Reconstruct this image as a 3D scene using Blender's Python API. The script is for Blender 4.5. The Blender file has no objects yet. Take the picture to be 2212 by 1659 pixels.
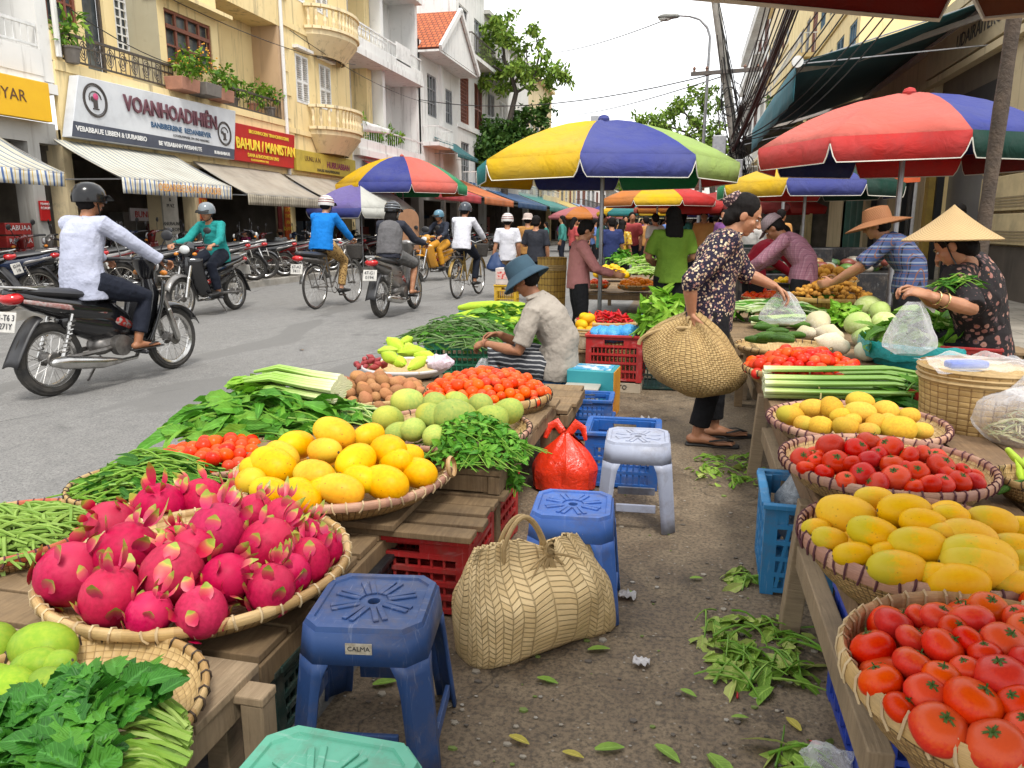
import bpy,math,random
import numpy as np
from mathutils import Vector,Matrix,noise as mnoise
R = math.radians
pi = math.pi
random.seed(7)
SC = bpy.context.scene
COL = SC.collection
# ------------------------------------------------------------------ camera numbers (shared by layout)
F,CU,CV,EYE = 1640.0,1106.0,829.5,1.28
YAW,PIT = R(12.9),R(11.7)
FW = Vector((-math.sin(YAW)*math.cos(PIT),math.cos(YAW)*math.cos(PIT),-math.sin(PIT)))
RT = Vector((math.cos(YAW),math.sin(YAW),0))
UP = RT.cross(FW)
CAM = Vector((0,0,EYE))
def ray(u,v): return FW + RT*((u-CU)/F) - UP*((v-CV)/F)
def atz(u,v,z=0.0):
 d = ray(u,v); return CAM + d*((z-EYE)/d.z)
def atx(u,v,x):
 d = ray(u,v); return CAM + d*(x/d.x)
def aty(u,v,y):
 d = ray(u,v); return CAM + d*(y/d.y)
def ppm(p):
 return F/((Vector(p)-CAM).dot(FW))
# ------------------------------------------------------------------ materials
MATS = {}
class NT:
 def __init__(s,name):
  s.m = bpy.data.materials.new(name); s.m.use_nodes = True
  s.t = s.m.node_tree; s.n = s.t.nodes; s.l = s.t.links
  s.b = s.n['Principled BSDF']
 def new(s,typ,**kw):
  n = s.n.new(typ)
  for k,v in kw.items():
   if k.startswith('i_'):
    n.inputs[k[2:].replace('_',' ')].default_value = v
   else: setattr(n,k,v)
  return n
 def link(s,a,b): s.l.new(a,b)
 def math(s,op,a,b=None,c=None):
  n = s.n.new('ShaderNodeMath'); n.operation = op
  for i,x in enumerate((a,b,c)):
   if x is None: continue
   if isinstance(x,(int,float)): n.inputs[i].default_value = x
   else: s.l.new(x,n.inputs[i])
  return n.outputs[0]
 def mix(s,fac,a,b,mode='MIX'):
  n = s.n.new('ShaderNodeMix'); n.data_type = 'RGBA'; n.blend_type = mode
  for sock,x in ((n.inputs['Factor'],fac),(n.inputs[6],a),(n.inputs[7],b)):
   if isinstance(x,(int,float)): sock.default_value = x
   elif isinstance(x,(tuple,list)): sock.default_value = (*x[:3],1)
   else: s.l.new(x,sock)
  return n.outputs[2]
 def ramp(s,fac,stops,interp='LINEAR'):
  n = s.n.new('ShaderNodeValToRGB'); n.color_ramp.interpolation = interp
  e = n.color_ramp.elements
  while len(e) < len(stops): e.new(.5)
  for x,(p,c) in zip(e,stops):
   x.position = p; x.color = (*c[:3],1) if isinstance(c,(tuple,list)) else (c,c,c,1)
  s.l.new(fac,n.inputs[0]); return n.outputs[0]
 def coord(s,kind='Object',scale=None):
  n = s.n.new('ShaderNodeTexCoord'); o = n.outputs[kind]
  if scale is not None:
   m = s.n.new('ShaderNodeMapping'); s.l.new(o,m.inputs[0])
   m.inputs['Scale'].default_value = scale if isinstance(scale,(tuple,list)) else (scale,)*3
   o = m.outputs[0]
  return o
 def noise(s,scale=5,detail=4,rough=.55,vec=None,dist=0):
  n = s.n.new('ShaderNodeTexNoise'); n.inputs['Scale'].default_value = scale
  n.inputs['Detail'].default_value = detail; n.inputs['Roughness'].default_value = rough
  n.inputs['Distortion'].default_value = dist
  if vec is not None: s.l.new(vec,n.inputs['Vector'])
  return n.outputs[0]
 def voro(s,scale=5,vec=None,feature='F1',out='Distance',rnd=1):
  n = s.n.new('ShaderNodeTexVoronoi'); n.feature = feature; n.inputs['Scale'].default_value = scale
  n.inputs['Randomness'].default_value = rnd
  if vec is not None: s.l.new(vec,n.inputs['Vector'])
  return n.outputs[out]
 def bump(s,h,strength=.3,dist=.01,prev=None):
  n = s.n.new('ShaderNodeBump'); n.inputs['Strength'].default_value = strength
  n.inputs['Distance'].default_value = dist; s.l.new(h,n.inputs['Height'])
  if prev is not None: s.l.new(prev,n.inputs['Normal'])
  s.l.new(n.outputs[0],s.b.inputs['Normal']); return n.outputs[0]
 def col(s,c):
  if isinstance(c,(tuple,list)): s.b.inputs['Base Color'].default_value = (*c[:3],1)
  else: s.l.new(c,s.b.inputs['Base Color'])
 def set(s,**kw):
  for k,v in kw.items():
   k = k.replace('_',' ')
   if isinstance(v,(int,float)) or isinstance(v,tuple): s.b.inputs[k].default_value = v
   else: s.l.new(v,s.b.inputs[k])
 def rnd(s,c,hue=.02,val=.25,sat=.1):
  """slight per-object change of a colour"""
  oi = s.n.new('ShaderNodeObjectInfo'); r = oi.outputs['Random']
  h = s.n.new('ShaderNodeHueSaturation')
  s.l.new(s.math('MULTIPLY_ADD',r,hue*2,.5-hue),h.inputs['Hue'])
  r2 = s.math('FRACT',s.math('MULTIPLY',r,7.31)); r3 = s.math('FRACT',s.math('MULTIPLY',r,13.7))
  s.l.new(s.math('MULTIPLY_ADD',r2,val*2,1-val),h.inputs['Value'])
  s.l.new(s.math('MULTIPLY_ADD',r3,sat*2,1-sat),h.inputs['Saturation'])
  if isinstance(c,(tuple,list)): h.inputs['Color'].default_value = (*c[:3],1)
  else: s.l.new(c,h.inputs['Color'])
  return h.outputs[0]
def srgb(r,g,b):
 f = lambda x: (x/255/12.92) if x/255 <= .04045 else ((x/255+.055)/1.055)**2.4
 return (f(r),f(g),f(b))
def M(name,c,c2=None,scale=6,rough=.6,bump=.15,bscale=60,bdist=.004,metal=0,rand=0,spec=.5,coat=0,dirt=0,space='Object',detail=4,sharp=None):
 """general material: two colours mixed by noise, fine bump, optional grime, optional per-object change"""
 if name in MATS: return MATS[name]
 t = NT(name); v = t.coord(space)
 if c2 is None: c2 = tuple(x*.78 for x in c)
 n = t.noise(scale,detail,.6,v)
 lo,hi = sharp or (.35,.68)
 c_ = t.mix(t.ramp(n,[(lo,0.),(hi,1.)]),c,c2)
 if dirt:
  d = t.noise(scale*.37+1.3,6,.7,v)
  c_ = t.mix(t.math('MULTIPLY',t.ramp(d,[(.48,0.),(.75,1.)]),dirt),c_,(.06,.05,.04))
 if rand: c_ = t.rnd(c_,rand*.06,rand,rand*.4)
 t.col(c_)
 t.set(Roughness=rough,Metallic=metal,Specular_IOR_Level=spec,Coat_Weight=coat)
 if bump: t.bump(t.noise(bscale,3,.6,v),bump,bdist)
 MATS[name] = t.m
 return t.m
# ------------------------------------------------------------------ mesh builder
class MB:
 def __init__(s): s.v = []; s.f = []; s.mi = []; s.uv = []; s.cur = 0; s.T = None
 def add(s,vs,fs,uv=None,mi=None):
  o = len(s.v)
  if s.T is not None: vs = [s.T @ Vector(p) for p in vs]
  s.v.extend([tuple(p) for p in vs]); s.uv.extend(uv if uv else [(p[0],p[1]) for p in vs])
  s.f.extend([tuple(i+o for i in f) for f in fs]); s.mi.extend([s.cur if mi is None else mi]*len(fs))
  return s
 def box(s,c,size,rot=None,mi=None,taper=1.0):
  x,y,z = (d/2 for d in size); t = taper
  vs = [(-x,-y,-z),(x,-y,-z),(x,y,-z),(-x,y,-z),(-x*t,-y*t,z),(x*t,-y*t,z),(x*t,y*t,z),(-x*t,y*t,z)]
  if rot is not None:
   m = rot if isinstance(rot,Matrix) else Matrix.Rotation(rot,3,'Z')
   vs = [m @ Vector(p) for p in vs]
  c = Vector(c); vs = [Vector(p)+c for p in vs]
  o = [(0,3,2,1),(4,5,6,7),(0,1,5,4),(1,2,6,5),(2,3,7,6),(3,0,4,7)]
  V,U,Fc = [],[],[]
  for f in o:
   b = len(V); V += [vs[i] for i in f]
   a,e = (vs[f[1]]-vs[f[0]]).length,(vs[f[3]]-vs[f[0]]).length
   U += [(0,0),(a,0),(a,e),(0,e)]; Fc.append((b,b+1,b+2,b+3))
  return s.add(V,Fc,U,mi)
 def beam(s,p,q,w,h,mi=None,up=(0,0,1)):
  p,q = Vector(p),Vector(q); d = q-p; L = d.length; y = d.normalized()
  x = y.cross(Vector(up))
  if x.length < 1e-4: x = y.cross(Vector((1,0,0)))
  x.normalize(); z = x.cross(y)
  return s.box((p+q)/2,(w,L,h),Matrix((x,y,z)).transposed(),mi)
 def ring(s,p,t,rx,ry,side,n,k0=0):
  t = Vector(t).normalized(); a = Vector(side) - t*Vector(side).dot(t)
  if a.length < 1e-5: a = t.orthogonal()
  a.normalize(); b = t.cross(a)
  return [Vector(p)+a*(rx*math.cos(2*pi*k/n))+b*(ry*math.sin(2*pi*k/n)) for k in range(n+1)]
 def tube(s,pts,rad,n=10,side=(1,0,0),cap=True,rnd=False,mi=None,vs=1.0):
  """tapered tube; rad: number or list of numbers / (rx, ry); rnd: dome ends"""
  P = [Vector(p) for p in pts]; m = len(P)
  r = rad if isinstance(rad,list) else [rad]*m
  r = [(x,x) if isinstance(x,(int,float)) else tuple(x) for x in r]
  tg = [(P[min(i+1,m-1)]-P[max(i-1,0)]) for i in range(m)]
  tg = [(t if t.length > 1e-9 else Vector((0,0,1))).normalized() for t in tg]
  if rnd:
   a,b = P[0].copy(),P[-1].copy(); ra,rb = r[0],r[-1]; pre,post = [],[]
   for ang in (80,50,25):
    c_,s_ = math.cos(R(ang)),math.sin(R(ang))
    pre.append((a-tg[0]*(min(ra)*s_),(ra[0]*c_,ra[1]*c_),tg[0])); post.insert(0,(b+tg[-1]*(min(rb)*s_),(rb[0]*c_,rb[1]*c_),tg[-1]))
   P = [x[0] for x in pre]+P+[x[0] for x in post]; r = [x[1] for x in pre]+r+[x[1] for x in post]
   tg = [x[2] for x in pre]+tg+[x[2] for x in post]; m = len(P)
  V,U,Fc = [],[],[]; L = 0
  sd = Vector(side)
  for i in range(m):
   if i: L += (P[i]-P[i-1]).length
   rg = s.ring(P[i],tg[i],r[i][0],r[i][1],sd,n); V += rg; U += [(k/n,L*vs) for k in range(n+1)]
   a = rg[0]-P[i]
   if a.length > 1e-6: sd = a.normalized()
  w = n+1
  for i in range(m-1):
   for k in range(n): Fc.append((i*w+k,i*w+k+1,(i+1)*w+k+1,(i+1)*w+k))
  if cap:
   b = len(V); V += [P[0],P[-1]]; U += [(.5,0),(.5,L*vs)]
   for k in range(n): Fc.append((b,k+1,k)); Fc.append((b+1,(m-1)*w+k,(m-1)*w+k+1))
  return s.add(V,Fc,U,mi)
 def lathe(s,prof,n=24,c=(0,0,0),ax=None,mi=None,sx=1,sy=1,wob=0,us=1.0):
  """prof: (r, z) list, revolved about z (or the frame AX)"""
  V,U,Fc = [],[],[]; L = 0; c = Vector(c)
  for i,(r,z) in enumerate(prof):
   if i: L += math.hypot(r-prof[i-1][0],z-prof[i-1][1])
   for k in range(n+1):
    a = 2*pi*k/n; w = 1+wob*(math.sin(3*a+i*.4)*.5+math.sin(5*a+1.7))*.5
    p = Vector((r*w*math.cos(a)*sx,r*w*math.sin(a)*sy,z))
    V.append((ax @ p if ax is not None else p)+c); U.append((k/n*us,L))
  w = n+1
  for i in range(len(prof)-1):
   for k in range(n): Fc.append((i*w+k,i*w+k+1,(i+1)*w+k+1,(i+1)*w+k))
  return s.add(V,Fc,U,mi)
 def ell(s,c,r,n=12,m=8,rot=None,mi=None):
  prof = [(math.sin(pi*i/m),-math.cos(pi*i/m)) for i in range(m+1)]
  o = len(s.v); T = s.T; s.T = None
  s.lathe(prof,n,mi=mi)
  for i in range(o,len(s.v)):
   p = Vector(s.v[i]); p = Vector((p.x*r[0],p.y*r[1],p.z*r[2]))
   if rot is not None: p = rot @ p
   p += Vector(c); s.v[i] = tuple(T @ p if T is not None else p)
  s.T = T; return s
 def quad(s,a,b,c,d,mi=None,uv=((0,0),(1,0),(1,1),(0,1))): return s.add([a,b,c,d],[(0,1,2,3)],list(uv),mi)
 def grid(s,fn,nu,nv,mi=None):
  V = [Vector(fn(i/nu,j/nv)) for j in range(nv+1) for i in range(nu+1)]; U = [(i/nu,j/nv) for j in range(nv+1) for i in range(nu+1)]
  w = nu+1
  return s.add(V,[(j*w+i,j*w+i+1,(j+1)*w+i+1,(j+1)*w+i) for j in range(nv) for i in range(nu)],U,mi)
 def prism(s,poly,depth,T=None,mi=None):
  """polygon in the xz plane pushed along +y"""
  n = len(poly); V = [Vector((x,0,z)) for x,z in poly]+[Vector((x,depth,z)) for x,z in poly]
  if T is not None: V = [T @ p for p in V]
  Fc = [tuple(range(n)),tuple(range(2*n-1,n-1,-1))]+[(i,i+n,(i+1) % n+n,(i+1) % n) for i in range(n)]
  return s.add(V,Fc,None,mi)
 def mesh(s,name,mats):
  me = bpy.data.meshes.new(name); me.from_pydata(s.v,[],s.f)
  for m in (mats if isinstance(mats,(list,tuple)) else [mats]): me.materials.append(m)
  if any(s.mi): me.polygons.foreach_set('material_index',s.mi)
  uv = me.uv_layers.new(name='UVMap')
  li = np.empty(len(me.loops),dtype=np.int32); me.loops.foreach_get('vertex_index',li)
  uv.data.foreach_set('uv',np.asarray(s.uv,dtype=np.float32)[li].ravel())
  return me
 def build(s,name,mats,parent=None,smooth=True,bevel=0,sub=0,solid=0,weld=False,angle=40,recalc=True):
  me = s.mesh(name,mats)
  if weld or bevel or recalc:
   import bmesh
   bm = bmesh.new(); bm.from_mesh(me)
   if weld or bevel or smooth: bmesh.ops.remove_doubles(bm,verts=bm.verts,dist=1e-5)
   if recalc: bmesh.ops.recalc_face_normals(bm,faces=bm.faces)
   bm.to_mesh(me); bm.free()
  o = link(name,me,parent)
  if smooth: shade(me,angle)
  if solid: m = o.modifiers.new('thick','SOLIDIFY'); m.thickness = solid; m.offset = 0
  if bevel:
   m = o.modifiers.new('edge','BEVEL'); m.width = bevel; m.segments = 2; m.limit_method = 'ANGLE'; m.angle_limit = R(40)
  if sub: m = o.modifiers.new('sub','SUBSURF'); m.levels = sub; m.render_levels = sub
  return o
def shade(me,angle=40):
 me.polygons.foreach_set('use_smooth',[True]*len(me.polygons))
 try: me.set_sharp_from_angle(angle=R(angle))
 except Exception: pass
def link(name,data,parent=None):
 o = bpy.data.objects.new(name,data); COL.objects.link(o)
 if parent is not None: o.parent = parent
 return o
def tag(o,label=None,cat=None,group=None,kind=None):
 if label: o['label'] = label
 if cat: o['category'] = cat
 if group: o['group'] = group
 if kind: o['kind'] = kind
 return o
def thing(name,label,cat,loc=(0,0,0),rz=0,group=None,scale=1):
 o = link(name,None); o.location = loc; o.rotation_euler = (0,0,rz); o.scale = (scale,)*3
 return tag(o,label,cat,group)
def kids(o): return [c for c in ALLKIDS.get(o.name,())] if False else list(o.children)
def copy_tree(o,parent=None):
 c = o.copy(); COL.objects.link(c)
 if parent is not None: c.parent = parent
 for ch in list(o.children): copy_tree(ch,c)
 return c
def spawn(proto,loc,rot=(0,0,0),scale=None,label=None,group=None):
 c = copy_tree(proto); c.location = loc; c.rotation_euler = rot
 if scale is not None: c.scale = (scale,)*3 if isinstance(scale,(int,float)) else scale
 if label: c['label'] = label
 if group: c['group'] = group
 return c
def kill(o):
 for c in list(o.children): kill(c)
 bpy.data.objects.remove(o)
def fuse(mb,name,mat,parent,voxel=.01,smooth=4,fold=0,fscale=9,fax=(1,1,1),rn=None):
 """one continuous surface from overlapping volumes"""
 me = mb.mesh(name,mat); o = link(name,me,parent)
 m = o.modifiers.new('r','REMESH'); m.mode = 'VOXEL'; m.voxel_size = voxel; m.adaptivity = 0
 m = o.modifiers.new('s','SMOOTH'); m.factor = .5; m.iterations = smooth
 dg = bpy.context.evaluated_depsgraph_get()
 e = o.evaluated_get(dg); nm = bpy.data.meshes.new_from_object(e)
 o.modifiers.clear(); o.data = nm; bpy.data.meshes.remove(me)
 if not nm.materials: nm.materials.append(mat)
 if fold:
  co = np.empty(len(nm.vertices)*3,dtype=np.float32); nm.vertices.foreach_get('co',co)
  no = np.empty(len(nm.vertices)*3,dtype=np.float32); nm.vertices.foreach_get('normal',no)
  co = co.reshape(-1,3); no = no.reshape(-1,3)
  d = np.array([mnoise.noise(Vector((p[0]*fscale*fax[0]+3.1,p[1]*fscale*fax[1]+1.7,p[2]*fscale*fax[2])))+.5*abs(mnoise.noise(Vector((p[0]*fscale*2.3,p[1]*fscale*2.3,p[2]*fscale*2.1+5)))) for p in co.tolist()])
  co += no*(d*fold)[:,None].astype(np.float32); nm.vertices.foreach_set('co',co.ravel()); nm.update()
 shade(nm,180)
 return o
def text(parent,s,size,mat,loc,rot,name='lettering',ext=.002,align='CENTER',sx=1,bold=0):
 cu = bpy.data.curves.new(name,'FONT'); cu.body = s; cu.size = size; cu.extrude = ext; cu.align_x = align; cu.align_y = 'CENTER'
 cu.offset = bold; cu.resolution_u = 2
 cu.materials.append(mat); o = link(name,cu,parent); o.location = loc; o.rotation_euler = rot; o.scale = (sx,1,1)
 return o
# ------------------------------------------------------------------ render settings, camera, light
SC.render.engine = 'CYCLES'
SC.cycles.use_denoising = True
SC.cycles.max_bounces = 6; SC.cycles.diffuse_bounces = 3; SC.cycles.glossy_bounces = 3
SC.cycles.transmission_bounces = 4; SC.cycles.transparent_max_bounces = 8
SC.cycles.caustics_reflective = False; SC.cycles.caustics_refractive = False
SC.view_settings.view_transform = 'Standard'; SC.view_settings.look = 'None'
SC.view_settings.exposure = 1.12; SC.view_settings.gamma = 1
cd = bpy.data.cameras.new('camera'); cam = link('camera',cd)
cd.sensor_width = 36; cd.lens = 36*F/2212; cd.clip_end = 2000; cd.clip_start = .05
cam.location = CAM
cam.rotation_euler = Matrix((RT,UP,-FW)).transposed().to_euler()
SC.camera = cam
SUN_EL,SUN_AZ = R(58),R(150)
w = bpy.data.worlds.new('World'); SC.world = w; w.use_nodes = True
nt = w.node_tree; bg = nt.nodes['Background']
sk = nt.nodes.new('ShaderNodeTexSky'); sk.sky_type = 'NISHITA'; sk.sun_disc = False
sk.sun_elevation = SUN_EL; sk.sun_rotation = SUN_AZ; sk.air_density = 1; sk.dust_density = 3
tc = nt.nodes.new('ShaderNodeTexCoord'); mp = nt.nodes.new('ShaderNodeMapping'); mp.inputs['Scale'].default_value = (1,1,2.6)
nt.links.new(tc.outputs['Generated'],mp.inputs[0])
nz = nt.nodes.new('ShaderNodeTexNoise'); nz.inputs['Scale'].default_value = 2.2; nz.inputs['Detail'].default_value = 6; nz.inputs['Roughness'].default_value = .55
nt.links.new(mp.outputs[0],nz.inputs['Vector'])
rp = nt.nodes.new('ShaderNodeValToRGB'); rp.color_ramp.elements[0].position = .3; rp.color_ramp.elements[0].color = (7.0,7.15,7.4,1)
rp.color_ramp.elements[1].position = .62; rp.color_ramp.elements[1].color = (8.8,8.8,8.8,1)
nt.links.new(nz.outputs[0],rp.inputs[0])
mx = nt.nodes.new('ShaderNodeMix'); mx.data_type = 'RGBA'; mx.inputs['Factor'].default_value = .93
nt.links.new(sk.outputs[0],mx.inputs[6]); nt.links.new(rp.outputs[0],mx.inputs[7]); nt.links.new(mx.outputs[2],bg.inputs[0])
bg.inputs[1].default_value = .105
ld = bpy.data.lights.new('sun','SUN'); ld.energy = 1.5; ld.angle = R(14); ld.color = (1,.96,.9)
sun = link('sun',ld)
sdir = Vector((math.sin(SUN_AZ)*math.cos(SUN_EL),math.cos(SUN_AZ)*math.cos(SUN_EL),math.sin(SUN_EL)))
sun.rotation_euler = sdir.to_track_quat('Z','Y').to_euler()
# ------------------------------------------------------------------ ground, road, pavements
def mat_asphalt():
 t = NT('asphalt'); v = t.coord('Object')
 big = t.noise(.35,5,.6,v); fine = t.noise(90,4,.75,v); mid = t.noise(7,5,.65,v)
 c = t.mix(t.ramp(big,[(.35,0.),(.7,1.)]),(.215,.208,.196),(.265,.258,.244))
 c = t.mix(t.ramp(mid,[(.4,0.),(.75,.6)]),c,(.155,.152,.146))
 c = t.mix(t.ramp(fine,[(.38,.75),(.55,0.)]),c,(.085,.084,.082))
 c = t.mix(t.ramp(t.noise(60,2,.7,v),[(.6,0.),(.72,.55)]),c,(.33,.32,.3))
 vs = t.coord('Object',(9,.9,1)); c = t.mix(t.ramp(t.noise(1.2,5,.6,vs),[(.52,0.),(.75,.35)]),c,(.10,.098,.094))
 pt = t.noise(.55,4,.5,t.coord('Object',(1.6,.5,1)),.6); c = t.mix(t.ramp(pt,[(.57,0.),(.585,.75)]),c,(.15,.146,.138)); oil = t.noise(1.7,5,.6,v); c = t.mix(t.ramp(oil,[(.62,0.),(.74,.6)]),c,(.075,.072,.069)); ck = t.voro(.28,t.coord('Object',(1,.55,1)),'DISTANCE_TO_EDGE'); c = t.mix(t.math('MULTIPLY',t.ramp(ck,[(0.,.8),(.005,0.)]),t.ramp(t.noise(.8,3,.5,v),[(.45,0.),(.6,1.)])),c,(.04,.039,.037))
 t.col(c); t.set(Roughness=.85,Specular_IOR_Level=.25)
 b = t.bump(t.noise(70,5,.75,v),.55,.012); t.bump(big,.2,.05,b); return t.m
def mat_lane():
 t = NT('worn_concrete'); v = t.coord('Object')
 big = t.noise(1.1,6,.65,v); mid = t.noise(6,6,.7,v,.4); fine = t.noise(70,4,.7,v)
 c = t.mix(t.ramp(big,[(.36,0.),(.66,1.)]),(.125,.088,.054),(.22,.162,.102))
 c = t.mix(t.ramp(mid,[(.42,0.),(.62,.85)]),c,(.26,.198,.128))
 c = t.mix(t.ramp(t.noise(3,7,.75,v,.6),[(.55,0.),(.68,.75)]),c,(.05,.037,.026))
 c = t.mix(t.ramp(fine,[(.4,.6),(.56,0.)]),c,(.03,.026,.022))
 chip = t.voro(26,v,'F1'); c = t.mix(t.ramp(chip,[(.05,.75),(.13,0.)]),c,(.34,.31,.26))
 dv = t.new('ShaderNodeVectorMath',operation='ADD'); dn = t.new('ShaderNodeTexNoise'); dn.inputs['Scale'].default_value = 2.2; dn.inputs['Detail'].default_value = 5; t.link(v,dn.inputs['Vector']); sc = t.new('ShaderNodeVectorMath',operation='SCALE'); sc.inputs['Scale'].default_value = .9; t.link(dn.outputs['Color'],sc.inputs[0]); t.link(v,dv.inputs[0]); t.link(sc.outputs[0],dv.inputs[1])
 crack = t.voro(.7,dv.outputs[0],'DISTANCE_TO_EDGE')
 c = t.mix(t.ramp(crack,[(.0,.7),(.006,0.)]),c,(.03,.026,.02))
 t.col(c); t.set(Roughness=t.ramp(mid,[(.35,.55),(.65,.9)]),Specular_IOR_Level=.35)
 b = t.bump(fine,.5,.01); b = t.bump(mid,.5,.03,b); t.bump(t.ramp(crack,[(0.,0.),(.01,1.)]),.2,.01,b); return t.m
def mat_tiles(name,c1,c2,s=3.2):
 t = NT(name); v = t.coord('Object')
 br = t.new('ShaderNodeTexBrick',offset=.5); br.inputs['Scale'].default_value = s; br.inputs['Mortar Size'].default_value = .015
 br.inputs['Color1'].default_value = (*c1,1); br.inputs['Color2'].default_value = (*c2,1); br.inputs['Mortar'].default_value = (.07,.06,.05,1)
 br.inputs['Brick Width'].default_value = 1.2; br.inputs['Row Height'].default_value = .8
 t.link(v,br.inputs['Vector'])
 c = t.mix(t.ramp(t.noise(2,6,.7,v),[(.4,0.),(.7,.6)]),br.outputs[0],(.1,.085,.07))
 t.col(c); t.set(Roughness=.8); t.bump(t.math('ADD',br.outputs[1],t.noise(50,3,.6,v)),.3,.008); return t.m
LANE_X = -.9
g = MB(); g.grid(lambda a,b: (-150+300*a,-30+430*b,0),1,1).build('ground',mat_lane(),smooth=False)['kind'] = 'structure'
g = MB(); g.quad((-9.0,-30,.004),(LANE_X,-30,.004),(LANE_X,16,.004),(-9.0,16,.004)); g.quad((-9.0,16,.004),(LANE_X,16,.004),(-1.6,130,.004),(-10.2,130,.004))
g.build('road',mat_asphalt(),smooth=False)['kind'] = 'structure'
tl = mat_tiles('pavement_tiles',(.3,.27,.22),(.24,.215,.18))
def slab(name,p,m,z0,z1):
 b = MB(); n = len(p); b.add([(x,y,z1) for x,y in p]+[(x,y,z0) for x,y in p],[tuple(range(n))]+[(i,i+n,(i+1) % n+n,(i+1) % n) for i in range(n)])
 o = b.build(name,m,smooth=False,bevel=.012); o['kind'] = 'structure'; return o
slab('pavement',[(-9.18,-30),(-9.18,16),(-10.38,130),(-30,130),(-30,-30)],tl,0,.13)
slab('kerb',[(-9.0,-30),(-9.0,16),(-10.2,130),(-10.38,130),(-9.18,16),(-9.18,-30)],M('kerb_stone',(.36,.34,.3),(.22,.2,.17),3,.85,.3),0,.14)
slab('pavement',[(2.3,4),(2.3,130),(30,130),(30,4)],mat_tiles('paving_slabs',(.32,.29,.24),(.27,.245,.2),2.2),0,.06)
# ------------------------------------------------------------------ building helpers
def wallmat(name,c,c2=None,stain=.5,grime=(.12,.1,.08)):
 if name in MATS: return MATS[name]
 t = NT(name); v = t.coord('Object'); c2 = c2 or tuple(x*.86 for x in c)
 k = t.mix(t.ramp(t.noise(.8,5,.6,v),[(.35,0.),(.7,1.)]),c,c2)
 sv = t.coord('Object',(3.0,3.0,.22)); st = t.noise(1.6,6,.65,sv)
 k = t.mix(t.math('MULTIPLY',t.ramp(st,[(.54,0.),(.72,1.)]),stain),k,grime)
 k = t.mix(t.math('MULTIPLY',t.ramp(t.noise(2.6,7,.75,v),[(.58,0.),(.7,1.)]),stain*.8),k,tuple(x*.45 for x in c))
 t.col(k); t.set(Roughness=.88,Specular_IOR_Level=.25); t.bump(t.noise(45,4,.65,v),.2,.01); MATS[name] = t.m; return t.m
W_YEL = wallmat('yellow_plaster',(.80,.65,.35),(.72,.56,.28),.7)
W_CREAM = wallmat('cream_plaster',(.76,.64,.41),(.68,.55,.33),.65)
W_WHITE = wallmat('white_plaster',(.74,.73,.70),(.64,.64,.62),.55)
W_GREY = wallmat('grey_plaster',(.46,.45,.42),(.38,.37,.34),.5)
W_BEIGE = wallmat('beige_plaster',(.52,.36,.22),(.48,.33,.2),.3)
W_YEL_SHADED = wallmat('yellow_plaster_shaded',(.40,.37,.27),(.34,.31,.22),.4)  # grey-green colour holds the shade on the yellow bay's side wall
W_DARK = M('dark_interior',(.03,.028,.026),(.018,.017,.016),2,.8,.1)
def mat_glass():
 t = NT('window_glass'); v = t.coord('Object')
 t.col(t.mix(t.ramp(t.noise(1.4,4,.6,v),[(.4,0.),(.65,1.)]),(.05,.06,.065),(.16,.18,.19))); t.set(Roughness=.12,Specular_IOR_Level=.7); return t.m
GLASS = mat_glass()
WOODRED = M('red_brown_timber',(.24,.075,.04),(.16,.05,.03),12,.55,.2)
WHITEP = M('white_paint',(.75,.75,.73),(.62,.62,.6),5,.5,.1,dirt=.3)
IRON = M('dark_iron',(.06,.058,.055),(.12,.09,.07),20,.5,.2,metal=.3)
GREYM = M('grey_metal',(.33,.34,.35),(.25,.25,.26),14,.4,.1,metal=.6)
TLEAF = None
class Side:
 """frame of a house front: s runs along the street, d sticks out towards the road, z up"""
 def __init__(s,x,sg): s.x,s.sg = x,sg
 def T(s): return Matrix(((0,s.sg,0,0),(1,0,0,0),(0,0,1,0),(0,0,0,1)))
 def mb(s): b = MB(); b.T = s.T(); return b
def sbox(b,s0,s1,d0,d1,z0,z1,mi=None): b.box(((s0+s1)/2,(d0+d1)/2,(z0+z1)/2),(s1-s0,d1-d0,z1-z0),mi=mi)
def wall_open(b,s0,s1,z0,z1,d,ops,deep=.18,mi=None):
 """front wall at depth d with openings (a, b, c, e) and their reveals"""
 S = sorted({s0,s1,*[o[0] for o in ops],*[o[1] for o in ops]}); Zs = sorted({z0,z1,*[o[2] for o in ops],*[o[3] for o in ops]})
 for i in range(len(S)-1):
  for j in range(len(Zs)-1):
   cs,cz = (S[i]+S[i+1])/2,(Zs[j]+Zs[j+1])/2
   if any(o[0] < cs < o[1] and o[2] < cz < o[3] for o in ops): continue
   b.quad((S[i],d,Zs[j]),(S[i+1],d,Zs[j]),(S[i+1],d,Zs[j+1]),(S[i],d,Zs[j+1]),mi)
 for a,c,e,f in ops:
  P = [(a,e),(c,e),(c,f),(a,f)]
  for k in range(4):
   p,q = P[k],P[(k+1) % 4]; b.quad((p[0],d,p[1]),(q[0],d,q[1]),(q[0],d-deep,q[1]),(p[0],d-deep,p[1]),mi)
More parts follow.
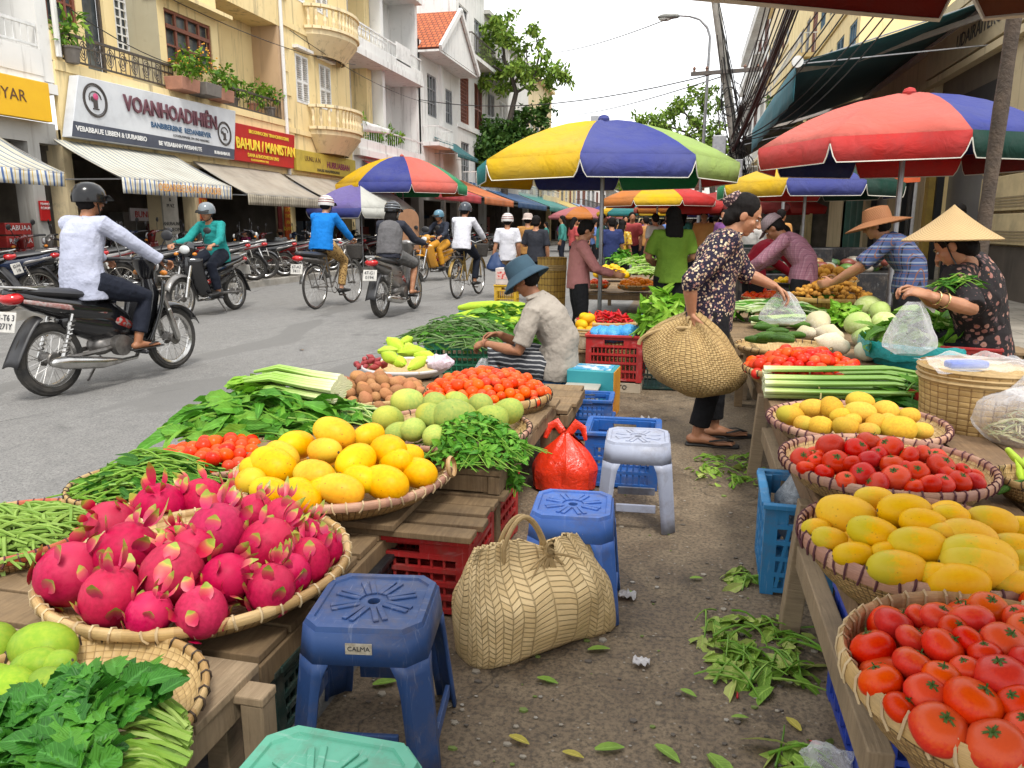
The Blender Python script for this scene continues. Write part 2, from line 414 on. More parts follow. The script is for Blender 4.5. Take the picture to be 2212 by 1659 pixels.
def window(par,sd,a,c,e,f,d,style='plain',mat=None,name='window',nx=2,nz=2):
 """window of a front: frame with bars, its pane a child; styles plain, shutter, lattice, door"""
 m = mat or WHITEP; b = sd.mb(); w = .06
 sbox(b,a,a+w,d-.03,d+.03,e,f); sbox(b,c-w,c,d-.03,d+.03,e,f); sbox(b,a+w,c-w,d-.03,d+.03,f-w,f); sbox(b,a+w,c-w,d-.03,d+.03,e,e+w)
 if style in ('plain','door','transom'):
  t_ = .04
  for i in range(1,nx): x = a+(c-a)*i/nx; sbox(b,x-t_/2-.01,x+t_/2+.01,d-.024,d+.024,e+w,f-w)
  for j in range(1,nz): z = e+(f-e)*j/nz; sbox(b,a+w,c-w,d-.018,d+.018,z-t_/2,z+t_/2)
  if style == 'transom': z = e+(f-e)*.68; sbox(b,a+w,c-w,d-.027,d+.05,z-.04,z+.04)
 elif style == 'lattice':
  n = max(2,int((c-a)/.16)); k = max(2,int((f-e)/.16))
  for i in range(1,n): x = a+(c-a)*i/n; sbox(b,x-.015,x+.015,d-.012,d+.012,e+w,f-w)
  for j in range(1,k): z = e+(f-e)*j/k; sbox(b,a+w,c-w,d-.009,d+.009,z-.015,z+.015)
 elif style == 'shutter':
  mid = (a+c)/2; sbox(b,mid-.04,mid+.04,d-.025,d+.035,e+w,f-w)
  k = int((f-e)/.065)
  for j in range(k):
   z = e+w+(f-e-2*w)*(j+.5)/k
   for p,q in ((a+w,mid-.04),(mid+.04,c-w)): b.box(((p+q)/2,d,z),(q-p,.05,.012),Matrix.Rotation(R(35),3,'X'))
  z = e+(f-e)*.45; sbox(b,a+w,c-w,d-.02,d+.028,z-.035,z+.035)
 o = b.build(name,m,par,smooth=False)
 g = sd.mb(); sbox(g,a+w*.5,c-w*.5,d-.075,d-.06,e+w*.5,f-w*.5); g.build('pane',GLASS if style != 'shutter' else W_DARK,o,smooth=False)
 return o
def railing(par,sd,s0,s1,d,z0,z1,mat,style='bars',step=.13,ends=(0,0)):
 b = sd.mb(); T = b.T
 sbox(b,s0,s1,d-.025,d+.025,z1-.05,z1); sbox(b,s0,s1,d-.02,d+.02,z0,z0+.03)
 n = max(2,int((s1-s0)/step))
 for i in range(n+1):
  s = s0+(s1-s0)*i/n; b.tube([(s,d,z0),(s,d,z1-.04)],.009,5,cap=False)
 if style == 'scroll':
  for i in range(int((s1-s0)/.34)):
   cx = s0+.17+i*.34
   for q in (0,1):
    pts = [(cx+.12*(1-t/14)*math.cos(t*.62+q*pi),d,(z0+z1)/2+(z1-z0)*.40*(1-t/20)*math.sin(t*.62+q*pi)) for t in range(15)]
    b.tube(pts,.010,4,cap=False)
  sbox(b,s0,s1,d-.015,d+.015,z1-.19,z1-.165)
 for k,e in enumerate(ends):
  if e:
   s = (s0,s1)[k]; sbox(b,s-.02,s+.02,d-e,d,z1-.05,z1); m = int(e/step)
   for i in range(m): b.tube([(s,d-e*(i+.5)/m,z0),(s,d-e*(i+.5)/m,z1-.04)],.009,5,cap=False)
 return b.build('balcony_rail',mat,par,smooth=False)
def balusters(par,sd,path,z0,z1,mat,step=.16,name='balustrade'):
 """rounded stone balustrade along a list of (s, d)"""
 b = sd.mb(); L = 0
 for (p,q) in zip(path[:-1],path[1:]):
  v = Vector((q[0]-p[0],q[1]-p[1],0))
  for z,h,w in ((z0+.04,.08,.15),(z1-.04,.08,.17)): b.beam((p[0],p[1],z),(q[0],q[1],z),w,h)
  n = max(1,int(v.length/step))
  for i in range(n):
   x,y = p[0]+v.x*(i+.5)/n,p[1]+v.y*(i+.5)/n; h = z1-z0-.16
   b.lathe([(.03,z0+.08),(.055,z0+.08+h*.3),(.03,z0+.08+h*.55),(.05,z0+.08+h*.8),(.03,z1-.08)],7,(x,y,0))
 return b.build(name,mat,par,smooth=False)
def leaf_geo(b,p,d,up,L,W,fold=.25,curl=.3,mi=None,segs=3,lobe=0):
 """one leaf blade: p base, d direction, up normal hint"""
 p,d = Vector(p),Vector(d).normalized(); sdv = d.cross(Vector(up))
 if sdv.length < 1e-4: sdv = d.orthogonal()
 sdv.normalize(); n = sdv.cross(d); V = []; U = []
 for i in range(segs+1):
  t = i/segs; w = W*.5*(math.sin(pi*min(t*.92+.06,1))**.75)*(1+lobe*math.cos(i*pi)); c = p+d*(L*t)-n*(curl*L*t*t)
  V += [c-sdv*w+n*(fold*w),c,c+sdv*w+n*(fold*w)]; U += [(0,t),(.5,t),(1,t)]
 Fc = []
 for i in range(segs):
  a = i*3; Fc += [(a,a+1,a+4,a+3),(a+1,a+2,a+5,a+4)]
 b.add(V,Fc,U,mi)
def mat_leaf(name,c,c2,c3=None,rough=.5,vein=True,sp=.22):
 if name in MATS: return MATS[name]
 t = NT(name); g_ = t.n.new('ShaderNodeNewGeometry'); r = g_.outputs['Random Per Island']
 k = t.ramp(r,[(0.,c),(.5,c2),(1.,c3 or c)])
 u = t.n.new('ShaderNodeUVMap'); sx = t.n.new('ShaderNodeSeparateXYZ'); t.link(u.outputs[0],sx.inputs[0])
 if vein:
  dx = t.math('ABSOLUTE',t.math('SUBTRACT',sx.outputs[0],.5))
  k = t.mix(t.ramp(dx,[(.0,.6),(.08,0.)]),k,tuple(min(1,x*1.9+.05) for x in c2)); sv = t.math('SINE',t.math('MULTIPLY',t.math('ADD',sx.outputs[1],t.math('MULTIPLY',dx,-.55)),62)); k = t.mix(t.ramp(sv,[(.72,0.),(1.,.32)]),k,tuple(min(1,x*1.7+.03) for x in c2)); t.bump(sv,.25,.002)
 k = t.mix(t.ramp(t.noise(30,3,.6,t.coord('Object')),[(.4,0.),(.75,.4)]),k,tuple(x*.55 for x in c))
 t.col(k); t.set(Roughness=rough,Specular_IOR_Level=sp)
 try: t.set(Subsurface_Weight=0.0)
 except Exception: pass
 tr = t.n.new('ShaderNodeBsdfTranslucent'); t.link(k,tr.inputs[0]); ms = t.n.new('ShaderNodeMixShader'); ms.inputs[0].default_value = .22
 t.link(t.b.outputs[0],ms.inputs[1]); t.link(tr.outputs[0],ms.inputs[2]); t.link(ms.outputs[0],t.n['Material Output'].inputs[0])
 MATS[name] = t.m; return t.m
L_TREE = mat_leaf('tree_leaf',(.10,.19,.025),(.19,.31,.04),(.30,.42,.07),.5,False)
L_PLANT = mat_leaf('plant_leaf',(.05,.14,.015),(.14,.28,.025),(.25,.38,.04),.5,False)
L_DARK = mat_leaf('dark_leaf',(.022,.065,.014),(.05,.12,.02),(.09,.17,.028),.5,False)
FLOWER = M('yellow_blossom',(.75,.45,.04),(.7,.2,.05),9,.6,0)
def rvec():
 while True:
  v = Vector((random.uniform(-1,1),random.uniform(-1,1),random.uniform(-1,1)))
  if .01 < v.length < 1: return v.normalized()
def clump(b,c,r,n,L,W,mi=None,flat=1.0,droop=.3):
 c = Vector(c)
 for _ in range(n):
  v = rvec(); q = c+Vector((v.x*r,v.y*r,v.z*r*flat))*random.uniform(.45,1)
  d = (v+rvec()*.8+Vector((0,0,-droop+.3))).normalized(); s = random.uniform(.7,1.25)
  leaf_geo(b,q,d,rvec()+Vector((0,0,1)),L*s,W*s,.2,.3,mi,2)
def pot_plant(loc,label,h=.6,r=.4,n=150,pot=(.45,.2,.12),box=None,leaf=None,flowers=0,group=None,L=.13):
 o = thing('potted_plant',label,'plant',loc,group=group)
 b = MB()
 if box: b.box((0,0,.13),(box[0],box[1],.26),taper=1.08)
 else: b.lathe([(0,0),(.11,0),(.15,.24),(.17,.24),(.17,.28),(.14,.28),(.13,.24),(0,.24)],14)
 b.build('pot',M('pot_%d_%d' % (pot[0]*100,pot[2]*100),pot,None,8,.8,.2),o,bevel=.008)
 b = MB()
 for _ in range(7): clump(b,(random.uniform(-r,r)*(.8 if not box else 1.0),random.uniform(-r,r)*.5,.28+random.uniform(.1,h*.8)),random.uniform(.14,.24),n//7,L,L*.5)
 b.build('foliage',leaf or L_PLANT,o,smooth=False,recalc=False)
 if flowers:
  b = MB()
  for _ in range(flowers): b.ell((random.uniform(-r,r),random.uniform(-r,r)*.6,.35+random.uniform(.1,h)),(.022,.022,.018),6,4)
  b.build('blossoms',FLOWER,o)
 return o
def stripes(name,cols,n,axis=0,rough=.7,widths=None,dirt=.25):
 """woven stripes along uv"""
 if name in MATS: return MATS[name]
 t = NT(name); u = t.n.new('ShaderNodeUVMap'); sx = t.n.new('ShaderNodeSeparateXYZ'); t.link(u.outputs[0],sx.inputs[0])
 f = t.math('FRACT',t.math('MULTIPLY',sx.outputs[axis],n)); N = len(cols)
 st = [((widths[i] if widths else i/N),c) for i,c in enumerate(cols)]
 k = t.ramp(f,st,'CONSTANT'); v = t.coord('Object')
 k = t.mix(t.math('MULTIPLY',t.ramp(t.noise(1.5,6,.7,v),[(.45,0.),(.75,1.)]),dirt),k,(.2,.17,.13))
 t.col(k); t.set(Roughness=rough,Specular_IOR_Level=.25); t.bump(t.noise(5,4,.5,v),.35,.05); MATS[name] = t.m; return t.m
def sign_board(name,label,sd,corners,d,th,mat,edge=None,cat='sign'):
 """board through four (s, z) corners: bottom left, bottom right, top right, top left"""
 o = thing(name,label,cat,(sd.x,0,0)); b = sd.mb()
 n = [(s,d+th,z) for s,z in corners]+[(s,d,z) for s,z in corners]
 b.add(n,[(0,1,2,3),(4,7,6,5)]+[(i,i+4,(i+1) % 4+4,(i+1) % 4) for i in range(4)]); b.build('panel',mat,o,smooth=False,bevel=.01)
 return o
def awning(label,sd,s0,s1,d0,d1,z0,z1,mat,vmat,val=.24,sag=.05,group=None,name='awning',frame=None,scallop=0):
 """sloping cloth from the wall (d0, z0) to the front bar (d1, z1) with a hanging valance"""
 o = thing(name,label,'awning',(sd.x,0,0),group=group)
 b = sd.mb(); b.grid(lambda a,c: (s0+(s1-s0)*a,d0+(d1-d0)*c,z0+(z1-z0)*c-sag*math.sin(pi*c)*(.6+.4*math.sin(a*9))),16,6)
 b.build('canopy',mat,o,solid=.012)
 b = sd.mb(); nv = 48
 b.grid(lambda a,c: (s0+(s1-s0)*a,d1+.015+.02*math.sin(a*37)*c,z1-val*c-(scallop*abs(math.sin(a*24*pi/2))*c)),nv,3)
 b.build('valance',vmat,o,solid=.006)
 b = sd.mb(); b.tube([(s0,d1,z1-.01),(s1,d1,z1-.01)],.02,6)
 for s in (s0+.03,s1-.03): b.tube([(s,d0,z0-.5*(z0-z1)-.35),(s,d1,z1-.03)],.015,5); b.tube([(s,d0,z0-.03),(s,d1,z1-.03)],.015,5)
 b.build('frame',frame or GREYM,o); return o
# ------------------------------------------------------------------ people
def mat_skin(name,c):
 if name in MATS: return MATS[name]
 t = NT(name); v = t.coord('Object'); k = t.mix(t.ramp(t.noise(14,5,.6,v),[(.3,0.),(.75,1.)]),c,(c[0]*.78,c[1]*.66,c[2]*.6)); t.col(k)
 t.set(Roughness=.48,Specular_IOR_Level=.4,Subsurface_Weight=.12,Subsurface_Radius=(.012,.005,.003)); t.bump(t.noise(160,3,.6,v),.12,.002); MATS[name] = t.m; return t.m
SKIN = mat_skin('skin',(.43,.215,.12)); SKIN2 = mat_skin('skin_tan',(.33,.15,.075)); SKIN3 = mat_skin('skin_light',(.48,.26,.16))
def mat_hair():
 t = NT('black_hair'); v = t.coord('Object',(60,60,6)); n = t.noise(1.6,4,.6,v)
 t.col(t.mix(n,(.006,.005,.005),(.016,.014,.013))); t.set(Roughness=.65,Specular_IOR_Level=.07); t.bump(n,.5,.006); MATS['hair'] = t.m; return t.m
HAIR = mat_hair()
def mat_flowers(name,base,spots,scale=26,size=.36,second=None,bump=.3):
 if name in MATS: return MATS[name]
 t = NT(name); v = t.coord('Object'); n = t.n.new('ShaderNodeTexVoronoi'); n.inputs['Scale'].default_value = scale; t.link(v,n.inputs[0])
 nn = t.noise(scale*2.2,2,.5,v); d = t.math('ADD',n.outputs['Distance'],t.math('MULTIPLY',t.math('SUBTRACT',nn,.5),.35))
 sep = t.n.new('ShaderNodeSeparateColor'); t.link(n.outputs['Color'],sep.inputs[0])
 fc = t.ramp(sep.outputs[0],[(i/len(spots),c) for i,c in enumerate(spots)],'CONSTANT')
 k = t.mix(t.ramp(d,[(size,1.),(size+.04,0.)]),base,fc)
 k = t.mix(t.ramp(d,[(.09,.8),(.13,0.)]),k,(.3,.12,.04))
 m2 = t.voro(scale*1.9,v); k = t.mix(t.ramp(m2,[(.16,.75),(.2,0.)]),k,second or spots[-1])
 t.col(k); t.set(Roughness=.8,Specular_IOR_Level=.2); t.bump(t.noise(6,4,.55,v,.8),bump,.05); MATS[name] = t.m; return t.m
def mat_plaid(name,cols,scale=9,rough=.8):
 if name in MATS: return MATS[name]
 t = NT(name); v = t.coord('Object',scale); s = t.n.new('ShaderNodeSeparateXYZ'); t.link(v,s.inputs[0])
 fx = t.math('FRACT',t.math('ADD',s.outputs[0],s.outputs[1])); fz = t.math('FRACT',s.outputs[2])
 k = t.mix(t.ramp(fx,[(0,0.),(.45,1.),(.6,0.)],'CONSTANT'),cols[0],cols[1]); k = t.mix(t.ramp(fz,[(0,0.),(.5,.6),(.7,0.)],'CONSTANT'),k,cols[2])
 k = t.mix(t.ramp(fx,[(0,0.),(.78,.9),(.84,0.)],'CONSTANT'),k,cols[3]); k = t.mix(t.ramp(fz,[(0,0.),(.2,.8),(.26,0.)],'CONSTANT'),k,cols[3])
 t.col(k); t.set(Roughness=rough,Specular_IOR_Level=.2); t.bump(t.noise(6,4,.5,t.coord('Object'),.6),.3,.04); MATS[name] = t.m; return t.m
def mat_bands(name,a,c,n=26,axis=2,tilt=.3):
 t = NT(name); v = t.coord('Object'); s = t.n.new('ShaderNodeSeparateXYZ'); t.link(v,s.inputs[0])
 w = t.math('ADD',s.outputs[axis],t.math('MULTIPLY',t.noise(5,3,.5,v),.06)); w = t.math('ADD',w,t.math('MULTIPLY',s.outputs[0],tilt))
 f = t.math('FRACT',t.math('MULTIPLY',w,n)); t.col(t.mix(t.ramp(f,[(0,0.),(.62,1.),(.9,0.)],'CONSTANT'),a,c)); t.set(Roughness=.8); t.bump(t.noise(7,3,.5,v),.25,.03); MATS[name] = t.m; return t.m
def fab(name,c,c2=None): return M(name,c,c2 or tuple(x*.82 for x in c),4,.85,.6,9,.035,spec=.2)
def straw(name,c,c2,n=(40,60)):
 if name in MATS: return MATS[name]
 t = NT(name); u = t.n.new('ShaderNodeUVMap'); s = t.n.new('ShaderNodeSeparateXYZ'); t.link(u.outputs[0],s.inputs[0])
 a = t.math('SINE',t.math('MULTIPLY',s.outputs[0],n[0]*6.283)); b = t.math('SINE',t.math('MULTIPLY',s.outputs[1],n[1]*6.283))
 h = t.math('MULTIPLY_ADD',t.math('MULTIPLY',a,b),.5,.5); no = t.noise(5,5,.6,t.coord('Object'))
 k = t.mix(t.ramp(h,[(.1,0.),(.8,1.)]),c2,c); k = t.mix(t.ramp(no,[(.35,0.),(.7,.5)]),k,tuple(x*.6 for x in c)); t.col(k); t.set(Roughness=.7,Specular_IOR_Level=.3); t.bump(h,.4,.004); MATS[name] = t.m; return t.m
V3 = Vector
STAND = dict(pel=(0,0,.86),wai=(0,0,1.0),che=(0,0,1.16),nek=(0,-.01,1.30),hed=(0,.025,1.44),face=(0,1,-.08),
 shR=(.17,0,1.255),elR=(.215,-.03,1.0),wrR=(.215,.06,.79),hdR=(0,.25,-1),shL=(-.17,0,1.255),elL=(-.215,-.03,1.0),wrL=(-.215,.06,.79),hdL=(0,.25,-1),
 hiR=(.085,0,.83),knR=(.095,.03,.45),anR=(.10,-.03,.075),toR=(.12,.14,.025),hiL=(-.085,0,.83),knL=(-.095,.03,.45),anL=(-.10,-.03,.075),toL=(-.12,.14,.025),curlR=35,curlL=35,pnR=(-1,0,0),pnL=(1,0,0))
RIDE = dict(STAND,pel=(0,-.27,.86),wai=(0,-.25,1.0),che=(0,-.20,1.17),nek=(0,-.14,1.31),hed=(0,-.09,1.45),face=(0,1,-.1),shR=(.175,-.16,1.265),shL=(-.175,-.16,1.265),
 elR=(.27,.03,1.06),elL=(-.27,.03,1.06),wrR=(.33,.26,1.0),wrL=(-.33,.26,1.0),hdR=(0,1,-.1),hdL=(0,1,-.1),pnR=(0,-.2,-1),pnL=(0,-.2,-1),curlR=62,curlL=62,
 hiR=(.10,-.24,.85),hiL=(-.10,-.24,.85),knR=(.20,.17,.71),knL=(-.20,.17,.71),anR=(.20,.05,.345),anL=(-.20,.05,.345),toR=(.21,.21,.30),toL=(-.21,.21,.30))
SIT = dict(STAND,pel=(0,-.02,.36),wai=(0,.01,.51),che=(0,.09,.66),nek=(0,.16,.79),hed=(0,.22,.91),shR=(.17,.13,.75),shL=(-.17,.13,.75),elR=(.2,.26,.53),elL=(-.2,.26,.53),wrR=(.12,.46,.5),wrL=(-.12,.46,.5),hdR=(0,1,0),hdL=(0,1,0),
 hiR=(.09,.03,.34),hiL=(-.09,.03,.34),knR=(.15,.42,.42),knL=(-.15,.42,.42),anR=(.14,.36,.08),anL=(-.14,.36,.08),toR=(.15,.53,.03),toL=(-.15,.53,.03))
def hand(b,w,d,pn,ts,curl,fist=1.0,sc=1.0):
 """palm, four fingers of different length, thumb from the side of the palm"""
 w,d,pn = V3(w),V3(d).normalized(),V3(pn).normalized(); lat = d.cross(pn).normalized()*ts; pn = lat.cross(d).normalized()*ts
 if pn.length < .1: pn = d.orthogonal()
 k = w+d*.082*sc; b.tube([w-d*.02,w+d*.02*sc,w+d*.05*sc,k],[(.025*sc,.02*sc),(.031*sc,.017*sc),(.039*sc,.016*sc),(.038*sc,.013*sc)],10,lat,rnd=True)
 for i,(o,L) in enumerate(((.030,.92),(.0105,1.0),(-.0095,.95),(-.0285,.74))):
  p = k+lat*o*sc-d*(.004+.004*abs(i-1)); a = 0; P = [p-d*.012]; dd_ = d
  for s_,q in ((.044,.75),(.027,1.0),(.021,.7)):
   P.append(p.copy()) if len(P) == 1 else None; a += R(curl)*q; dd_ = (d*math.cos(a)+pn*math.sin(a)+lat*o*1.6).normalized(); p = p+dd_*s_*L*sc; P.append(p.copy())
  b.tube(P,[.0095*sc,.0092*sc,.0086*sc,.008*sc,.0068*sc],7,lat,rnd=True)
 t0_ = w+d*.022*sc+lat*.026*sc; t1 = t0_+(d*.55+lat*.6+pn*.35).normalized()*.042*sc; t2 = t1+(d*.85+lat*.05+pn*(.25+curl/160)).normalized()*.032*sc; t3 = t2+(d*.8-lat*.25+pn*(.3+curl/140)).normalized()*.024*sc
 b.tube([t0_,t1,t2,t3],[.0145*sc,.0115*sc,.0102*sc,.008*sc],7,pn,rnd=True)
def frame_of(face,up=(0,0,1)):
 f = V3(face).normalized(); x = f.cross(V3(up)).normalized(); return Matrix((x,f,x.cross(f))).transposed()
def person(label,loc,rz,J,skin=None,shirt=None,sleeve=1.0,hem=.0,pants=None,plen=2.0,hair='short',hat=None,shoes=None,voxel=.01,scale=1.0,group=None,girth=1.0,fold=.008,collar=True,hairm=None,extra=None,pfold=.006,vneck=False,eyes=True,shirtw=1.0,fscale=8):
 J = {k: (V3(v) if isinstance(v,(tuple,list,Vector)) else v) for k,v in J.items()}; skin = skin or SKIN
 o = thing('person',label,'person',loc,rz,group,scale); g = girth
 S = (J['shR']-J['shL']); up_t = J['nek']-J['che']
 low = J['pel']-(J['wai']-J['pel']).normalized()*.07
 torso = [low,J['pel'],J['wai'],J['che'],J['che'].lerp(J['nek'],.55),J['che'].lerp(J['nek'],.85),J['nek'],J['nek'].lerp(J['hed'],.55)]
 rad = [(.115,.085),(.15,.105),(.125,.092),(.148,.105),(.145,.088),(.095,.07),(.054,.056),(.048,.053)]
 rad = [(a*g,c*g) if i < 5 else (a,c) for i,(a,c) in enumerate(rad)]
 b = MB(); b.tube(torso,rad,16,S,rnd=False)
 for s in 'RL':
  sh,el,wr = J['sh'+s],J['el'+s],J['wr'+s]; nk = J['che'].lerp(J['nek'],.6)
  b.tube([nk.lerp(sh,.35),sh,sh.lerp(el,.5),el,el.lerp(wr,.3),el.lerp(wr,.7),wr],[.06,.056*g,.045*g,.037,.04,.032,.026],10,rnd=True)
  hand(b,wr,J['hd'+s],J['pn'+s],1 if s == 'R' else -1,J['curl'+s])
  hi,kn,an,to = J['hi'+s],J['kn'+s],J['an'+s],J['to'+s]
  b.tube([hi,hi.lerp(kn,.4),kn,kn.lerp(an,.3),kn.lerp(an,.75),an],[.082*g,.075*g,.052,.053,.038,.034],10,rnd=True)
  fd = (to-an); fd.z = 0; fd = fd.normalized() if fd.length > 1e-3 else V3((0,1,0)); fs = fd.cross(V3((0,0,1)))
  b.tube([an-fd*.035-V3((0,0,.035)),an+fd*.03-V3((0,0,.03)),to-fd*.04,to+fd*.03],[(.03,.03),(.036,.034),(.043,.02),(.036,.013)],10,fs,rnd=True)
  for k in range(5): b.tube([to+fs*(-.03+.015*k)+fd*.02,to+fs*(-.032+.016*k)+fd*(.055-.004*k)+V3((0,0,-.006))],.0095-.0008*k,6,rnd=True)
 Hm = frame_of(J['face']); hc = J['hed']; q = lambda x,y,z: hc+Hm @ V3((x,y,z))
 b.ell(q(0,-.012,.022),(.073,.09,.087),16,12,Hm); b.ell(q(0,.016,-.03),(.059,.068,.074),14,10,Hm); b.ell(q(0,.05,-.087),(.028,.024,.02),8,6,Hm)
 b.tube([q(0,.078,.006),q(0,.09,-.012),q(0,.103,-.031)],[(.008,.008),(.010,.011),(.0145,.012)],8,Hm @ V3((1,0,0)),rnd=True)
 for s in (-1,1): b.ell(q(s*.013,.092,-.034),(.008,.009,.007),6,5,Hm); b.ell(q(s*.074,-.008,-.012),(.010,.022,.032),8,6,Hm); b.ell(q(s*.036,.054,-.026),(.022,.018,.020),8,6,Hm)
 b.ell(q(0,.075,.022),(.046,.014,.010),10,6,Hm); b.ell(q(0,.074,-.059),(.022,.010,.006),8,5,Hm); b.ell(q(0,.072,-.068),(.018,.010,.006),8,5,Hm)
 fuse(b,'body',skin,o,voxel,3)
 if eyes:
  for s in (-1,1):
   b = MB(); b.ell(q(s*.031,.0715,-.001),(.0125,.0075,.006),8,6,Hm,0); b.ell(q(s*.031,.0762,-.001),(.0062,.0036,.0058),8,6,Hm,1); b.tube([q(s*.018,.084,.017),q(s*.034,.082,.021),q(s*.048,.07,.017)],.0032,5,mi=1); b.build('eye',[M('eye_white',(.6,.57,.52)),M('eye_dark',(.012,.009,.008),None,5,.2)],o)
  b = MB(); b.tube([q(-.02,.080,-.0632),q(0,.0845,-.0632),q(.02,.080,-.0632)],[.003,.0055,.003],6); b.build('lips',M('lips',(.30,.085,.065),None,9,.45),o)
 if hair:
  hm = hairm or HAIR; b = MB(); b.ell(q(0,-.024,.032),(.083,.092,.09),16,12,Hm)
  b.ell(q(0,-.045,-.01),(.08,.066,.07),12,10,Hm)
  if hair == 'long': b.tube([q(0,-.05,0),q(0,-.085,-.10),q(0,-.085,-.2),q(0,-.075,-.27)],[(.085,.06),(.095,.05),(.095,.04),(.07,.025)],14,Hm @ V3((1,0,0)),rnd=True)
  if hair == 'bun': b.ell(q(0,-.115,.005),(.052,.042,.048),12,9,Hm)
  if hair == 'nape': b.ell(q(0,-.065,-.045),(.075,.045,.06),12,9,Hm)
  fuse(b,'hair',hm,o,max(voxel*.8,.006),2,.004,30)
 if shirt:
  e = .014*shirtw; b = MB(); d = (J['pel']-J['wai']).normalized()
  pts = [J['pel']+d*(.06+hem),J['pel']+d*.02,J['pel'].lerp(J['wai'],.5),J['wai'],J['che'],J['che'].lerp(J['nek'],.5),J['che'].lerp(J['nek'],.82),J['nek'].lerp(J['che'],.06)]
  rr = [(.158,.118),(.162,.118),(.148,.112),(.138,.105),(.152,.112),(.15,.094),(.11,.078),(.068,.068)]
  b.tube(pts,[((a*g)+e,(c*g)+e) if i < 6 else (a+e*.4,c+e*.4) for i,(a,c) in enumerate(rr)],18,S,rnd=False)
  for s in 'RL':
   sh,el,wr = J['sh'+s],J['el'+s],J['wr'+s]; nk = J['che'].lerp(J['nek'],.6)
   if sleeve <= 1: P = [nk.lerp(sh,.3),sh,sh.lerp(el,.5*sleeve),sh.lerp(el,sleeve)]; rr = [.07,.066*g,.060*g,.06]
   else: P = [nk.lerp(sh,.3),sh,sh.lerp(el,.5),el,el.lerp(wr,(sleeve-1)*.5),el.lerp(wr,sleeve-1)]; rr = [.07,.064*g,.055*g,.05,.046,.041]
   b.tube(P,[x+e*.3 for x in rr],12,rnd=False)
  so = fuse(b,'shirt',shirt,o,max(voxel*.9,.007),2,fold,fscale)
  if collar and voxel < .014:
   b = MB(); n = J['nek']; ux = S.normalized(); uy = V3(up_t).normalized().cross(ux)*-1
   for sg in (-1,1):
    b.grid(lambda a,c: n+ux*(sg*(.02+.045*math.sin(a*pi*.5+.2)))*1.15+uy*(-.05+.125*(1-a))*-1*-1+V3(up_t).normalized()*(.025-.03*c-.035*(1-a))+(ux*sg*.02+uy*.012)*c,6,3)
   b.build('collar',shirt,so,solid=.004)
 if pants:
  b = MB(); b.tube([J['wai'].lerp(J['pel'],.4),J['pel'],low-(J['wai']-J['pel']).normalized()*.02],[(.142*g,.106*g),(.162*g,.118*g),(.12*g,.10*g)],16,S)
  for s in 'RL':
   hi,kn,an = J['hi'+s],J['kn'+s],J['an'+s]
   if plen > 1: P = [hi,hi.lerp(kn,.5),kn,kn.lerp(an,(plen-1)*.5),kn.lerp(an,plen-1)]; rr = [.1*g,.09*g,.072,.066,.06]
   else: P = [hi,hi.lerp(kn,.5),hi.lerp(kn,plen)]; rr = [.1*g,.092*g,.088]
   b.tube(P,rr,12,rnd=False)
  fuse(b,'trousers',pants,o,max(voxel,.009),2,pfold,9)
 if shoes:
  for s in 'RL':
   an,to = J['an'+s],J['to'+s]; fd = (to-an); fd.z = 0; fd = fd.normalized(); fs = fd.cross(V3((0,0,1))); b = MB()
   if shoes == 'sandal':
    zc = V3((0,0,-.022-.012)); b.tube([an-fd*.06+V3((0,0,-.068)),an+fd*.03+V3((0,0,-.066)),to-fd*.02+V3((0,0,-.02)),to+fd*.075+V3((0,0,-.018))],[(.034,.009),(.038,.009),(.048,.009),(.038,.009)],12,fs,rnd=True)
    for sg in (-1,1): b.tube([to+fd*.045+V3((0,0,.012)),to+fs*sg*.03-fd*.01+V3((0,0,.026)),an.lerp(to,.45)+fs*sg*.045+V3((0,0,-.012))],[(.008,.004),(.011,.004),(.009,.004)],6,rnd=True)
   else:
    b.tube([an-fd*.05+V3((0,0,-.045)),an+fd*.03+V3((0,0,-.035)),to-fd*.03,to+fd*.06],[(.037,.038),(.043,.042),(.05,.03),(.04,.022)],12,fs,rnd=True)
   b.build(shoes,M('shoe_black',(.014,.013,.012),None,9,.55),o)
 if hat: HATS[hat[0]](o,q,Hm,*hat[1:])
 if extra: extra(o,J,q,Hm)
 return o
def hat_helmet(o,q,Hm,c,deco=None,peak=True):
 b = MB(); tl = Hm
 prof = [(0,.128),(.045,.122),(.085,.1),(.11,.06),(.12,.01),(.118,-.03),(.108,-.03),(.105,0)]
 b.lathe(prof,20,q(0,-.012,.02),tl,sx=.95,sy=1.12); h = b.build('helmet',M('helmet_'+c[0],c[1],None,4,.2,0,coat=.15,spec=.35),o,solid=.004)
 b = MB()
 if peak: b.grid(lambda a,e: q((a-.5)*.2,.095+.07*e*(1-(2*a-1)**2*.4),.045-.035*e+.0),8,3); b.build('visor',M('helmet_peak',(.02,.02,.022),None,5,.25),h,solid=.006)
 b = MB(); b.tube([q(-.085,.0,-.02),q(-.06,.03,-.09),q(0,.05,-.118),q(.06,.03,-.09),q(.085,.0,-.02)],.006,5); b.build('strap',M('helmet_peak',(0,0,0)),h)
 if deco:
  b = MB()
  for z,s in ((.055,1.0),(.02,1.06),(.09,.8)): b.lathe([(.114*s,z-.006),(.116*s,z),(.114*s,z+.006)],20,q(0,-.012,.02),tl,sx=.96,sy=1.13)
  b.build('stripe',M('helmet_stripe_'+c[0],deco,None,5,.25),h)
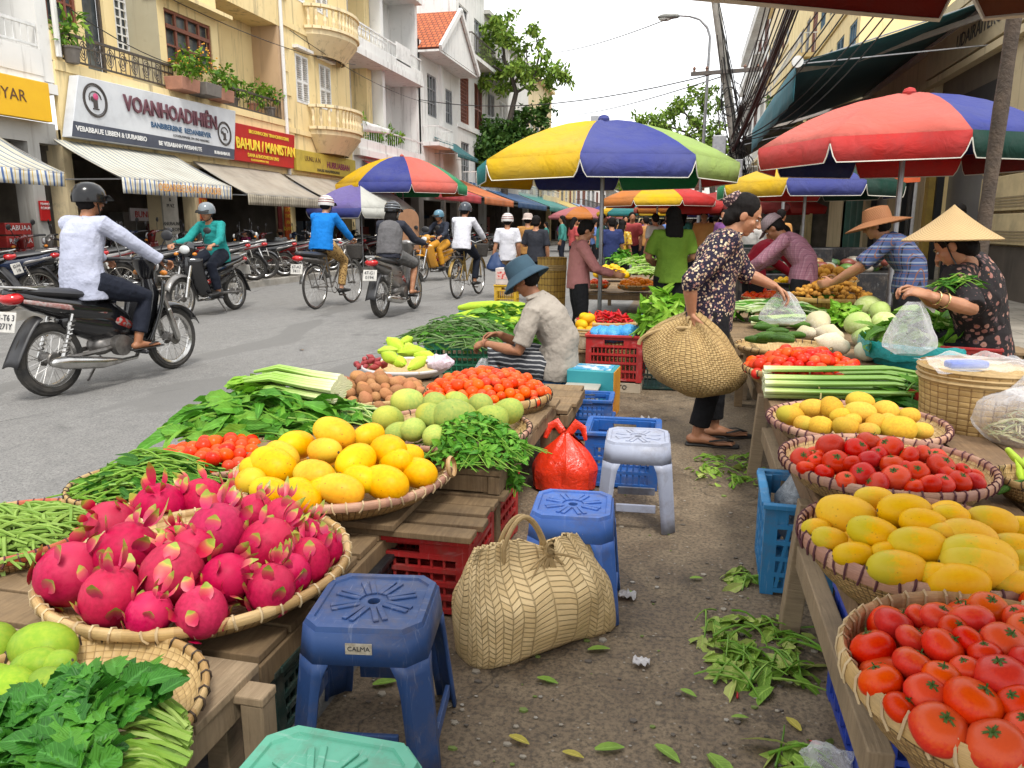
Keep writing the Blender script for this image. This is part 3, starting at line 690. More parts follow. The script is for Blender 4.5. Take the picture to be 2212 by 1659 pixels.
def hat_cone(o,q,Hm,r=.25,h=.17,mat=None,z=.06,tilt=0):
 tl = Hm @ Matrix.Rotation(tilt,3,'X'); b = MB(); b.lathe([(.002,h)]+[(r*i/14,h*(1-i/14)-.01*math.sin(pi*i/14)) for i in range(1,15)]+[(r-.004,-.006)]+[(r*i/10,h*(1-i/10)-.014) for i in range(9,0,-1)],40,q(0,-.01,z),tl,us=1)
 b.build('hat',mat or straw('cone_straw',(.52,.36,.17),(.30,.19,.08),(46,75)),o)
 b = MB(); b.tube([q(-.09,.0,z+.03),q(-.07,.02,-.06),q(-.02,.03,-.125),q(.05,.03,-.10),q(.09,0,z+.03)],[(.012,.003)]*5,6); b.build('chin_strap',M('strap_black',(.012,.012,.014)),o)
def hat_bucket(o,q,Hm,mat,brim=.075,drop=.05,crown=.1,z=.045):
 b = MB(); prof = [(0,crown+.012),(.05,crown+.008),(.088,crown-.006),(.098,.05),(.104,0),(.104+brim*.5,-drop*.45),(.104+brim,-drop),(.104+brim-.002,-drop-.006),(.104+brim*.5,-drop*.5-.006),(.101,-.008)]
 b.lathe(prof,28,q(0,-.012,z),Hm,sx=.97,sy=1.1,wob=.035); b.build('hat',mat,o)
def hat_cap(o,q,Hm,mat):
 b = MB(); b.lathe([(0,.105),(.05,.1),(.085,.075),(.1,.02),(.1,0)],20,q(0,-.012,.03),Hm,sx=.95,sy=1.08); b.grid(lambda a,e: q((a-.5)*.16*(1-.15*e),.085+.085*e*(1-(2*a-1)**2*.35),.035-.02*e),8,3); b.build('hat',mat,o,solid=.004)
def hat_scarf(o,q,Hm,mat):
 b = MB(); b.lathe([(.03,.04),(.05,.035),(.058,.01),(.05,-.02),(.03,-.03)],16,q(0,-.1,.045),Hm @ Matrix.Rotation(R(55),3,'X'),wob=.12); b.build('hair_wrap',mat,o)
HATS = dict(helmet=hat_helmet,cone=hat_cone,bucket=hat_bucket,cap=hat_cap,scarf=hat_scarf)
def to_local(loc,rz,scale=1.0):
 m = Matrix.Rotation(-rz,3,'Z'); return lambda p: (m @ (V3(p)-V3(loc)))/scale
BLACKP = fab('black_trousers',(.012,.012,.014)); NAVY = fab('navy_trousers',(.014,.017,.028))
# --- woman with the flowered blouse
wl = V3((.15,4.62,0)); wr_ = R(-84); L = to_local(wl,wr_)
FLOW = mat_flowers('flowered_cotton',(.018,.014,.030),[(.55,.42,.26),(.40,.28,.20),(.62,.52,.36),(.30,.16,.14)],58,.37,(.26,.17,.15))
J = dict(STAND,pel=(0,-.01,.84),wai=(0,.0,.98),che=(0,.03,1.12),nek=(0,.095,1.245),hed=(0,.16,1.345),face=(.12,.86,-.42),shR=(.165,.045,1.2),shL=(-.165,.075,1.2),
 hiR=(.085,-.01,.81),hiL=(-.085,-.01,.81),knR=(.09,.02,.44),knL=(-.09,.05,.44),anR=(.10,-.06,.075),anL=(-.09,.06,.075),toR=(.12,.1,.025),toL=(-.11,.22,.025))
hb = L(aty(1494,676,4.42)); J['wrR'] = hb; J['elR'] = L(aty(1490,612,4.36)); J['hdR'] = (0,.15,-1); J['pnR'] = (-.3,.9,.1); J['curlR'] = 68
hp = L(aty(1672,618,4.82)); J['wrL'] = hp; J['elL'] = (J['shL'][0]-.02,.22,1.0); J['hdL'] = (.12,.8,-.55); J['pnL'] = (.2,-.5,-.8); J['curlL'] = 38
person('woman in a dark flowered blouse holding a straw shopping bag in the aisle',wl,wr_,J,SKIN,FLOW,1.18,.09,BLACKP,1.88,'nape',('scarf',mat_flowers('scarf_print',(.05,.03,.04),[(.5,.36,.3),(.35,.22,.2)],60,.4)),'sandal',.0055,girth=1.02,fold=.010,shirtw=1.5)
WOMAN_HAND = wl+Matrix.Rotation(wr_,3,'Z') @ V3(hb); WOMAN_HAND2 = wl+Matrix.Rotation(wr_,3,'Z') @ V3(hp)
# --- seated man with the bucket hat
sl = atz(1205,812,.24); sl.z = 0; sr = R(80); L = to_local(sl,sr); SEAT1 = sl.copy(); yy_ = sl.y
J = dict(SIT); pj = lambda u,v,dy=0: L(aty(u,v,yy_+dy))
J.update(pel=(0,0,.33),wai=pj(1212,735),che=pj(1185,685),nek=pj(1152,638),hed=pj(1132,604),face=(0,.84,-.54),shR=pj(1160,672,.17),shL=pj(1150,680,-.16),elL=pj(1120,760,-.20),wrL=pj(1046,742,-.06),hdL=(.25,.9,-.25),pnL=(.6,.1,-.8),elR=pj(1115,740,.2),wrR=pj(1078,722,.08),hdR=(-.35,.9,-.05),pnR=(-.5,0,-.8),
 hiR=(.09,.05,.30),hiL=(-.09,.05,.30),knR=(.15,.44,.40),knL=(-.15,.44,.40),anR=(.14,.36,.10),anL=(-.14,.36,.10),curlL=45,curlR=45)
def watch(o,J,q,Hm):
 w_ = J['wrL']; d = (J['wrL']-J['elL']).normalized(); b = MB(); b.lathe([(.033,-.008),(.035,0),(.033,.008)],16,w_-d*.02,frame_of(d) @ Matrix.Rotation(R(-90),3,'X')); b.build('bracelet',M('brown_strap',(.25,.1,.05)),o)
person('man in a blue bucket hat and grey shirt sitting among the baskets',sl,sr,J,SKIN2,fab('taupe_shirt',(.36,.32,.27),(.29,.255,.215)),.80,.04,mat_bands('striped_trousers',(.02,.022,.028),(.34,.34,.34),30,2,.25),1.9,'short',('bucket',M('blue_denim',(.028,.068,.098),(.018,.045,.07),7,.85,.3,60),.062,.062),'sandal',.0065,girth=1.12,fold=.013,extra=watch,scale=1.0)
# --- woman in the cone hat
cl_ = V3((1.78,4.75,0)); cr = R(62); L = to_local(cl_,cr); CH = aty(2062,500,4.55)
def build_cone_woman():
 global CONE_HAND
 yy = 4.55; pj = lambda u,v,y: L(aty(u,v,y))
 J = dict(SIT); hd = pj(2058,530,4.5); J.update(hed=hd,nek=pj(2085,572,4.6),che=pj(2105,625,4.72),wai=pj(2120,690,4.82),pel=pj(2125,755,4.85),face=(0,.80,-.55))
 n = J['nek']; c = J['che']
 J.update(shR=V3(n)+V3((.175,.0,-.06)),shL=V3(n)+V3((-.175,.0,-.06)),elL=pj(2098,668,4.25),wrL=pj(2012,640,4.15),hdL=(.15,.95,.25),pnL=(.4,.1,-.8),elR=pj(2020,655,4.72),wrR=pj(1990,632,4.42),hdR=(-.3,.8,.25),pnR=(-.5,0,-.8),curlL=30,curlR=48)
 p = V3(J['pel']); J.update(hiR=p+V3((.09,.05,-.02)),hiL=p+V3((-.09,.05,-.02)),knR=p+V3((.14,.40,.05)),knL=p+V3((-.16,.40,.05)),anR=p+V3((.14,.30,-p.z+.08)),anL=p+V3((-.16,.30,-p.z+.08)),toR=p+V3((.15,.46,-p.z+.03)),toL=p+V3((-.17,.46,-p.z+.03)))
 def bangle(o,J,q,Hm):
  d = (V3(J['wrL'])-V3(J['elL'])); ln = d.length; d.normalize()
  for k in (.03,.08): b = MB(); b.lathe([(.031+k*.1,-.004),(.034+k*.1,0),(.031+k*.1,.004)],16,V3(J['wrL'])-d*k,frame_of(d) @ Matrix.Rotation(R(-90),3,'X')); b.build('bangle',M('gold',(.7,.5,.22),None,5,.25,0,metal=.9),o)
 CONE_HAND = cl_+Matrix.Rotation(cr,3,'Z') @ V3(J['wrL'])
 person('woman in a cone hat and dark printed blouse filling a plastic bag',cl_,cr,J,SKIN,mat_flowers('dark_print',(.018,.015,.016),[(.26,.12,.10),(.15,.09,.09),(.34,.19,.15),(.02,.02,.02)],24,.34,(.15,.08,.075)),1.0,.06,BLACKP,2,'nape',('cone',.240,.18,None,.03,R(33)),'sandal',.006,girth=1.1,fold=.012,extra=bangle,shirtw=1.5)
 return J
JC = build_cone_woman()
SEAT2 = cl_+Matrix.Rotation(cr,3,'Z') @ V3(JC['pel'])
# --- the rest of the sellers and shoppers
def stand_at(u,vhead,y,rz,label,h=1.56,face=None,lean=0,**kw):
 """standing figure whose head top shows at (u, vhead) when it stands at depth y"""
 t = aty(u,vhead,y); J = dict(STAND,**kw.pop('J',{})); s = max(.8,min(1.1,t.z/1.555))
 return person(label,(t.x,y,t.z-1.555*s if abs(t.z-1.555*s) > .02 else 0),rz,J,scale=s,**kw)
reach = dict(elR=(.22,.16,1.0),wrR=(.13,.38,.93),hdR=(0,1,-.2),elL=(-.22,.16,1.0),wrL=(-.13,.38,.93),hdL=(0,1,-.2),nek=(0,.03,1.29),hed=(0,.085,1.41),face=(0,.85,-.5),che=(0,.015,1.16))
stand_at(1252,470,7.6,R(-72),'person in a dusty pink long sleeved top leaning over the yellow fruit',J=reach,shirt=fab('dusty_pink',(.40,.17,.16),(.33,.13,.125)),sleeve=1.85,hem=.03,pants=BLACKP,hair='short',voxel=.009)
stand_at(1456,446,8.0,R(14),'woman with long black hair in a green top seen from behind',J=dict(elR=(.23,.0,1.02),wrR=(.14,.2,.98),hdR=(-.3,1,0),elL=(-.25,.03,1.02),wrL=(-.16,.2,.95),hdL=(.2,1,0)),shirt=fab('leaf_green',(.16,.28,.03),(.12,.22,.025)),sleeve=.8,hem=.04,pants=BLACKP,hair='long',voxel=.009,girth=1.06,shoes='shoe')
bend = dict(reach,che=(0,.10,1.13),nek=(0,.22,1.23),hed=(0,.31,1.31),face=(0,.7,-.7),shR=(.165,.17,1.2),shL=(-.165,.17,1.2),elR=(.23,.36,1.0),elL=(-.23,.36,1.0),wrR=(.16,.56,.86),wrL=(-.16,.56,.86))
stand_at(1636,462,8.3,R(-70),'woman in a red jacket bending over the far vegetables',J=bend,shirt=fab('crimson_jacket',(.33,.012,.03),(.24,.01,.022)),sleeve=1.9,hem=.02,pants=BLACKP,hair='short',voxel=.011,skin=SKIN3)
stand_at(1748,436,7.6,R(72),'man in a cap and pink checked shirt sorting vegetables',J=bend,shirt=mat_plaid('pink_check',((.30,.14,.18),(.36,.2,.24),(.22,.09,.13),(.14,.06,.09)),26),sleeve=1.9,hem=.02,pants=BLACKP,hair='short',hat=('cap',mat_plaid('cap_check',((.25,.19,.2),(.3,.24,.25),(.2,.15,.16),(.14,.1,.11)),40)),voxel=.009,skin=SKIN2)
stand_at(1985,424,6.6,R(70),'seller in a floppy orange straw hat and blue plaid shirt',J=dict(bend,face=(0,.95,-.25),hed=(0,.29,1.33)),shirt=mat_plaid('blue_plaid',((.045,.07,.16),(.015,.02,.04),(.26,.29,.33),(.2,.08,.04)),16),sleeve=.9,hem=.02,pants=BLACKP,hair='short',hat=('bucket',straw('orange_straw',(.34,.15,.06),(.22,.085,.035),(40,40)),.13,.045,.1,.04),voxel=.009)
stand_at(1096,464,13.4,R(8),'walker in a white shirt and white cap carrying a blue bag',J=dict(wrL=(-.26,-.02,.8),knR=(.09,.1,.46)),shirt=fab('white_shirt',(.62,.62,.66),(.52,.52,.57)),sleeve=.8,hem=.08,pants=fab('tan_shorts',(.3,.21,.13)),plen=1.1,hair='short',hat=('helmet',('white',(.6,.58,.56)),(.25,.05,.04),False),shoes='shoe',voxel=.013,eyes=False)
stand_at(1158,466,12.8,R(-4),'walker in a black top and black trousers',J=dict(elL=(-.23,.02,1.03),wrL=(-.18,.2,1.05)),shirt=fab('charcoal_top',(.022,.024,.032),(.03,.032,.04)),sleeve=.9,hem=.06,pants=BLACKP,hair='short',shoes='shoe',voxel=.013,eyes=False)
stand_at(1140,462,15,R(4),'walker in a brown top with a pale headscarf',shirt=fab('ochre_top',(.4,.2,.06)),sleeve=.9,hem=.04,pants=NAVY,hair='short',hat=('bucket',fab('pale_scarf',(.55,.45,.4)),.02,.02,.1,.02),voxel=.015,eyes=False)
stand_at(1322,470,15,R(20),'stout man in a navy shirt standing by the far stalls',shirt=fab('navy_shirt',(.025,.035,.12),(.02,.03,.09)),sleeve=.9,hem=.05,pants=fab('grey_trousers',(.1,.1,.11)),hair='short',voxel=.014,girth=1.15,eyes=False)
stand_at(1345,476,15.6,R(-30),'woman in a yellow patterned top beside the man in navy',shirt=mat_flowers('yellow_print',(.5,.3,.03),[(.2,.05,.03),(.6,.5,.2)],18,.4),sleeve=.9,hem=.05,pants=BLACKP,hair='long',voxel=.015,eyes=False)
stand_at(530,495,17.5,R(150),'woman in a bright pink print sitting outside the beige awning shop',shirt=mat_flowers('pink_print',(.35,.02,.12),[(.6,.3,.35),(.2,.02,.1)],14,.36),sleeve=.8,pants=BLACKP,hair='bun',voxel=.016,skin=SKIN3)
stand_at(605,496,18.5,R(60),'person in a pale grey shirt by the tall red banner',shirt=fab('pale_grey_shirt',(.42,.44,.44)),sleeve=.8,pants=NAVY,hair='short',voxel=.016,hat=('cap',fab('tan_cap',(.3,.15,.09))))
stand_at(660,492,21,R(-170),'person in a grey hooded top in front of the dark shop',shirt=fab('slate_hoodie',(.13,.14,.17)),sleeve=1.9,pants=NAVY,hair='short',voxel=.018,eyes=False)
stand_at(515,498,18.8,R(-160),'person in black holding a white cap under the beige awning',shirt=fab('black_top',(.02,.02,.022)),sleeve=1.6,pants=NAVY,hair='long',voxel=.018,eyes=False)
stand_at(2075,440,12.5,R(120),'man in black standing in the grey shop doorway',h=1.6,shirt=fab('black_top',(0,0,0)),sleeve=1.9,pants=BLACKP,hair='short',voxel=.016,eyes=False,skin=SKIN2)
# far crowd: simple copies of four builds
rng = random.Random(9)
PROT = []
for i,(sh,sl_,c) in enumerate([((.12,.2,.45),.8,'blue'),((.45,.08,.08),.8,'red'),((.5,.48,.45),.9,'white'),((.06,.25,.22),1.7,'teal'),((.5,.25,.08),.8,'orange'),((.25,.1,.3),.8,'purple')]):
 PROT.append((person('x',(0,0,-50),0,STAND,shirt=fab('crowd_'+c,sh),sleeve=sl_,pants=(BLACKP,NAVY)[i % 2],hair=('short','long')[i % 2],voxel=.03,eyes=False),c))
spots = [(1300,17.5),(1365,18.5),(1395,20),(1415,17),(1440,22),(1475,19),(1500,23),(1520,18),(1545,21),(1565,16.5),(1590,24),(1215,24),(1240,20),(1270,27),(1330,26),(1360,30),(1385,34),(1405,28),(1430,38),(1455,31),(1485,36),(1510,30),(1180,32),(1210,40),(1250,45),(1300,38),(1340,50),(1375,55),(1420,48),(1460,52),(1500,45),(1530,33),(1625,14),(1655,17),(1685,15),(1610,20),(1235,33),(1285,22),(1350,23),(1470,26),(1535,26),(1555,28)]
used = set()
for n_,(u,y) in enumerate(spots):
 i = rng.randrange(len(PROT)); p,c = PROT[i]; q_ = aty(u,500,y); s = rng.uniform(.93,1.06)
 if i not in used: o = p; used.add(i)
 else: o = copy_tree(p)
 o.location = (q_.x,y,0); o.rotation_euler = (0,0,rng.uniform(-3,3)); o.scale = (s,s,s); o['group'] = 'shoppers in %s in the distant crowd' % c; o['label'] = 'distant shopper in a %s top in the crowd down the market street' % c
for i,(p,c) in enumerate(PROT):
 if i not in used: kill(p)
# ------------------------------------------------------------------ houses on the far side of the road
LS = Side(-11.0,1)
def house(name,label,sd=LS,cat='building'): return thing(name,label,cat,(sd.x,0,0))
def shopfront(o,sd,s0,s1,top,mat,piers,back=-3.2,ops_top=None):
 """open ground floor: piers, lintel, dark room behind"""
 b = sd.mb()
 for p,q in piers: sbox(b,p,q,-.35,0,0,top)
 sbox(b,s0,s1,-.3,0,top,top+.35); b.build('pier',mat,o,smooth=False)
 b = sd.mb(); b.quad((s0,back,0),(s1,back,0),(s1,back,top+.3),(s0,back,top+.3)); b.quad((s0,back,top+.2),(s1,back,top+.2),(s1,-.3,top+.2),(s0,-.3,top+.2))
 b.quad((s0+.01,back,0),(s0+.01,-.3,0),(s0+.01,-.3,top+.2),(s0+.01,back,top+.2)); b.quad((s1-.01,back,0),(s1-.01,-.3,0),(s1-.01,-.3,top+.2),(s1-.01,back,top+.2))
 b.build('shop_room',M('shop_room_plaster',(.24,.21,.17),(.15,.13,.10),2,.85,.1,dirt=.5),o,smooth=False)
 rng = random.Random(int(s0*10))
 fm = [M('fit_%d' % i,c,None,8,.6,.1) for i,c in enumerate([(.06,.055,.05),(.2,.04,.03),(.26,.2,.12),(.08,.12,.17),(.3,.28,.25)])]
 for i in range(int((s1-s0)*2.4)):
  s = rng.uniform(s0+.2,s1-.5); h = rng.uniform(.5,1.9); dd = rng.uniform(back+.1,back+1.9); b = sd.mb(); sbox(b,s,s+rng.uniform(.3,.8),dd,dd+.4,.13,h); b.build('shop_fitting',rng.choice(fm),o,smooth=False)
def rollup(o,sd,s0,s1,z0,z1,d,mat):
 b = sd.mb(); b.grid(lambda a,c: (s0+(s1-s0)*a,d+.02*math.sin(c*(z1-z0)*45),z0+(z1-z0)*c),1,int((z1-z0)*30)); b.build('roller_door',mat,o,smooth=False)
# --- white house with the yellow sign
o = house('terraced_house','white house with a white balcony rail beside the yellow shop sign')
b = LS.mb(); wall_open(b,4,12.0,4.2,9,-.9,[(10.2,11.2,4.35,6.3),(7.6,9.6,4.9,6.4)]); sbox(b,11.75,12.0,-.9,0,3.75,9); sbox(b,4,11.75,-.9,.02,3.72,3.82); sbox(b,4,11.75,-.1,.03,3.82,4.25); sbox(b,4,12.0,-1,.05,3.55,3.72)
sbox(b,4,12,-.9,.1,6.9,7.05)
b.build('wall',W_WHITE,o,smooth=False)
window(o,LS,10.2,11.2,4.35,6.3,-.95,'door',M('ochre_timber',(.42,.25,.06),None,9,.6),'door',2,4)
window(o,LS,7.6,9.6,4.9,6.4,-.95)
railing(o,LS,4,11.72,-.03,4.3,4.66,WHITEP,step=.15)
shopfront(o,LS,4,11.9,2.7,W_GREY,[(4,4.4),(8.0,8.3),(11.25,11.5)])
s_ = sign_board('shop_sign','plain yellow shop sign with brown lettering above the corner striped awning',LS,[(6.0,3.02),(11.62,3.04),(11.62,3.68),(6.0,3.66)],.1,.12,M('yellow_sign',(.78,.45,.01),(.74,.41,.01),3,.45,.05))
text(s_,'QUYEN NUYAR',.26,M('brown_letter',(.12,.05,.02)),(.225,10.2,3.38),(R(90),0,R(90)))
# --- wide cream house with the balcony
o = house('terraced_house','wide yellow house with scrolled balcony rails above the long white sign')
b = LS.mb()
XB = -.75; q_ = lambda u,v: atx(u,v,LS.x+XB)
W1 = (q_(100,30).y,q_(165,30).y,q_(150,62).z,7.2); W2 = (q_(182,60).y,q_(228,60).y,4.2,6.6); W3 = (q_(249,50).y,q_(281,50).y,q_(270,112).z,7.4)
wall_open(b,12.0,15.0,4.15,7.6,XB,[W1,W2,W3])
sbox(b,12.0,12.22,XB,.02,4.12,4.62)
wall_open(b,14.98,17.12,4.15,7.6,-.02,[(15.2,16.85,4.75,5.82)])
b.quad((17.12,-.02,4.15),(17.12,XB,4.15),(17.12,XB,7.6),(17.12,-.02,7.6))
wall_open(b,17.12,19.95,4.15,6.6,XB,[(17.3,17.95,4.18,5.6),(17.35,17.9,5.75,6.05)])
sbox(b,17.12,20.05,XB,.03,6.55,7.6)
sbox(b,12.0,20.05,XB,.06,3.98,4.14); sbox(b,12.0,20.05,-.05,.03,2.7,3.98)
sbox(b,14.9,17.2,-.3,.35,6.02,6.1)
b.build('wall',W_YEL,o,smooth=False)
b = LS.mb(); b.quad((14.98,-.02,4.15),(14.98,XB,4.15),(14.98,XB,7.6),(14.98,-.02,7.6)); b.build('side_wall',W_YEL_SHADED,o,smooth=False)
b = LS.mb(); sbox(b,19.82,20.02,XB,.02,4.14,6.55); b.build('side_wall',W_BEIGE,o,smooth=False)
window(o,LS,15.2,16.85,4.75,5.82,-.08,'transom',WOODRED,nx=4,nz=3); window(o,LS,*W1,XB-.05,'plain',WOODRED,nx=3,nz=5)
window(o,LS,*W2,XB-.1,'plain',IRON,'door',1,1); window(o,LS,*W3,XB-.05,'lattice',WHITEP)
b = LS.mb(); sbox(b,17.3,17.95,XB-.12,XB-.06,4.18,5.6); b.build('door',M('red_door',(.19,.02,.015),None,8,.5),o,smooth=False,bevel=.01)
window(o,LS,17.35,17.9,5.75,6.05,XB-.06,'plain',M('timber_bar',(.3,.2,.08)),nx=4,nz=1)
railing(o,LS,12.25,15.3,.0,4.2,4.68,IRON,'scroll'); railing(o,LS,17.0,19.8,.0,4.16,4.62,IRON,'bars',.16)
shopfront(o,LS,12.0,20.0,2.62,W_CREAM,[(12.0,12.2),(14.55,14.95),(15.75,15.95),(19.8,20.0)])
for s,z,t_,c in ((15.5,1.55,'BUNRIEN',(.6,.08,.05)),):
 b = LS.mb(); sbox(b,s-.5,s+.6,-1.2,-1.16,z-.14,z+.14); p_ = b.build('light_box',M('white_red_box',(.55,.5,.5)),o,smooth=False); text(p_,t_,.2,M('red_letter',(.55,.03,.02)),(-1.15,s+.05,z),(R(90),0,R(90)))
s_ = sign_board('shop_sign','long white shop sign with two round emblems and purple lettering',LS,[(11.95,2.84),(17.0,2.86),(17.2,4.0),(12.28,3.93)],.06,.2,M('white_sign',(.62,.64,.66),(.55,.57,.6),2,.4,.03,dirt=.25))
b = LS.mb(); b.add([(11.96,.266,2.85),(16.98,.266,2.87),(17.03,.266,3.10),(12.03,.266,3.12)],[(0,1,2,3)]); b.build('dark_band',M('slate_band',(.07,.08,.11),None,4,.4,.03),s_,smooth=False,recalc=False)
PUR = M('purple_letter',(.1,.035,.055),(.16,.06,.07),20,.5,.05); BLU = M('blue_letter',(.02,.09,.2),None,9,.5,0); INK = M('ink_letter',(.03,.03,.035)); WHT = M('white_letter',(.8,.8,.78))
rT = (R(90),0,R(90))
text(s_,'VOANHOADIHIÊN',.42,PUR,(.285,14.86,3.605),(R(90),R(.2),R(90)),sx=.86,ext=.015,bold=.006)
text(s_,'BANBIBERBINE  REDANBIEVER',.15,BLU,(.27,15.1,3.31),rT,bold=.003); text(s_,'LOUVERANNABE ON UNS NANOBILE',.075,INK,(.27,15.4,3.175),rT)
text(s_,'VEBABBAUE LIBBEN & UUBABBIO',.125,WHT,(.272,13.0,3.0),rT,bold=.003); text(s_,'BE VEBABANH WEBANUTE',.12,WHT,(.272,15.0,2.97),rT,bold=.003); text(s_,'BUBABABAUE',.1,WHT,(.272,16.5,2.96),rT,bold=.003)
def emblem(s,z,r,hot):
 ax = Matrix(((0,0,1),(1,0,0),(0,1,0)))
 b = MB(); b.lathe([(r,0),(r,.012),(r*.9,.012),(r*.9,0)],32,(.262,s,z),ax); b.lathe([(r*.86,0),(r*.86,.008),(r*.82,.008),(r*.82,0)],32,(.262,s,z),ax)
 o = b.build('emblem',M('emblem_ink',(.06,.05,.045)),s_)
 b = MB()
 b.tube([(.268,s+r*.5*math.cos(a*.5),z+r*.1+r*.42*math.sin(a*.5)) for a in range(0,8)],.012,5); b.tube([(.268,s-r*.25,z-r*.5),(.268,s+r*.25,z-r*.5)],.012,5)
 b.box((.268,s,z-r*.2),(.006,r*.35,r*.5)); b.ell((.268,s-r*.25,z+r*.05),(.006,r*.13,r*.16)); b.build('emblem_mark',M('emblem_ink',(0,0,0)),o,smooth=False)
 if hot: b = MB(); b.ell((.27,s+r*.05,z+r*.22),(.008,r*.22,r*.2)); b.build('emblem_spot',M('pink_spot',(.6,.08,.2)),o)
emblem(12.62,3.55,.3,True); emblem(16.66,3.42,.27,False)
s_ = sign_board('shop_sign','red shop sign with yellow lettering next to the long white sign',LS,[(17.08,2.86),(19.95,2.86),(20.1,3.76),(17.22,3.74)],.06,.16,M('red_sign',(.45,.012,.012),(.36,.01,.01),3,.4,.03))
YL = M('yellow_letter',(.85,.62,.05))
text(s_,'BAHUN / MANISTAN',.36,YL,(.235,18.6,3.27),rT,sx=.86,ext=.01,bold=.008); text(s_,'BROONNOCIEN TIRANONNOCINRI',.12,YL,(.23,18.75,3.6),rT,bold=.003); text(s_,'DANA & BHOONEON UNO',.12,YL,(.23,18.4,3.03),rT,bold=.003); text(s_,'BOANANANINAN UNE',.08,YL,(.23,18.2,2.92),rT)
for s_,z0_,z1_ in ((19.95,2.7,7.5),(12.08,4.2,7.5)): b = LS.mb(); b.tube([(s_,.08,z0_),(s_,.08,z1_)],.05,8); b.build('drain_pipe',W_WHITE,o)
# --- narrow yellow house with rounded balconies
o = house('terraced_house','narrow yellow house with rounded white balconies and louvred white shutters')
b = LS.mb(); wall_open(b,20.07,24.35,3.4,12,0,[(20.75,21.5,4.75,6.05),(22.2,22.95,4.78,6.05),(20.75,21.5,7.5,9),(22.2,22.95,7.5,9)]); sbox(b,20.05,24.35,-.3,.02,2.75,3.4)
for z in (3.98,6.75): sbox(b,20.07,24.35,0,.05,z-.12,z+.02)
for i in range(14): z = 3.6+i*.62; sbox(b,20.05,20.3 if i % 2 else 20.42,0,.03,z,z+.3)
b.build('wall',W_YEL,o,smooth=False)
for a,e,z0,z1 in ((20.75,21.5,4.75,6.05),(22.2,22.95,4.78,6.05),(20.75,21.5,7.5,9),(22.2,22.95,7.5,9)):
 window(o,LS,a,e,z0,z1,-.02,'shutter',WHITEP); b = LS.mb(); sbox(b,a-.1,e+.1,0,.16,z1+.12,z1+.2); b.build('lintel',W_WHITE,o,smooth=False)
for z0,zt in ((3.95,4.78),(6.7,7.5)):
 path = [(22.75+1.35*math.cos(R(a)),.03+.8*math.sin(R(a))) for a in range(180,-1,-15)]
 b = LS.mb(); n = len(path); P = path+[path[0]]
 b.add([(s,d,z0) for s,d in path]+[(s,d,z0+.14) for s,d in path]+[(22.75+(s-22.75)*.7,d*.5,z0-.5) for s,d in path],[tuple(range(n,2*n))]+[(i,i+1,i+1+n,i+n) for i in range(n-1)]+[(i+2*n,i+1+2*n,i+1,i) for i in range(n-1)])
 b.build('balcony_slab',W_CREAM,o,smooth=False); balusters(o,LS,path,z0+.14,zt,W_CREAM)
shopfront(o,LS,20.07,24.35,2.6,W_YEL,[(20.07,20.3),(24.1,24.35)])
s_ = sign_board('shop_sign','mustard yellow shop sign under the rounded balcony',LS,[(20.25,2.84),(24.2,2.84),(24.2,3.42),(20.25,3.42)],.06,.1,M('mustard_sign',(.5,.38,.05),(.42,.32,.05),3,.5,.05,dirt=.3))
text(s_,'UUNU A N',.2,M('brown_letter',(0,0,0)),(.17,21.2,3.2),rT); text(s_,'HUBIUABBAN',.26,M('plum_letter',(.25,.02,.1)),(.17,22.9,3.12),rT,bold=.004); text(s_,'DBAUBIE RIBAJUIRRINUNNR',.12,INK,(.17,22.2,2.93),rT)
# --- white house with long balconies
o = house('terraced_house','white house with two long balconies, potted plants and tall grey windows')
b = LS.mb(); XB = -1.1
ops = [(24.7,26.2,4.3,6.1),(28.2,29.9,4.3,5.7),(24.7,26.0,7.3,9.3),(28.0,29.8,7.3,9.3)]
wall_open(b,24.4,31.0,3.6,13,XB,ops); b.quad((31,XB,3.6),(31,0,3.6),(31,0,13),(31,XB,13)); sbox(b,30.75,31.0,XB,0,3.6,13)
for z in (3.62,6.82,9.9): sbox(b,24.4,31.0,XB,.25,z,z+.22)
sbox(b,24.4,31.0,.12,.2,7.04,7.35); sbox(b,24.4,31.0,.12,.2,3.84,4.15); sbox(b,24.4,31,-.3,0,2.7,3.62)
b.build('wall',W_WHITE,o,smooth=False)
b = LS.mb(); sbox(b,26.9,27.35,XB,-.5,3.85,9.9); b.build('column',W_YEL,o,smooth=False)
b = LS.mb(); sbox(b,27.4,27.65,XB,-.1,3.85,9.9); b.build('column',W_WHITE,o,smooth=False)
for q in ops: window(o,LS,*q,XB-.05,'plain',M('grey_frame',(.3,.31,.32)),nx=4,nz=3)
railing(o,LS,24.4,27.3,.16,7.36,7.85,WHITEP,'scroll',.16); railing(o,LS,27.4,30.9,.16,7.36,7.85,WHITEP,'bars',.14); railing(o,LS,24.4,30.9,.16,4.16,4.66,WHITEP,'bars',.2)
b = LS.mb(); sbox(b,28.1,29.6,.18,.2,7.3,7.95); b.build('cloth',WHITEP,o,smooth=False)
b = LS.mb(); b.grid(lambda a,c: (24.8+2.4*a,.21+.03*math.sin(a*14),4.75-.35*c*(1-.5*a)),14,3); b.build('cloth',WHITEP,o,solid=.01)
shopfront(o,LS,24.4,31.0,2.6,W_GREY,[(24.4,24.7),(27.6,27.9),(30.7,31.0)])
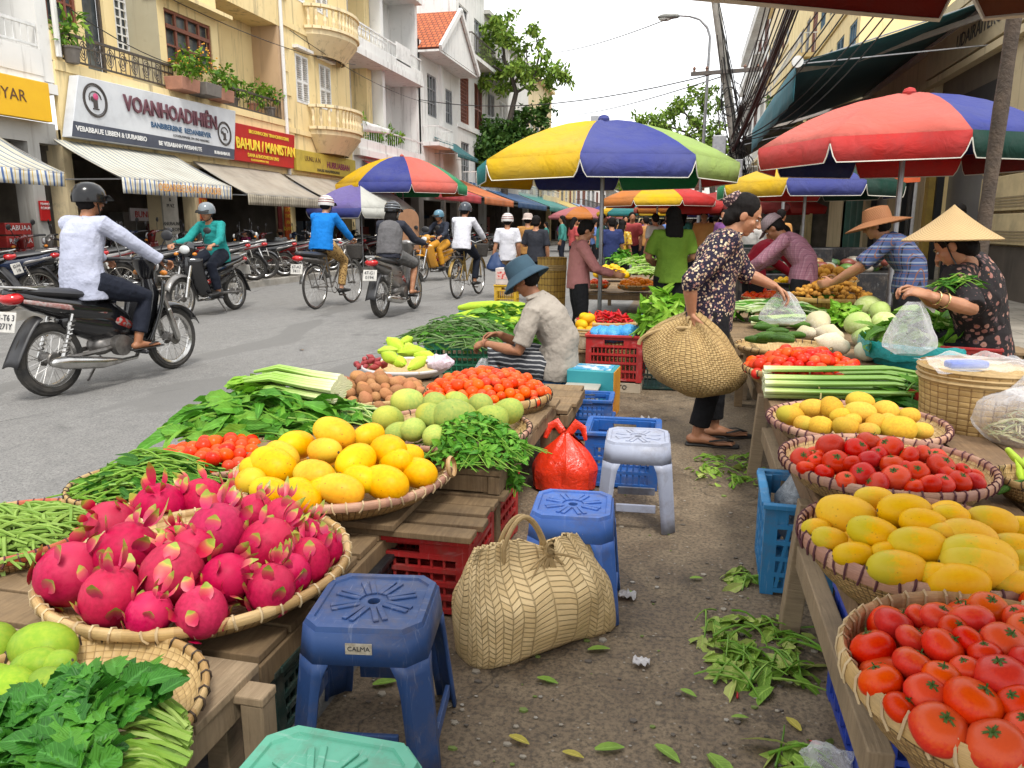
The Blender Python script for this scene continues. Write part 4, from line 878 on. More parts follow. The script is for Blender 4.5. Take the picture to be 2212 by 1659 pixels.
# --- white house with the tiled gable
def tile_roof_mat():
 t = NT('roof_tiles'); u = t.n.new('ShaderNodeUVMap'); br = t.new('ShaderNodeTexBrick',offset=.5); br.inputs['Scale'].default_value = 1
 br.inputs['Brick Width'].default_value = .22; br.inputs['Row Height'].default_value = .25; br.inputs['Mortar Size'].default_value = .02
 br.inputs['Color1'].default_value = (.5,.13,.04,1); br.inputs['Color2'].default_value = (.38,.09,.03,1); br.inputs['Mortar'].default_value = (.12,.03,.015,1)
 t.link(u.outputs[0],br.inputs[0]); t.col(br.outputs[0]); t.set(Roughness=.8); t.bump(br.outputs[1],.8,.04); return t.m
TILES = tile_roof_mat()
o = house('gabled_house','white house with an orange tiled gable roof beyond the long balconies')
b = LS.mb(); wall_open(b,31.0,36.4,2.6,8.7,0,[(32.1,33.3,5.9,7.6),(34.6,35.6,5.9,7.4)]); sbox(b,30.98,31.2,-6,0,2.6,8.7); b.quad((31.02,-6,2.6),(31.02,0,2.6),(31.02,0,8.7),(31.02,-6,8.7))
sbox(b,33.6,33.9,0,.15,0,8.7)
b.build('wall',W_WHITE,o,smooth=False)
for q in ((32.1,33.3,5.9,7.6),(34.6,35.6,5.9,7.4)): window(o,LS,*q,-.05,'plain',M('grey_frame',(0,0,0)),nx=3,nz=3)
b = LS.mb(); ym = 33.9
b.quad((31.0,.9,8.3),(31.0,-5,8.3),(ym,-5,10.35),(ym,.9,10.35),uv=((0,0),(6,0),(6,3.6),(0,3.6))); b.quad((36.8,.9,8.3),(36.8,-5,8.3),(ym,-5,10.35),(ym,.9,10.35),uv=((0,0),(6,0),(6,3.6),(0,3.6)))
b.build('roof',TILES,o,smooth=False,solid=.09)
b = LS.mb(); b.add([(31.1,.87,8.3),(36.7,.87,8.3),(ym,.87,10.3)],[(0,1,2)]); b.build('gable_wall',W_WHITE,o,smooth=False)
b = LS.mb(); b.beam((31.0,.97,8.3),(ym,.97,10.4),.12,.22); b.beam((36.8,.97,8.3),(ym,.97,10.4),.12,.22); sbox(b,31,36.8,-.2,.9,8.18,8.26); b.build('gable_board',W_WHITE,o,smooth=False)
b = LS.mb(); sbox(b,31.4,33.4,0,.7,4.6,4.75); b.build('balcony_slab',W_WHITE,o,smooth=False); railing(o,LS,31.4,33.4,.68,4.8,5.4,WHITEP,ends=(.66,.66))
shopfront(o,LS,31.0,36.4,2.4,W_GREY,[(31,31.3),(36.1,36.4)])
aw = awning('small teal window awning on the gabled white house',LS,32.7,36.0,.05,1.1,5.1,4.4,M('teal_canvas',(.02,.11,.12),None,3,.7),M('teal_canvas',(0,0,0)),.18)
def row_house(label,s0,s1,top,mat,seed,sd=LS,floor=3.1,z0=3.0,bal=1,name='terraced_house',wcol=None,setback=0,shop=True,nw=None,rstyle='bars',cornice=True):
 rng = random.Random(seed); o = house(name,label,sd); W = s1-s0; n = nw or max(1,int(W/2.1)); ops = []; fl = []
 z = z0
 while z+floor*.8 < top: fl.append(z); z += floor
 for z in fl:
  for i in range(n):
   c = s0+W*(i+.5)/n; h = W/n*rng.uniform(.26,.34); ops.append((c-h,c+h,z+(.15 if bal else .8),z+floor*.76))
 b = sd.mb(); d = -setback
 wall_open(b,s0,s1,z0-.35,top,d,ops)
 for e in (s0,s1): b.quad((e,d,0),(e,d-7,0),(e,d-7,top),(e,d,top))
 b.quad((s0,d,top),(s1,d,top),(s1,d-7,top),(s0,d-7,top))
 if cornice:
  sbox(b,s0-.05,s1+.05,d-.1,d+.3,top,top+.2);
 for z in fl: sbox(b,s0,s1,d,d+.08,z-.14,z)
 b.build('wall',mat,o,smooth=False)
 for q in ops: window(o,sd,*q,d-.06,rng.choice(('plain','shutter','plain','lattice')),wcol or rng.choice((WHITEP,M('grey_frame',(0,0,0)),WOODRED)),nx=rng.choice((2,3)),nz=rng.choice((2,3)))
 if bal:
  for z in fl:
   if rng.random() < .85:
    a = s0+rng.choice((0,.15))*W; e = s1-rng.choice((0,.12))*W; pr = rng.uniform(.7,1.1)
    b = sd.mb(); sbox(b,a,e,d,d+pr,z-.12,z+.06);
    if rng.random() < .5: sbox(b,a,e,d+pr-.08,d+pr,z+.06,z+.5)
    b.build('balcony_slab',mat,o,smooth=False); railing(o,sd,a,e,d+pr-.04,z+.08,z+.95,rng.choice((WHITEP,IRON)),rstyle,.18,(pr-.05,pr-.05))
 if shop: shopfront(o,sd,s0,s1,z0-.4,mat,[(s0,s0+.25),(s1-.25,s1)])
 return o
row_house('tall white house with a stepped roof terrace beyond the gable',36.4,41.5,13.4,W_WHITE,3,bal=1)
row_house('tall blank white house rising behind the tiled gable',30.2,34.0,13.2,W_WHITE,5,Side(-17.5,1),bal=0,shop=False,nw=1)
row_house('grey house with curved balcony roof beside the street tree',41.5,47.0,12.2,W_GREY,8)
row_house('white house half hidden by the street tree',47.0,53,11.6,W_WHITE,11)
row_house('cream house behind the street tree crown',53.0,62,11.4,W_CREAM,12)
row_house('low yellow house past the street tree',62,76,8.5,W_YEL,13)
row_house('long white house far along the road',76,100,8.5,W_WHITE,14,nw=6)
b_ = row_house('far white block topped by an orange billboard',100,124,11.2,W_WHITE,15,nw=6)
b = LS.mb(); sbox(b,103,116,-.3,.1,12.0,13.2); b.build('billboard',M('orange_board',(.6,.12,.03),(.7,.4,.3),1,.6),b_,smooth=False)
b = LS.mb(); sbox(b,102,120,-2,-1,11.4,15.2); b.build('roof_tank',GREYM,b_,smooth=False)
# street end
ES = Side(0,1)
class End(Side):
 def __init__(s,y): s.x,s.y = 0,y
 def T(s): return Matrix(((1,0,0,0),(0,-1,0,s.y),(0,0,1,0),(0,0,0,1)))
for i,(a,e,top,m,lab) in enumerate([(-20,-13.2,9.5,W_YEL,'yellow four window house closing the street end'),(-13.2,-8,11,W_CREAM,'cream house with brown windows closing the street end'),(-8,-2.5,8.5,W_YEL,'low yellow house closing the street end'),(-2.5,5,11,W_WHITE,'white house closing the street end behind the trees'),(5,14,10,W_CREAM,'cream house at the end behind the power lines')]):
 row_house(lab,a,e,top,m,40+i,End(128),nw=3,bal=0,shop=True)
# --- shop awnings on this side of the houses
ST = stripes('blue_cream_stripe',[(.55,.53,.45),(.10,.16,.24),(.5,.48,.4),(.5,.47,.34)],22,widths=[0,.42,.62,.9],dirt=.5)
SV = stripes('blue_cream_valance',[(.62,.6,.52),(.08,.14,.3),(.6,.58,.5),(.55,.35,.06)],26,widths=[0,.4,.66,.9],dirt=.3)
awning('blue and cream striped awning at the edge under the yellow sign',LS,6.5,10.5,.1,1.35,2.75,2.12,ST,SV,.22)
a_ = awning('blue and cream striped awning with lettered valance under the white sign',LS,11.7,15.0,.1,1.4,2.78,2.12,ST,SV,.27)
text(a_,'OBBAREBEUOAURUOODIB',.2,M('orange_letter',(.7,.3,.03)),(1.46,13.55,1.99),rT,sx=.8)
BG = M('beige_canvas',(.36,.32,.26),(.28,.24,.19),1.4,.8,.3,4,.05,dirt=.4)
awning('faded beige canvas awning under the red sign',LS,15.6,19.3,.1,1.4,2.72,2.0,BG,stripes('beige_pleat',[(.34,.3,.23),(.22,.19,.14)],40),.24)
awning('beige canvas awning beside the purple market tent',LS,19.6,23.6,.1,1.3,2.7,2.05,BG,stripes('beige_pleat',[(0,0,0)],1),.2)
cl = [('rose red awning along the far shops',(.5,.05,.06)),('orange tin awning over the far shops',(.55,.16,.05)),('long blue awning over the far shops',(.02,.08,.2)),('sea green awning over the far shops',(.03,.2,.18)),('faded yellow awning over the far shops',(.5,.38,.1)),('pale blue awning near the street end',(.25,.35,.5)),('dusty red awning near the street end',(.4,.1,.08))]
yy = [(25,31),(31.5,37),(38,46),(47,58),(59,70),(72,88),(89,105)]
for (lb,c),(a,e) in zip(cl,yy): m_ = M('canvas_%d' % (c[0]*1000+c[2]*77),c,tuple(x*.7 for x in c),1,.7,.2); awning(lb,LS,a,e,.05,2.6,3.5,2.5,m_,m_,.3)
# goods and notices in front of the shops
RED = M('red_sign',(0,0,0))
def panel(name,label,s,z,w,h,d,mat,txt=None,size=.1,tm=None,cat='sign'):
 o = thing(name,label,cat,(LS.x,0,0)); b = LS.mb(); sbox(b,s-w/2,s+w/2,d,d+.04,z-h/2,z+h/2); b.build('panel',mat,o,smooth=False,bevel=.006)
 if txt:
  for i,line in enumerate(txt.split('\n')): text(o,line,size,tm or INK,(d+.045,s,z+h*.5-size*.9-i*size*1.15),rT)
 return o
panel('notice_board','cream notice board with a drawn tractor between two shop doors',14.75,1.2,.5,1.75,.02,M('cream_board',(.5,.47,.4)),'CZ\n&\nM VZ\n\n\nANUBAUNE\nBURMEOIN\nSUOZONBI',.11)
panel('notice_board','small red notice on the pale shop pillar',11.4,1.55,.2,.34,.02,RED,'FEANO\nROAUP',.06,WHT)
panel('banner','red and orange lucky banner by the beige awning shop',15.95,1.5,.26,.9,.02,M('orange_red',(.6,.1,.02)),'TAI\nLOC',.12,YL)
panel('banner','tall red banner with yellow writing beside the dark shop',19.75,1.2,.3,1.7,.02,M('orange_red',(0,0,0)),'PHUC\nLOC\nTHO\nAN\nKHANG',.15,YL)
panel('banner','narrow dark red door panel beside the tall banner',19.35,1.3,.2,1.9,.02,M('dark_red',(.2,.015,.012)))
c_ = thing('drinks_rack','red stack of printed boxes under the corner awning','rack',(-10.4,10.05,.13)); b = MB()
for i in range(6): b.box((0,0,.12+i*.2),(.45,.5,.18),taper=.98)
b.build('crate',M('red_box',(.4,.03,.02),(.3,.02,.02),6,.5),c_,smooth=False,bevel=.01)
for i in range(6): text(c_,'RABUAA',.11,WHT,(.232,0,.13+i*.2),rT)
pl = [(12.35,.1,'leafy plant on the corner pier of the scrolled balcony',.5,None,0),(15.3,.22,'orange flowering plant in a terracotta trough on the balcony edge',.55,(.4,.6),14),(16.0,.28,'large yellow flowering bush on the balcony edge',.8,(.45,.55),30),(16.7,.22,'green shrub in a grey trough at the end of the balcony',.5,(.35,.5),6),
 (17.9,-.25,'pale plant behind the barred balcony rail',.45,None,0),(18.8,-.2,'spiky plant hanging over the barred balcony rail',.55,None,0),(19.5,-.15,'bushy plant at the beige side wall of the balcony',.5,None,8)]
for i,(s,d,lb,h,bx,fl) in enumerate(pl): pot_plant((LS.x+d,s,4.14),lb,h,.3,170,(.42,.2,.13) if i % 2 else (.18,.16,.14),bx,None,fl,'plants on the scrolled balcony')
for i,(s,lb,h) in enumerate([(24.9,'tall green plant by the lower grey window',.9),(26.4,'low leafy plant on the lower white balcony',.7),(27.3,'dense leafy plant in the middle of the lower white balcony',.75),(28.4,'drooping plant beside the red lantern',.6)]):
 pot_plant((LS.x-.1,s,3.86),lb,h,.35,150,(.5,.48,.44),None,L_PLANT,0,'plants on the lower white balcony',.16)
# ------------------------------------------------------------------ houses on the market side
RX = 5.4
RS = Side(RX,-1)
yR = lambda u,v=400,x=RX: atx(u,v,x).y
rTR = (R(90),0,R(-90))
o = house('market_house','cream market house with a plain signboard and tall grey glass doors',RS)
Y1,Y2,Y3,Y4,Y5,Y6,Y7 = 9.0,yR(2135),yR(2012),yR(1985),yR(1940),yR(1872),yR(1795)
b = RS.mb()
wall_open(b,Y1,30,4.5,6.0,0,[])
sbox(b,Y1,Y2,-.3,.02,.95,4.5); sbox(b,Y3+.35,Y4+.05,-.2,.06,0,4.5); sbox(b,Y5,Y5+.9,-.2,.03,0,4.5); sbox(b,Y6-.35,Y6,-.2,.05,0,4.5); sbox(b,Y7,30,-.2,.0,0,4.5)
sbox(b,Y1,30,0,.2,4.42,4.56); sbox(b,Y1,30,0,.1,5.75,6.0)
b.quad((Y1,0,0),(Y1,-8,0),(Y1,-8,6),(Y1,0,6)); b.quad((Y1,0,6),(30,0,6),(30,-8,6),(Y1,-8,6))
b.build('wall',wallmat('market_plaster',(.52,.43,.27),(.44,.36,.22),.6),o,smooth=False)
b = RS.mb(); sbox(b,Y1,Y2+.02,-.3,.06,0,.95); b.build('plinth',wallmat('plinth_stone',(.12,.10,.08),(.07,.06,.05),.6),o,smooth=False)
b = RS.mb(); sbox(b,Y3+.05,Y3+.35,-.2,.04,0,3.2); b.build('pilaster',M('ochre_paint',(.5,.33,.06),None,3,.7,.1,dirt=.4),o,smooth=False)
b = RS.mb(); sbox(b,Y2,Y3+.05,-.42,-.36,0,3.2); sbox(b,Y4+.05,Y5,-.32,-.26,0,3.2); sbox(b,Y5+.9,Y6-.35,-.32,-.26,0,3.2)
b.build('glass_screen',M('grey_screen',(.17,.17,.17),(.13,.13,.13),1.5,.35,.02),o,smooth=False)
b = RS.mb(); sbox(b,Y2,Y7,-.3,-.12,3.25,4.5); b.build('fascia',M('brown_fascia',(.13,.105,.075),(.09,.072,.052),2,.7,.1,dirt=.5),o,smooth=False)
b = RS.mb(); sbox(b,Y2+.25,Y3-.3,-.12,-.09,3.3,4.0); b.build('dark_window',W_DARK,o,smooth=False)
b = RS.mb()
for y in (Y2,Y3+.0,Y5+.02,(Y4+Y5)/2,Y6-.4): b = RS.mb(); sbox(b,y-.06,y+.06,-.25,-.1,0,3.2); b.build('door_frame',M('black_frame',(.02,.02,.02)),o,smooth=False)
b = RS.mb(); b.grid(lambda a,c: (Y6+(Y7-Y6)*a,-.1+.07*math.sin(a*40),3.0*c),80,2); b.build('curtain',M('green_curtain',(.01,.07,.05),(.02,.11,.09),3,.6),o)
s_ = sign_board('shop_sign','weathered cream signboard with grey lettering over the grey glass doors',RS,[(13.5,4.64),(20.6,4.64),(20.6,5.66),(13.5,5.66)],.06,.1,M('cream_sign',(.45,.37,.23),(.38,.31,.19),2,.6,.05,dirt=.4))
text(s_,'UDAIRAITERG',.38,M('dark_letter',(.05,.05,.05)),(-.172,17.3,5.0),rTR); text(s_,'UBEPARIN',.2,WHT,(-.172,17.0,5.4),rTR)
for i,(z0,z1,t_) in enumerate(((2.2,3.1,'FARRE'),(1.55,2.15,'A3'),(.98,1.5,'772'))):
 bx = thing('meter_box',('upper','middle','lower')[i]+' cream louvred meter box on the market house pier','meter box',(RS.x,0,0),group='meter boxes on the pier')
 b = RS.mb(); sbox(b,11.2,Y2-.05,.02,.14,z0,z1); b.build('case',M('meter_cream',(.58,.47,.26),None,4,.5,.05,dirt=.3),bx,smooth=False,bevel=.015)
 b = RS.mb()
 for k in range(4): sbox(b,11.4,Y2-.2,.14,.155,z0+.06+k*.05,z0+.085+k*.05)
 b.build('louvre',M('meter_shade',(.3,.24,.14)),bx,smooth=False); text(bx,t_,.11,INK,(-.145,Y2-.6,z1-.17),rTR)
# cluttered wires and shop brackets on the wall above the doors
row_house('tall yellow house with blue window frames behind the teal awning',30,40,13,W_YEL,21,RS,wcol=M('blue_frame',(.12,.22,.3)),bal=0)
row_house('yellow house with hanging balcony plants beyond the teal awning',40,52,14.5,W_YEL,22,RS)
row_house('cream house with brown awnings behind the power pole',52,66,17,W_CREAM,23,RS)
row_house('tall white house at the edge of the sky by the power pole',66,92,21,W_WHITE,24,RS,nw=4)
for i,(y,z) in enumerate(((45,5.6),(48,7.5),(50,5.2))): pot_plant((RX-.9,y,z),('bushy','trailing','yellow green')[i]+' plant on the yellow balcony beside the power pole',1.0,.6,160,group='plants on the yellow balcony',L=.2)
TEAL = M('teal_awning_cloth',(.012,.075,.085),(.009,.06,.07),2,.75,.15); TEALV = stripes('teal_valance',[(.05,.19,.23),(.035,.14,.18)],60)
a_ = awning('large teal folding arm awning over the market',RS,16.6,27.5,0,RX-1.9,5.45,4.42,TEAL,TEALV,.72,.12)
b = RS.mb()
for s in (17.0,26.8): b.beam((s,.1,5.2),(s+1.6,2.2,4.75),.07,.1); b.beam((s+1.6,2.2,4.75),(s+.1,RX-1.95,4.36),.06,.09)
sbox(b,16.6,27.5,.02,.2,5.3,5.5)
b.build('folding_arm',M('arm_paint',(.42,.38,.34),None,9,.5),a_,smooth=False)
b = RS.mb(); b.lathe([(0,-.02),(.11,-.02),(.11,.06),(0,.06)],14,(16.55,RX-1.9,4.42),Matrix(((0,0,1),(1,0,0),(0,1,0)))); b.build('end_cap',WHITEP,a_)
BLK = M('black_canvas',(.018,.018,.017),(.03,.028,.024),2,.7,.2)
awning('black canvas awning sloping down beside the power pole',RS,29.5,42,.1,RX-1.35,6.5,4.1,BLK,BLK,.25,.15)
awning('lower dark brown awning over the back stalls',RS,22,29,.1,RX-2.6,4.0,3.1,M('brown_canvas',(.07,.05,.035)),M('brown_canvas',(0,0,0)),.25,.1)
tr_ = thing('fabric_roof','orange trimmed market canopy behind the man in the pink check shirt','canopy',(0,0,0)); b = MB(); b.quad((1.6,15,2.15),(3.9,15,2.3),(4.4,19,2.5),(1.6,19,2.3)); b.build('canopy',M('pale_canvas',(.4,.4,.38)),tr_,smooth=False,solid=.02)
b = MB(); b.quad((1.6,14.99,1.93),(3.9,14.99,2.05),(3.9,14.99,2.25),(1.6,14.99,2.13)); b.build('valance',M('orange_red',(0,0,0)),tr_,smooth=False,solid=.01); text(tr_,'UONG CAFE',.14,YL,(2.6,14.97,2.08),(R(90),0,0))
b = MB()
for p in ((1.65,15.02),(3.85,15.02),(1.65,18.9)): b.tube([(p[0],p[1],0),(p[0],p[1],2.2)],.03,7)
b.build('post',GREYM,tr_)
# ------------------------------------------------------------------ power pole, lamp, wires
CONC = M('pole_concrete',(.34,.32,.28),(.25,.23,.2),5,.85,.3,dirt=.4)
P0,P1 = aty(1590,330,21),aty(1545,0,21)
dd = (P1-P0)/(P1.z-P0.z); base = P0-dd*P0.z; top = base+dd*8.6
pw = thing('utility_pole','leaning concrete power pole tangled in cables at the market edge','utility pole',base)
b = MB(); b.tube([(0,0,0),top-base],[.14,.09],14); b.build('pole',CONC,pw)
for z,L in ((5.05,.85),(6.9,.7),(7.4,.6)): b = MB(); c = dd*z; b.beam(c+Vector((-L,-.16,0)),c+Vector((L,-.16,.05)),.08,.09); b.build('cross_arm',IRON,pw,smooth=False)
b = MB()
for z,L in ((5.05,.85),(6.9,.7)):
 for k in (-1,-.6,.6,1): c = dd*z+Vector((L*k*.9,-.16,.05)); b.lathe([(0,0),(.035,0),(.025,.05),(.045,.07),(.02,.12),(0,.13)],8,c)
b.build('insulator',M('insulator_brown',(.15,.07,.04)),pw)
b = MB(); c = dd*3.3; b.box(c+Vector((-.4,-.12,0)),(.34,.28,.5)); b.box(c+Vector((.05,-.26,-.6)),(.3,.16,.5)); b.build('junction_box',GREYM,pw,smooth=False,bevel=.02)
rng = random.Random(4)
def cable(b,p,q,sag,r,n=14):
 p,q = Vector(p),Vector(q); b.tube([p.lerp(q,i/n)-Vector((0,0,sag*4*(i/n)*(1-i/n))) for i in range(n+1)],r,5,cap=False)
CAB = M('black_cable',(.012,.012,.012),None,9,.5,0)
b = MB()
for i in range(26):
 z = rng.uniform(1.9,4.6); c = dd*z; r = rng.uniform(.15,.4)
 b.tube([c+Vector((r*math.cos(t*.55+i)*rng.uniform(.8,1.1),-.15+r*.35*math.sin(t*.9+i),r*1.3*math.sin(t*.55+i))) for t in range(13)],.009,4,cap=False)
for i in range(16):
 a,c = rng.uniform(1,3),rng.uniform(3.2,6.8); x = rng.uniform(-.25,.25)
 b.tube([dd*(a+(c-a)*t/6)+Vector((x*(1-abs(t-3)/4)+rng.uniform(-.04,.04),-.2+rng.uniform(-.05,.05),0)) for t in range(7)],.012,4,cap=False)
b.build('cable_tangle',CAB,pw)
def wires(label,segs,r=.012,cat='cables'):
 o = thing('overhead_cable',label,cat); b = MB()
 for s in segs: cable(b,*s,r)
 b.build('strand',CAB,o); return o
A = lambda u,v,y: aty(u,v,y)
wires('thick bundle of black cables climbing from the power pole over the market',[(A(1588+rng.uniform(-8,8),315+rng.uniform(-20,20),20.9),A(1735+rng.uniform(-14,14),-40,13+rng.uniform(-.4,.4)),rng.uniform(.05,.3)) for _ in range(15)],.015)
wires('loose cables in front of the yellow houses above the teal awning',[(A(1590,240,20.9),A(1790+20*i,-10,14),.15+.1*i) for i in range(4)]+[(A(1600,300,20.9),A(1900+15*i,20+10*i,14),.3+.1*i) for i in range(3)],.014)
wires('pair of thin cables crossing from the pole top past the tall white house',[(A(1580,300,20.9),A(1662+12*i,-20,15),.08) for i in range(5)],.014)
wires('two cables crossing the sky from the pole to the white houses',[(A(1560,155,21),atx(905,215,-11),.5),(A(1560,165,21),A(1190,250,60),.3)],.016)
wires('single cable running from the street lamp towards the tree',[(A(1440,42,21),A(1170,115,45),.2)],.014)
wires('thin cables hanging along the first house fronts',[((-10.7,12,6.1),(-10.75,24.3,6.4),.35),((-10.7,20,6.45),(-10.6,31,6.2),.25),((-10.7,12.2,5.0),(-10.95,17.5,4.9),.3)],.01)
LP = aty(1520,240,21.6); l0 = aty(1534,80,21.6)
lm = thing('street_lamp','curved arm street lamp reaching over the road beside the power pole','street lamp',(LP.x-.02,21.6,0)); rel = lambda u,v: aty(u,v,21.6)-Vector((LP.x-.02,21.6,0))
b = MB(); q = l0-Vector((LP.x-.02,21.6,0)); b.tube([(.0,0,0),(q.x*.5,0,q.z*.5),q,rel(1528,60),rel(1512,42),rel(1490,35),rel(1462,33)],[.05,.045,.035,.033,.03,.03,.028],8); b.build('post',GREYM,lm)
b = MB(); c = rel(1442,36); b.ell(c,(.26,.12,.075),14,8); b.ell(c+Vector((.2,0,0)),(.12,.07,.06),10,6); b.build('lamp_head',M('lamp_grey',(.2,.2,.18),None,5,.4),lm)
b = MB(); b.ell(c+Vector((-.06,0,-.05)),(.17,.09,.06),12,6); b.build('lens',M('lamp_glass',(.6,.6,.55),None,5,.15,0),lm)
# ------------------------------------------------------------------ trees
BARK = M('bark',(.09,.075,.06),(.05,.042,.035),9,.9,.6,30,.02)
def tree(name,label,base,trunk,r0,limbs,blobs,leaf,L=.3,n=60,group=None):
 """trunk: points; limbs: point lists; blobs: (centre, radius, leaves)"""
 o = thing(name,label,'tree',base,group=group); B = Vector(base)
 b = MB(); T = [Vector(p)-B for p in trunk]; b.tube(T,[r0*(1-.6*i/(len(T)-1)) for i in range(len(T))],10)
 for l in limbs: P = [Vector(p)-B for p in l]; b.tube(P,[r0*.4*(1-.75*i/(len(P)-1)) for i in range(len(P))],7)
 b.build('trunk',BARK,o)
 b = MB()
 for c,r,k in blobs:
  c = Vector(c)-B
  for _ in range(k):
   v = rvec(); q = c+Vector((v.x*r,v.y*r,v.z*r*.75))*(random.random()**.5)
   for _ in range(10): leaf_geo(b,q+rvec()*L*1.1*random.random(),rvec()+Vector((0,0,-.25)),rvec()+Vector((0,0,.8)),L*random.uniform(.6,1.2),L*.5,.15,.3,None,2)
 b.build('crown',leaf,o,smooth=False,recalc=False); return o
random.seed(11)
TY = 40; t0 = atx(1093,330,-9.7); by = t0.y
E_ = lambda u,v,dy=0: aty(u,v,by+dy)
blobs = [(E_(u,v,d),r,k) for u,v,d,r,k in [(1075,55,0,.75,30),(1055,95,.5,.85,36),(1095,80,-.6,.7,26),(1045,135,0,.8,30),(1080,150,.6,.85,32),(1115,150,-.5,.7,24),(1130,110,.3,.5,12),(1155,70,0,.3,6),(1150,60,0,.25,5),(1168,92,0,.22,4),(1165,150,.4,.55,16),(1200,150,-.3,.5,14),(1215,165,0,.4,9),(1190,180,.3,.45,10),(1175,120,0,.35,8),(1050,180,-.4,.6,16),(1140,175,0,.5,13),(1090,190,.4,.5,12),(1180,215,0,.3,5),(1228,172,0,.25,4),(1010,150,0,.45,8),(1030,60,0,.3,4),(1100,30,0,.3,5)]]
tree('street_tree','slender leaning street tree with an open green crown against the sky',(t0.x-.2,by,.13),[(t0.x-.2,by,.13),t0,E_(1103,250),E_(1115,200),E_(1105,165),E_(1085,120)],.2,[[E_(1115,200),E_(1150,180),E_(1190,165)],[E_(1105,165),E_(1060,140),E_(1040,100)],[E_(1090,130),E_(1085,80),E_(1075,45)],[E_(1150,180),E_(1165,120),E_(1155,65)],[E_(1110,180),E_(1140,140),E_(1135,100)]],blobs,L_TREE,.30)
blobs = [(E_(u,v,d),r,k) for u,v,d,r,k in [(1040,320,-1,.9,50),(1085,310,-.5,1.0,60),(1060,280,0,.9,45),(1110,280,0,.8,36),(1130,255,.5,.7,26),(1160,245,0,.6,18),(1100,340,0,.9,45),(1050,345,-1,.8,40),(1140,300,0,.7,28),(1170,270,0,.4,8),(1020,290,0,.5,14),(1185,232,0,.3,5)]]
tree('street_tree','dark bushy tree below the slender leaning tree',(t0.x-.6,by+.8,.13),[(t0.x-.6,by+.8,.13),E_(1070,360),E_(1075,310)],.18,[[E_(1075,330),E_(1120,290),E_(1160,245)]],blobs,L_DARK,.30)
yt = 44; E2 = lambda u,v,d=0: aty(u,v,yt+d)
blobs = [(E2(u,v,d),r,k) for u,v,d,r,k in [(1415,265,0,.8,26),(1450,245,1,.8,26),(1480,225,0,.7,22),(1505,205,0,.6,16),(1385,262,0,.5,12),(1430,285,0,.7,20),(1530,200,0,.5,7),(1525,240,1,.6,12),(1500,270,0,.7,16),(1540,275,0,.7,20),(1520,305,0,.7,22),(1555,320,0,.7,22),(1460,280,0,.6,9),(1400,255,0,.4,4),(1390,275,0,.4,4),(1550,225,0,.5,8),(1440,300,0,.5,7),(1480,300,0,.6,11)]]
bx = E2(1540,420)
tree('street_tree','sparse flat branched tree left of the power pole above the big umbrella',(bx.x,yt,0),[(bx.x,yt,0),bx,E2(1530,330),E2(1510,280)],.2,[[E2(1530,330),E2(1480,285),E2(1420,265),E2(1385,262)],[E2(1510,280),E2(1480,245),E2(1440,235)],[E2(1515,290),E2(1525,240),E2(1505,200)],[E2(1530,320),E2(1555,280),E2(1550,220)],[E2(1490,290),E2(1450,300),E2(1420,300)]],blobs,L_TREE,.26)
for i,(u,y,h,s) in enumerate([(1370,105,6.0,2.6),(1345,118,7.0,2.5),(1240,96,5.0,2.0),(1455,112,6.5,2.5)]):
 p = aty(u,500,y); tree('street_tree',('round pale tree closing the street','tall tree standing against the end houses','small dark tree far down the road','broad tree behind the furthest stalls')[i],(p.x,y,0),[(p.x,y,0),(p.x,y,h*.7)],.25,[],[((p.x+random.uniform(-s,s)*.6,y+random.uniform(-1,1),h+random.uniform(-1,1)*s*.5),s*.5,20) for _ in range(8)],L_TREE,.5,group='trees at the street end')
# ------------------------------------------------------------------ umbrellas
def cloth(name,c):
 if name in MATS: return MATS[name]
 t = NT(name); v = t.coord('Object'); k = t.mix(t.ramp(t.noise(1.8,5,.6,v),[(.3,0.),(.75,1.)]),c,tuple(x*.82+.01 for x in c))
 k = t.mix(t.ramp(t.noise(5,6,.72,v),[(.5,0.),(.75,.5)]),k,tuple(x*.5+.05 for x in c)); k = t.mix(t.ramp(t.noise(.9,4,.6,v),[(.4,0.),(.75,.45)]),k,tuple(x*.75+.14 for x in c)); t.col(k); t.set(Roughness=.75,Specular_IOR_Level=.2)
 t.bump(t.noise(4.5,5,.55,v,1.2),.55,.05)
 tr = t.n.new('ShaderNodeBsdfTranslucent'); t.link(k,tr.inputs[0]); ms = t.n.new('ShaderNodeMixShader'); ms.inputs[0].default_value = .3
 t.link(t.b.outputs[0],ms.inputs[1]); t.link(tr.outputs[0],ms.inputs[2]); t.link(ms.outputs[0],t.n['Material Output'].inputs[0]); MATS[name] = t.m; return t.m
UC = {k: cloth('umbrella_'+k,c) for k,c in dict(yellow=(.75,.48,.01),blue=(.055,.07,.30),lime=(.36,.5,.14),green=(.03,.30,.12),teal=(.02,.22,.22),red=(.62,.045,.04),coral=(.70,.16,.12),orange=(.6,.2,.03),navy=(.02,.03,.13),purple=(.22,.18,.48),white=(.66,.66,.6),maroon=(.22,.018,.014),dkgreen=(.008,.05,.035),brown=(.22,.07,.03),pink=(.55,.18,.2)).items()}
PIPE = M('trim_white',(.7,.68,.6))
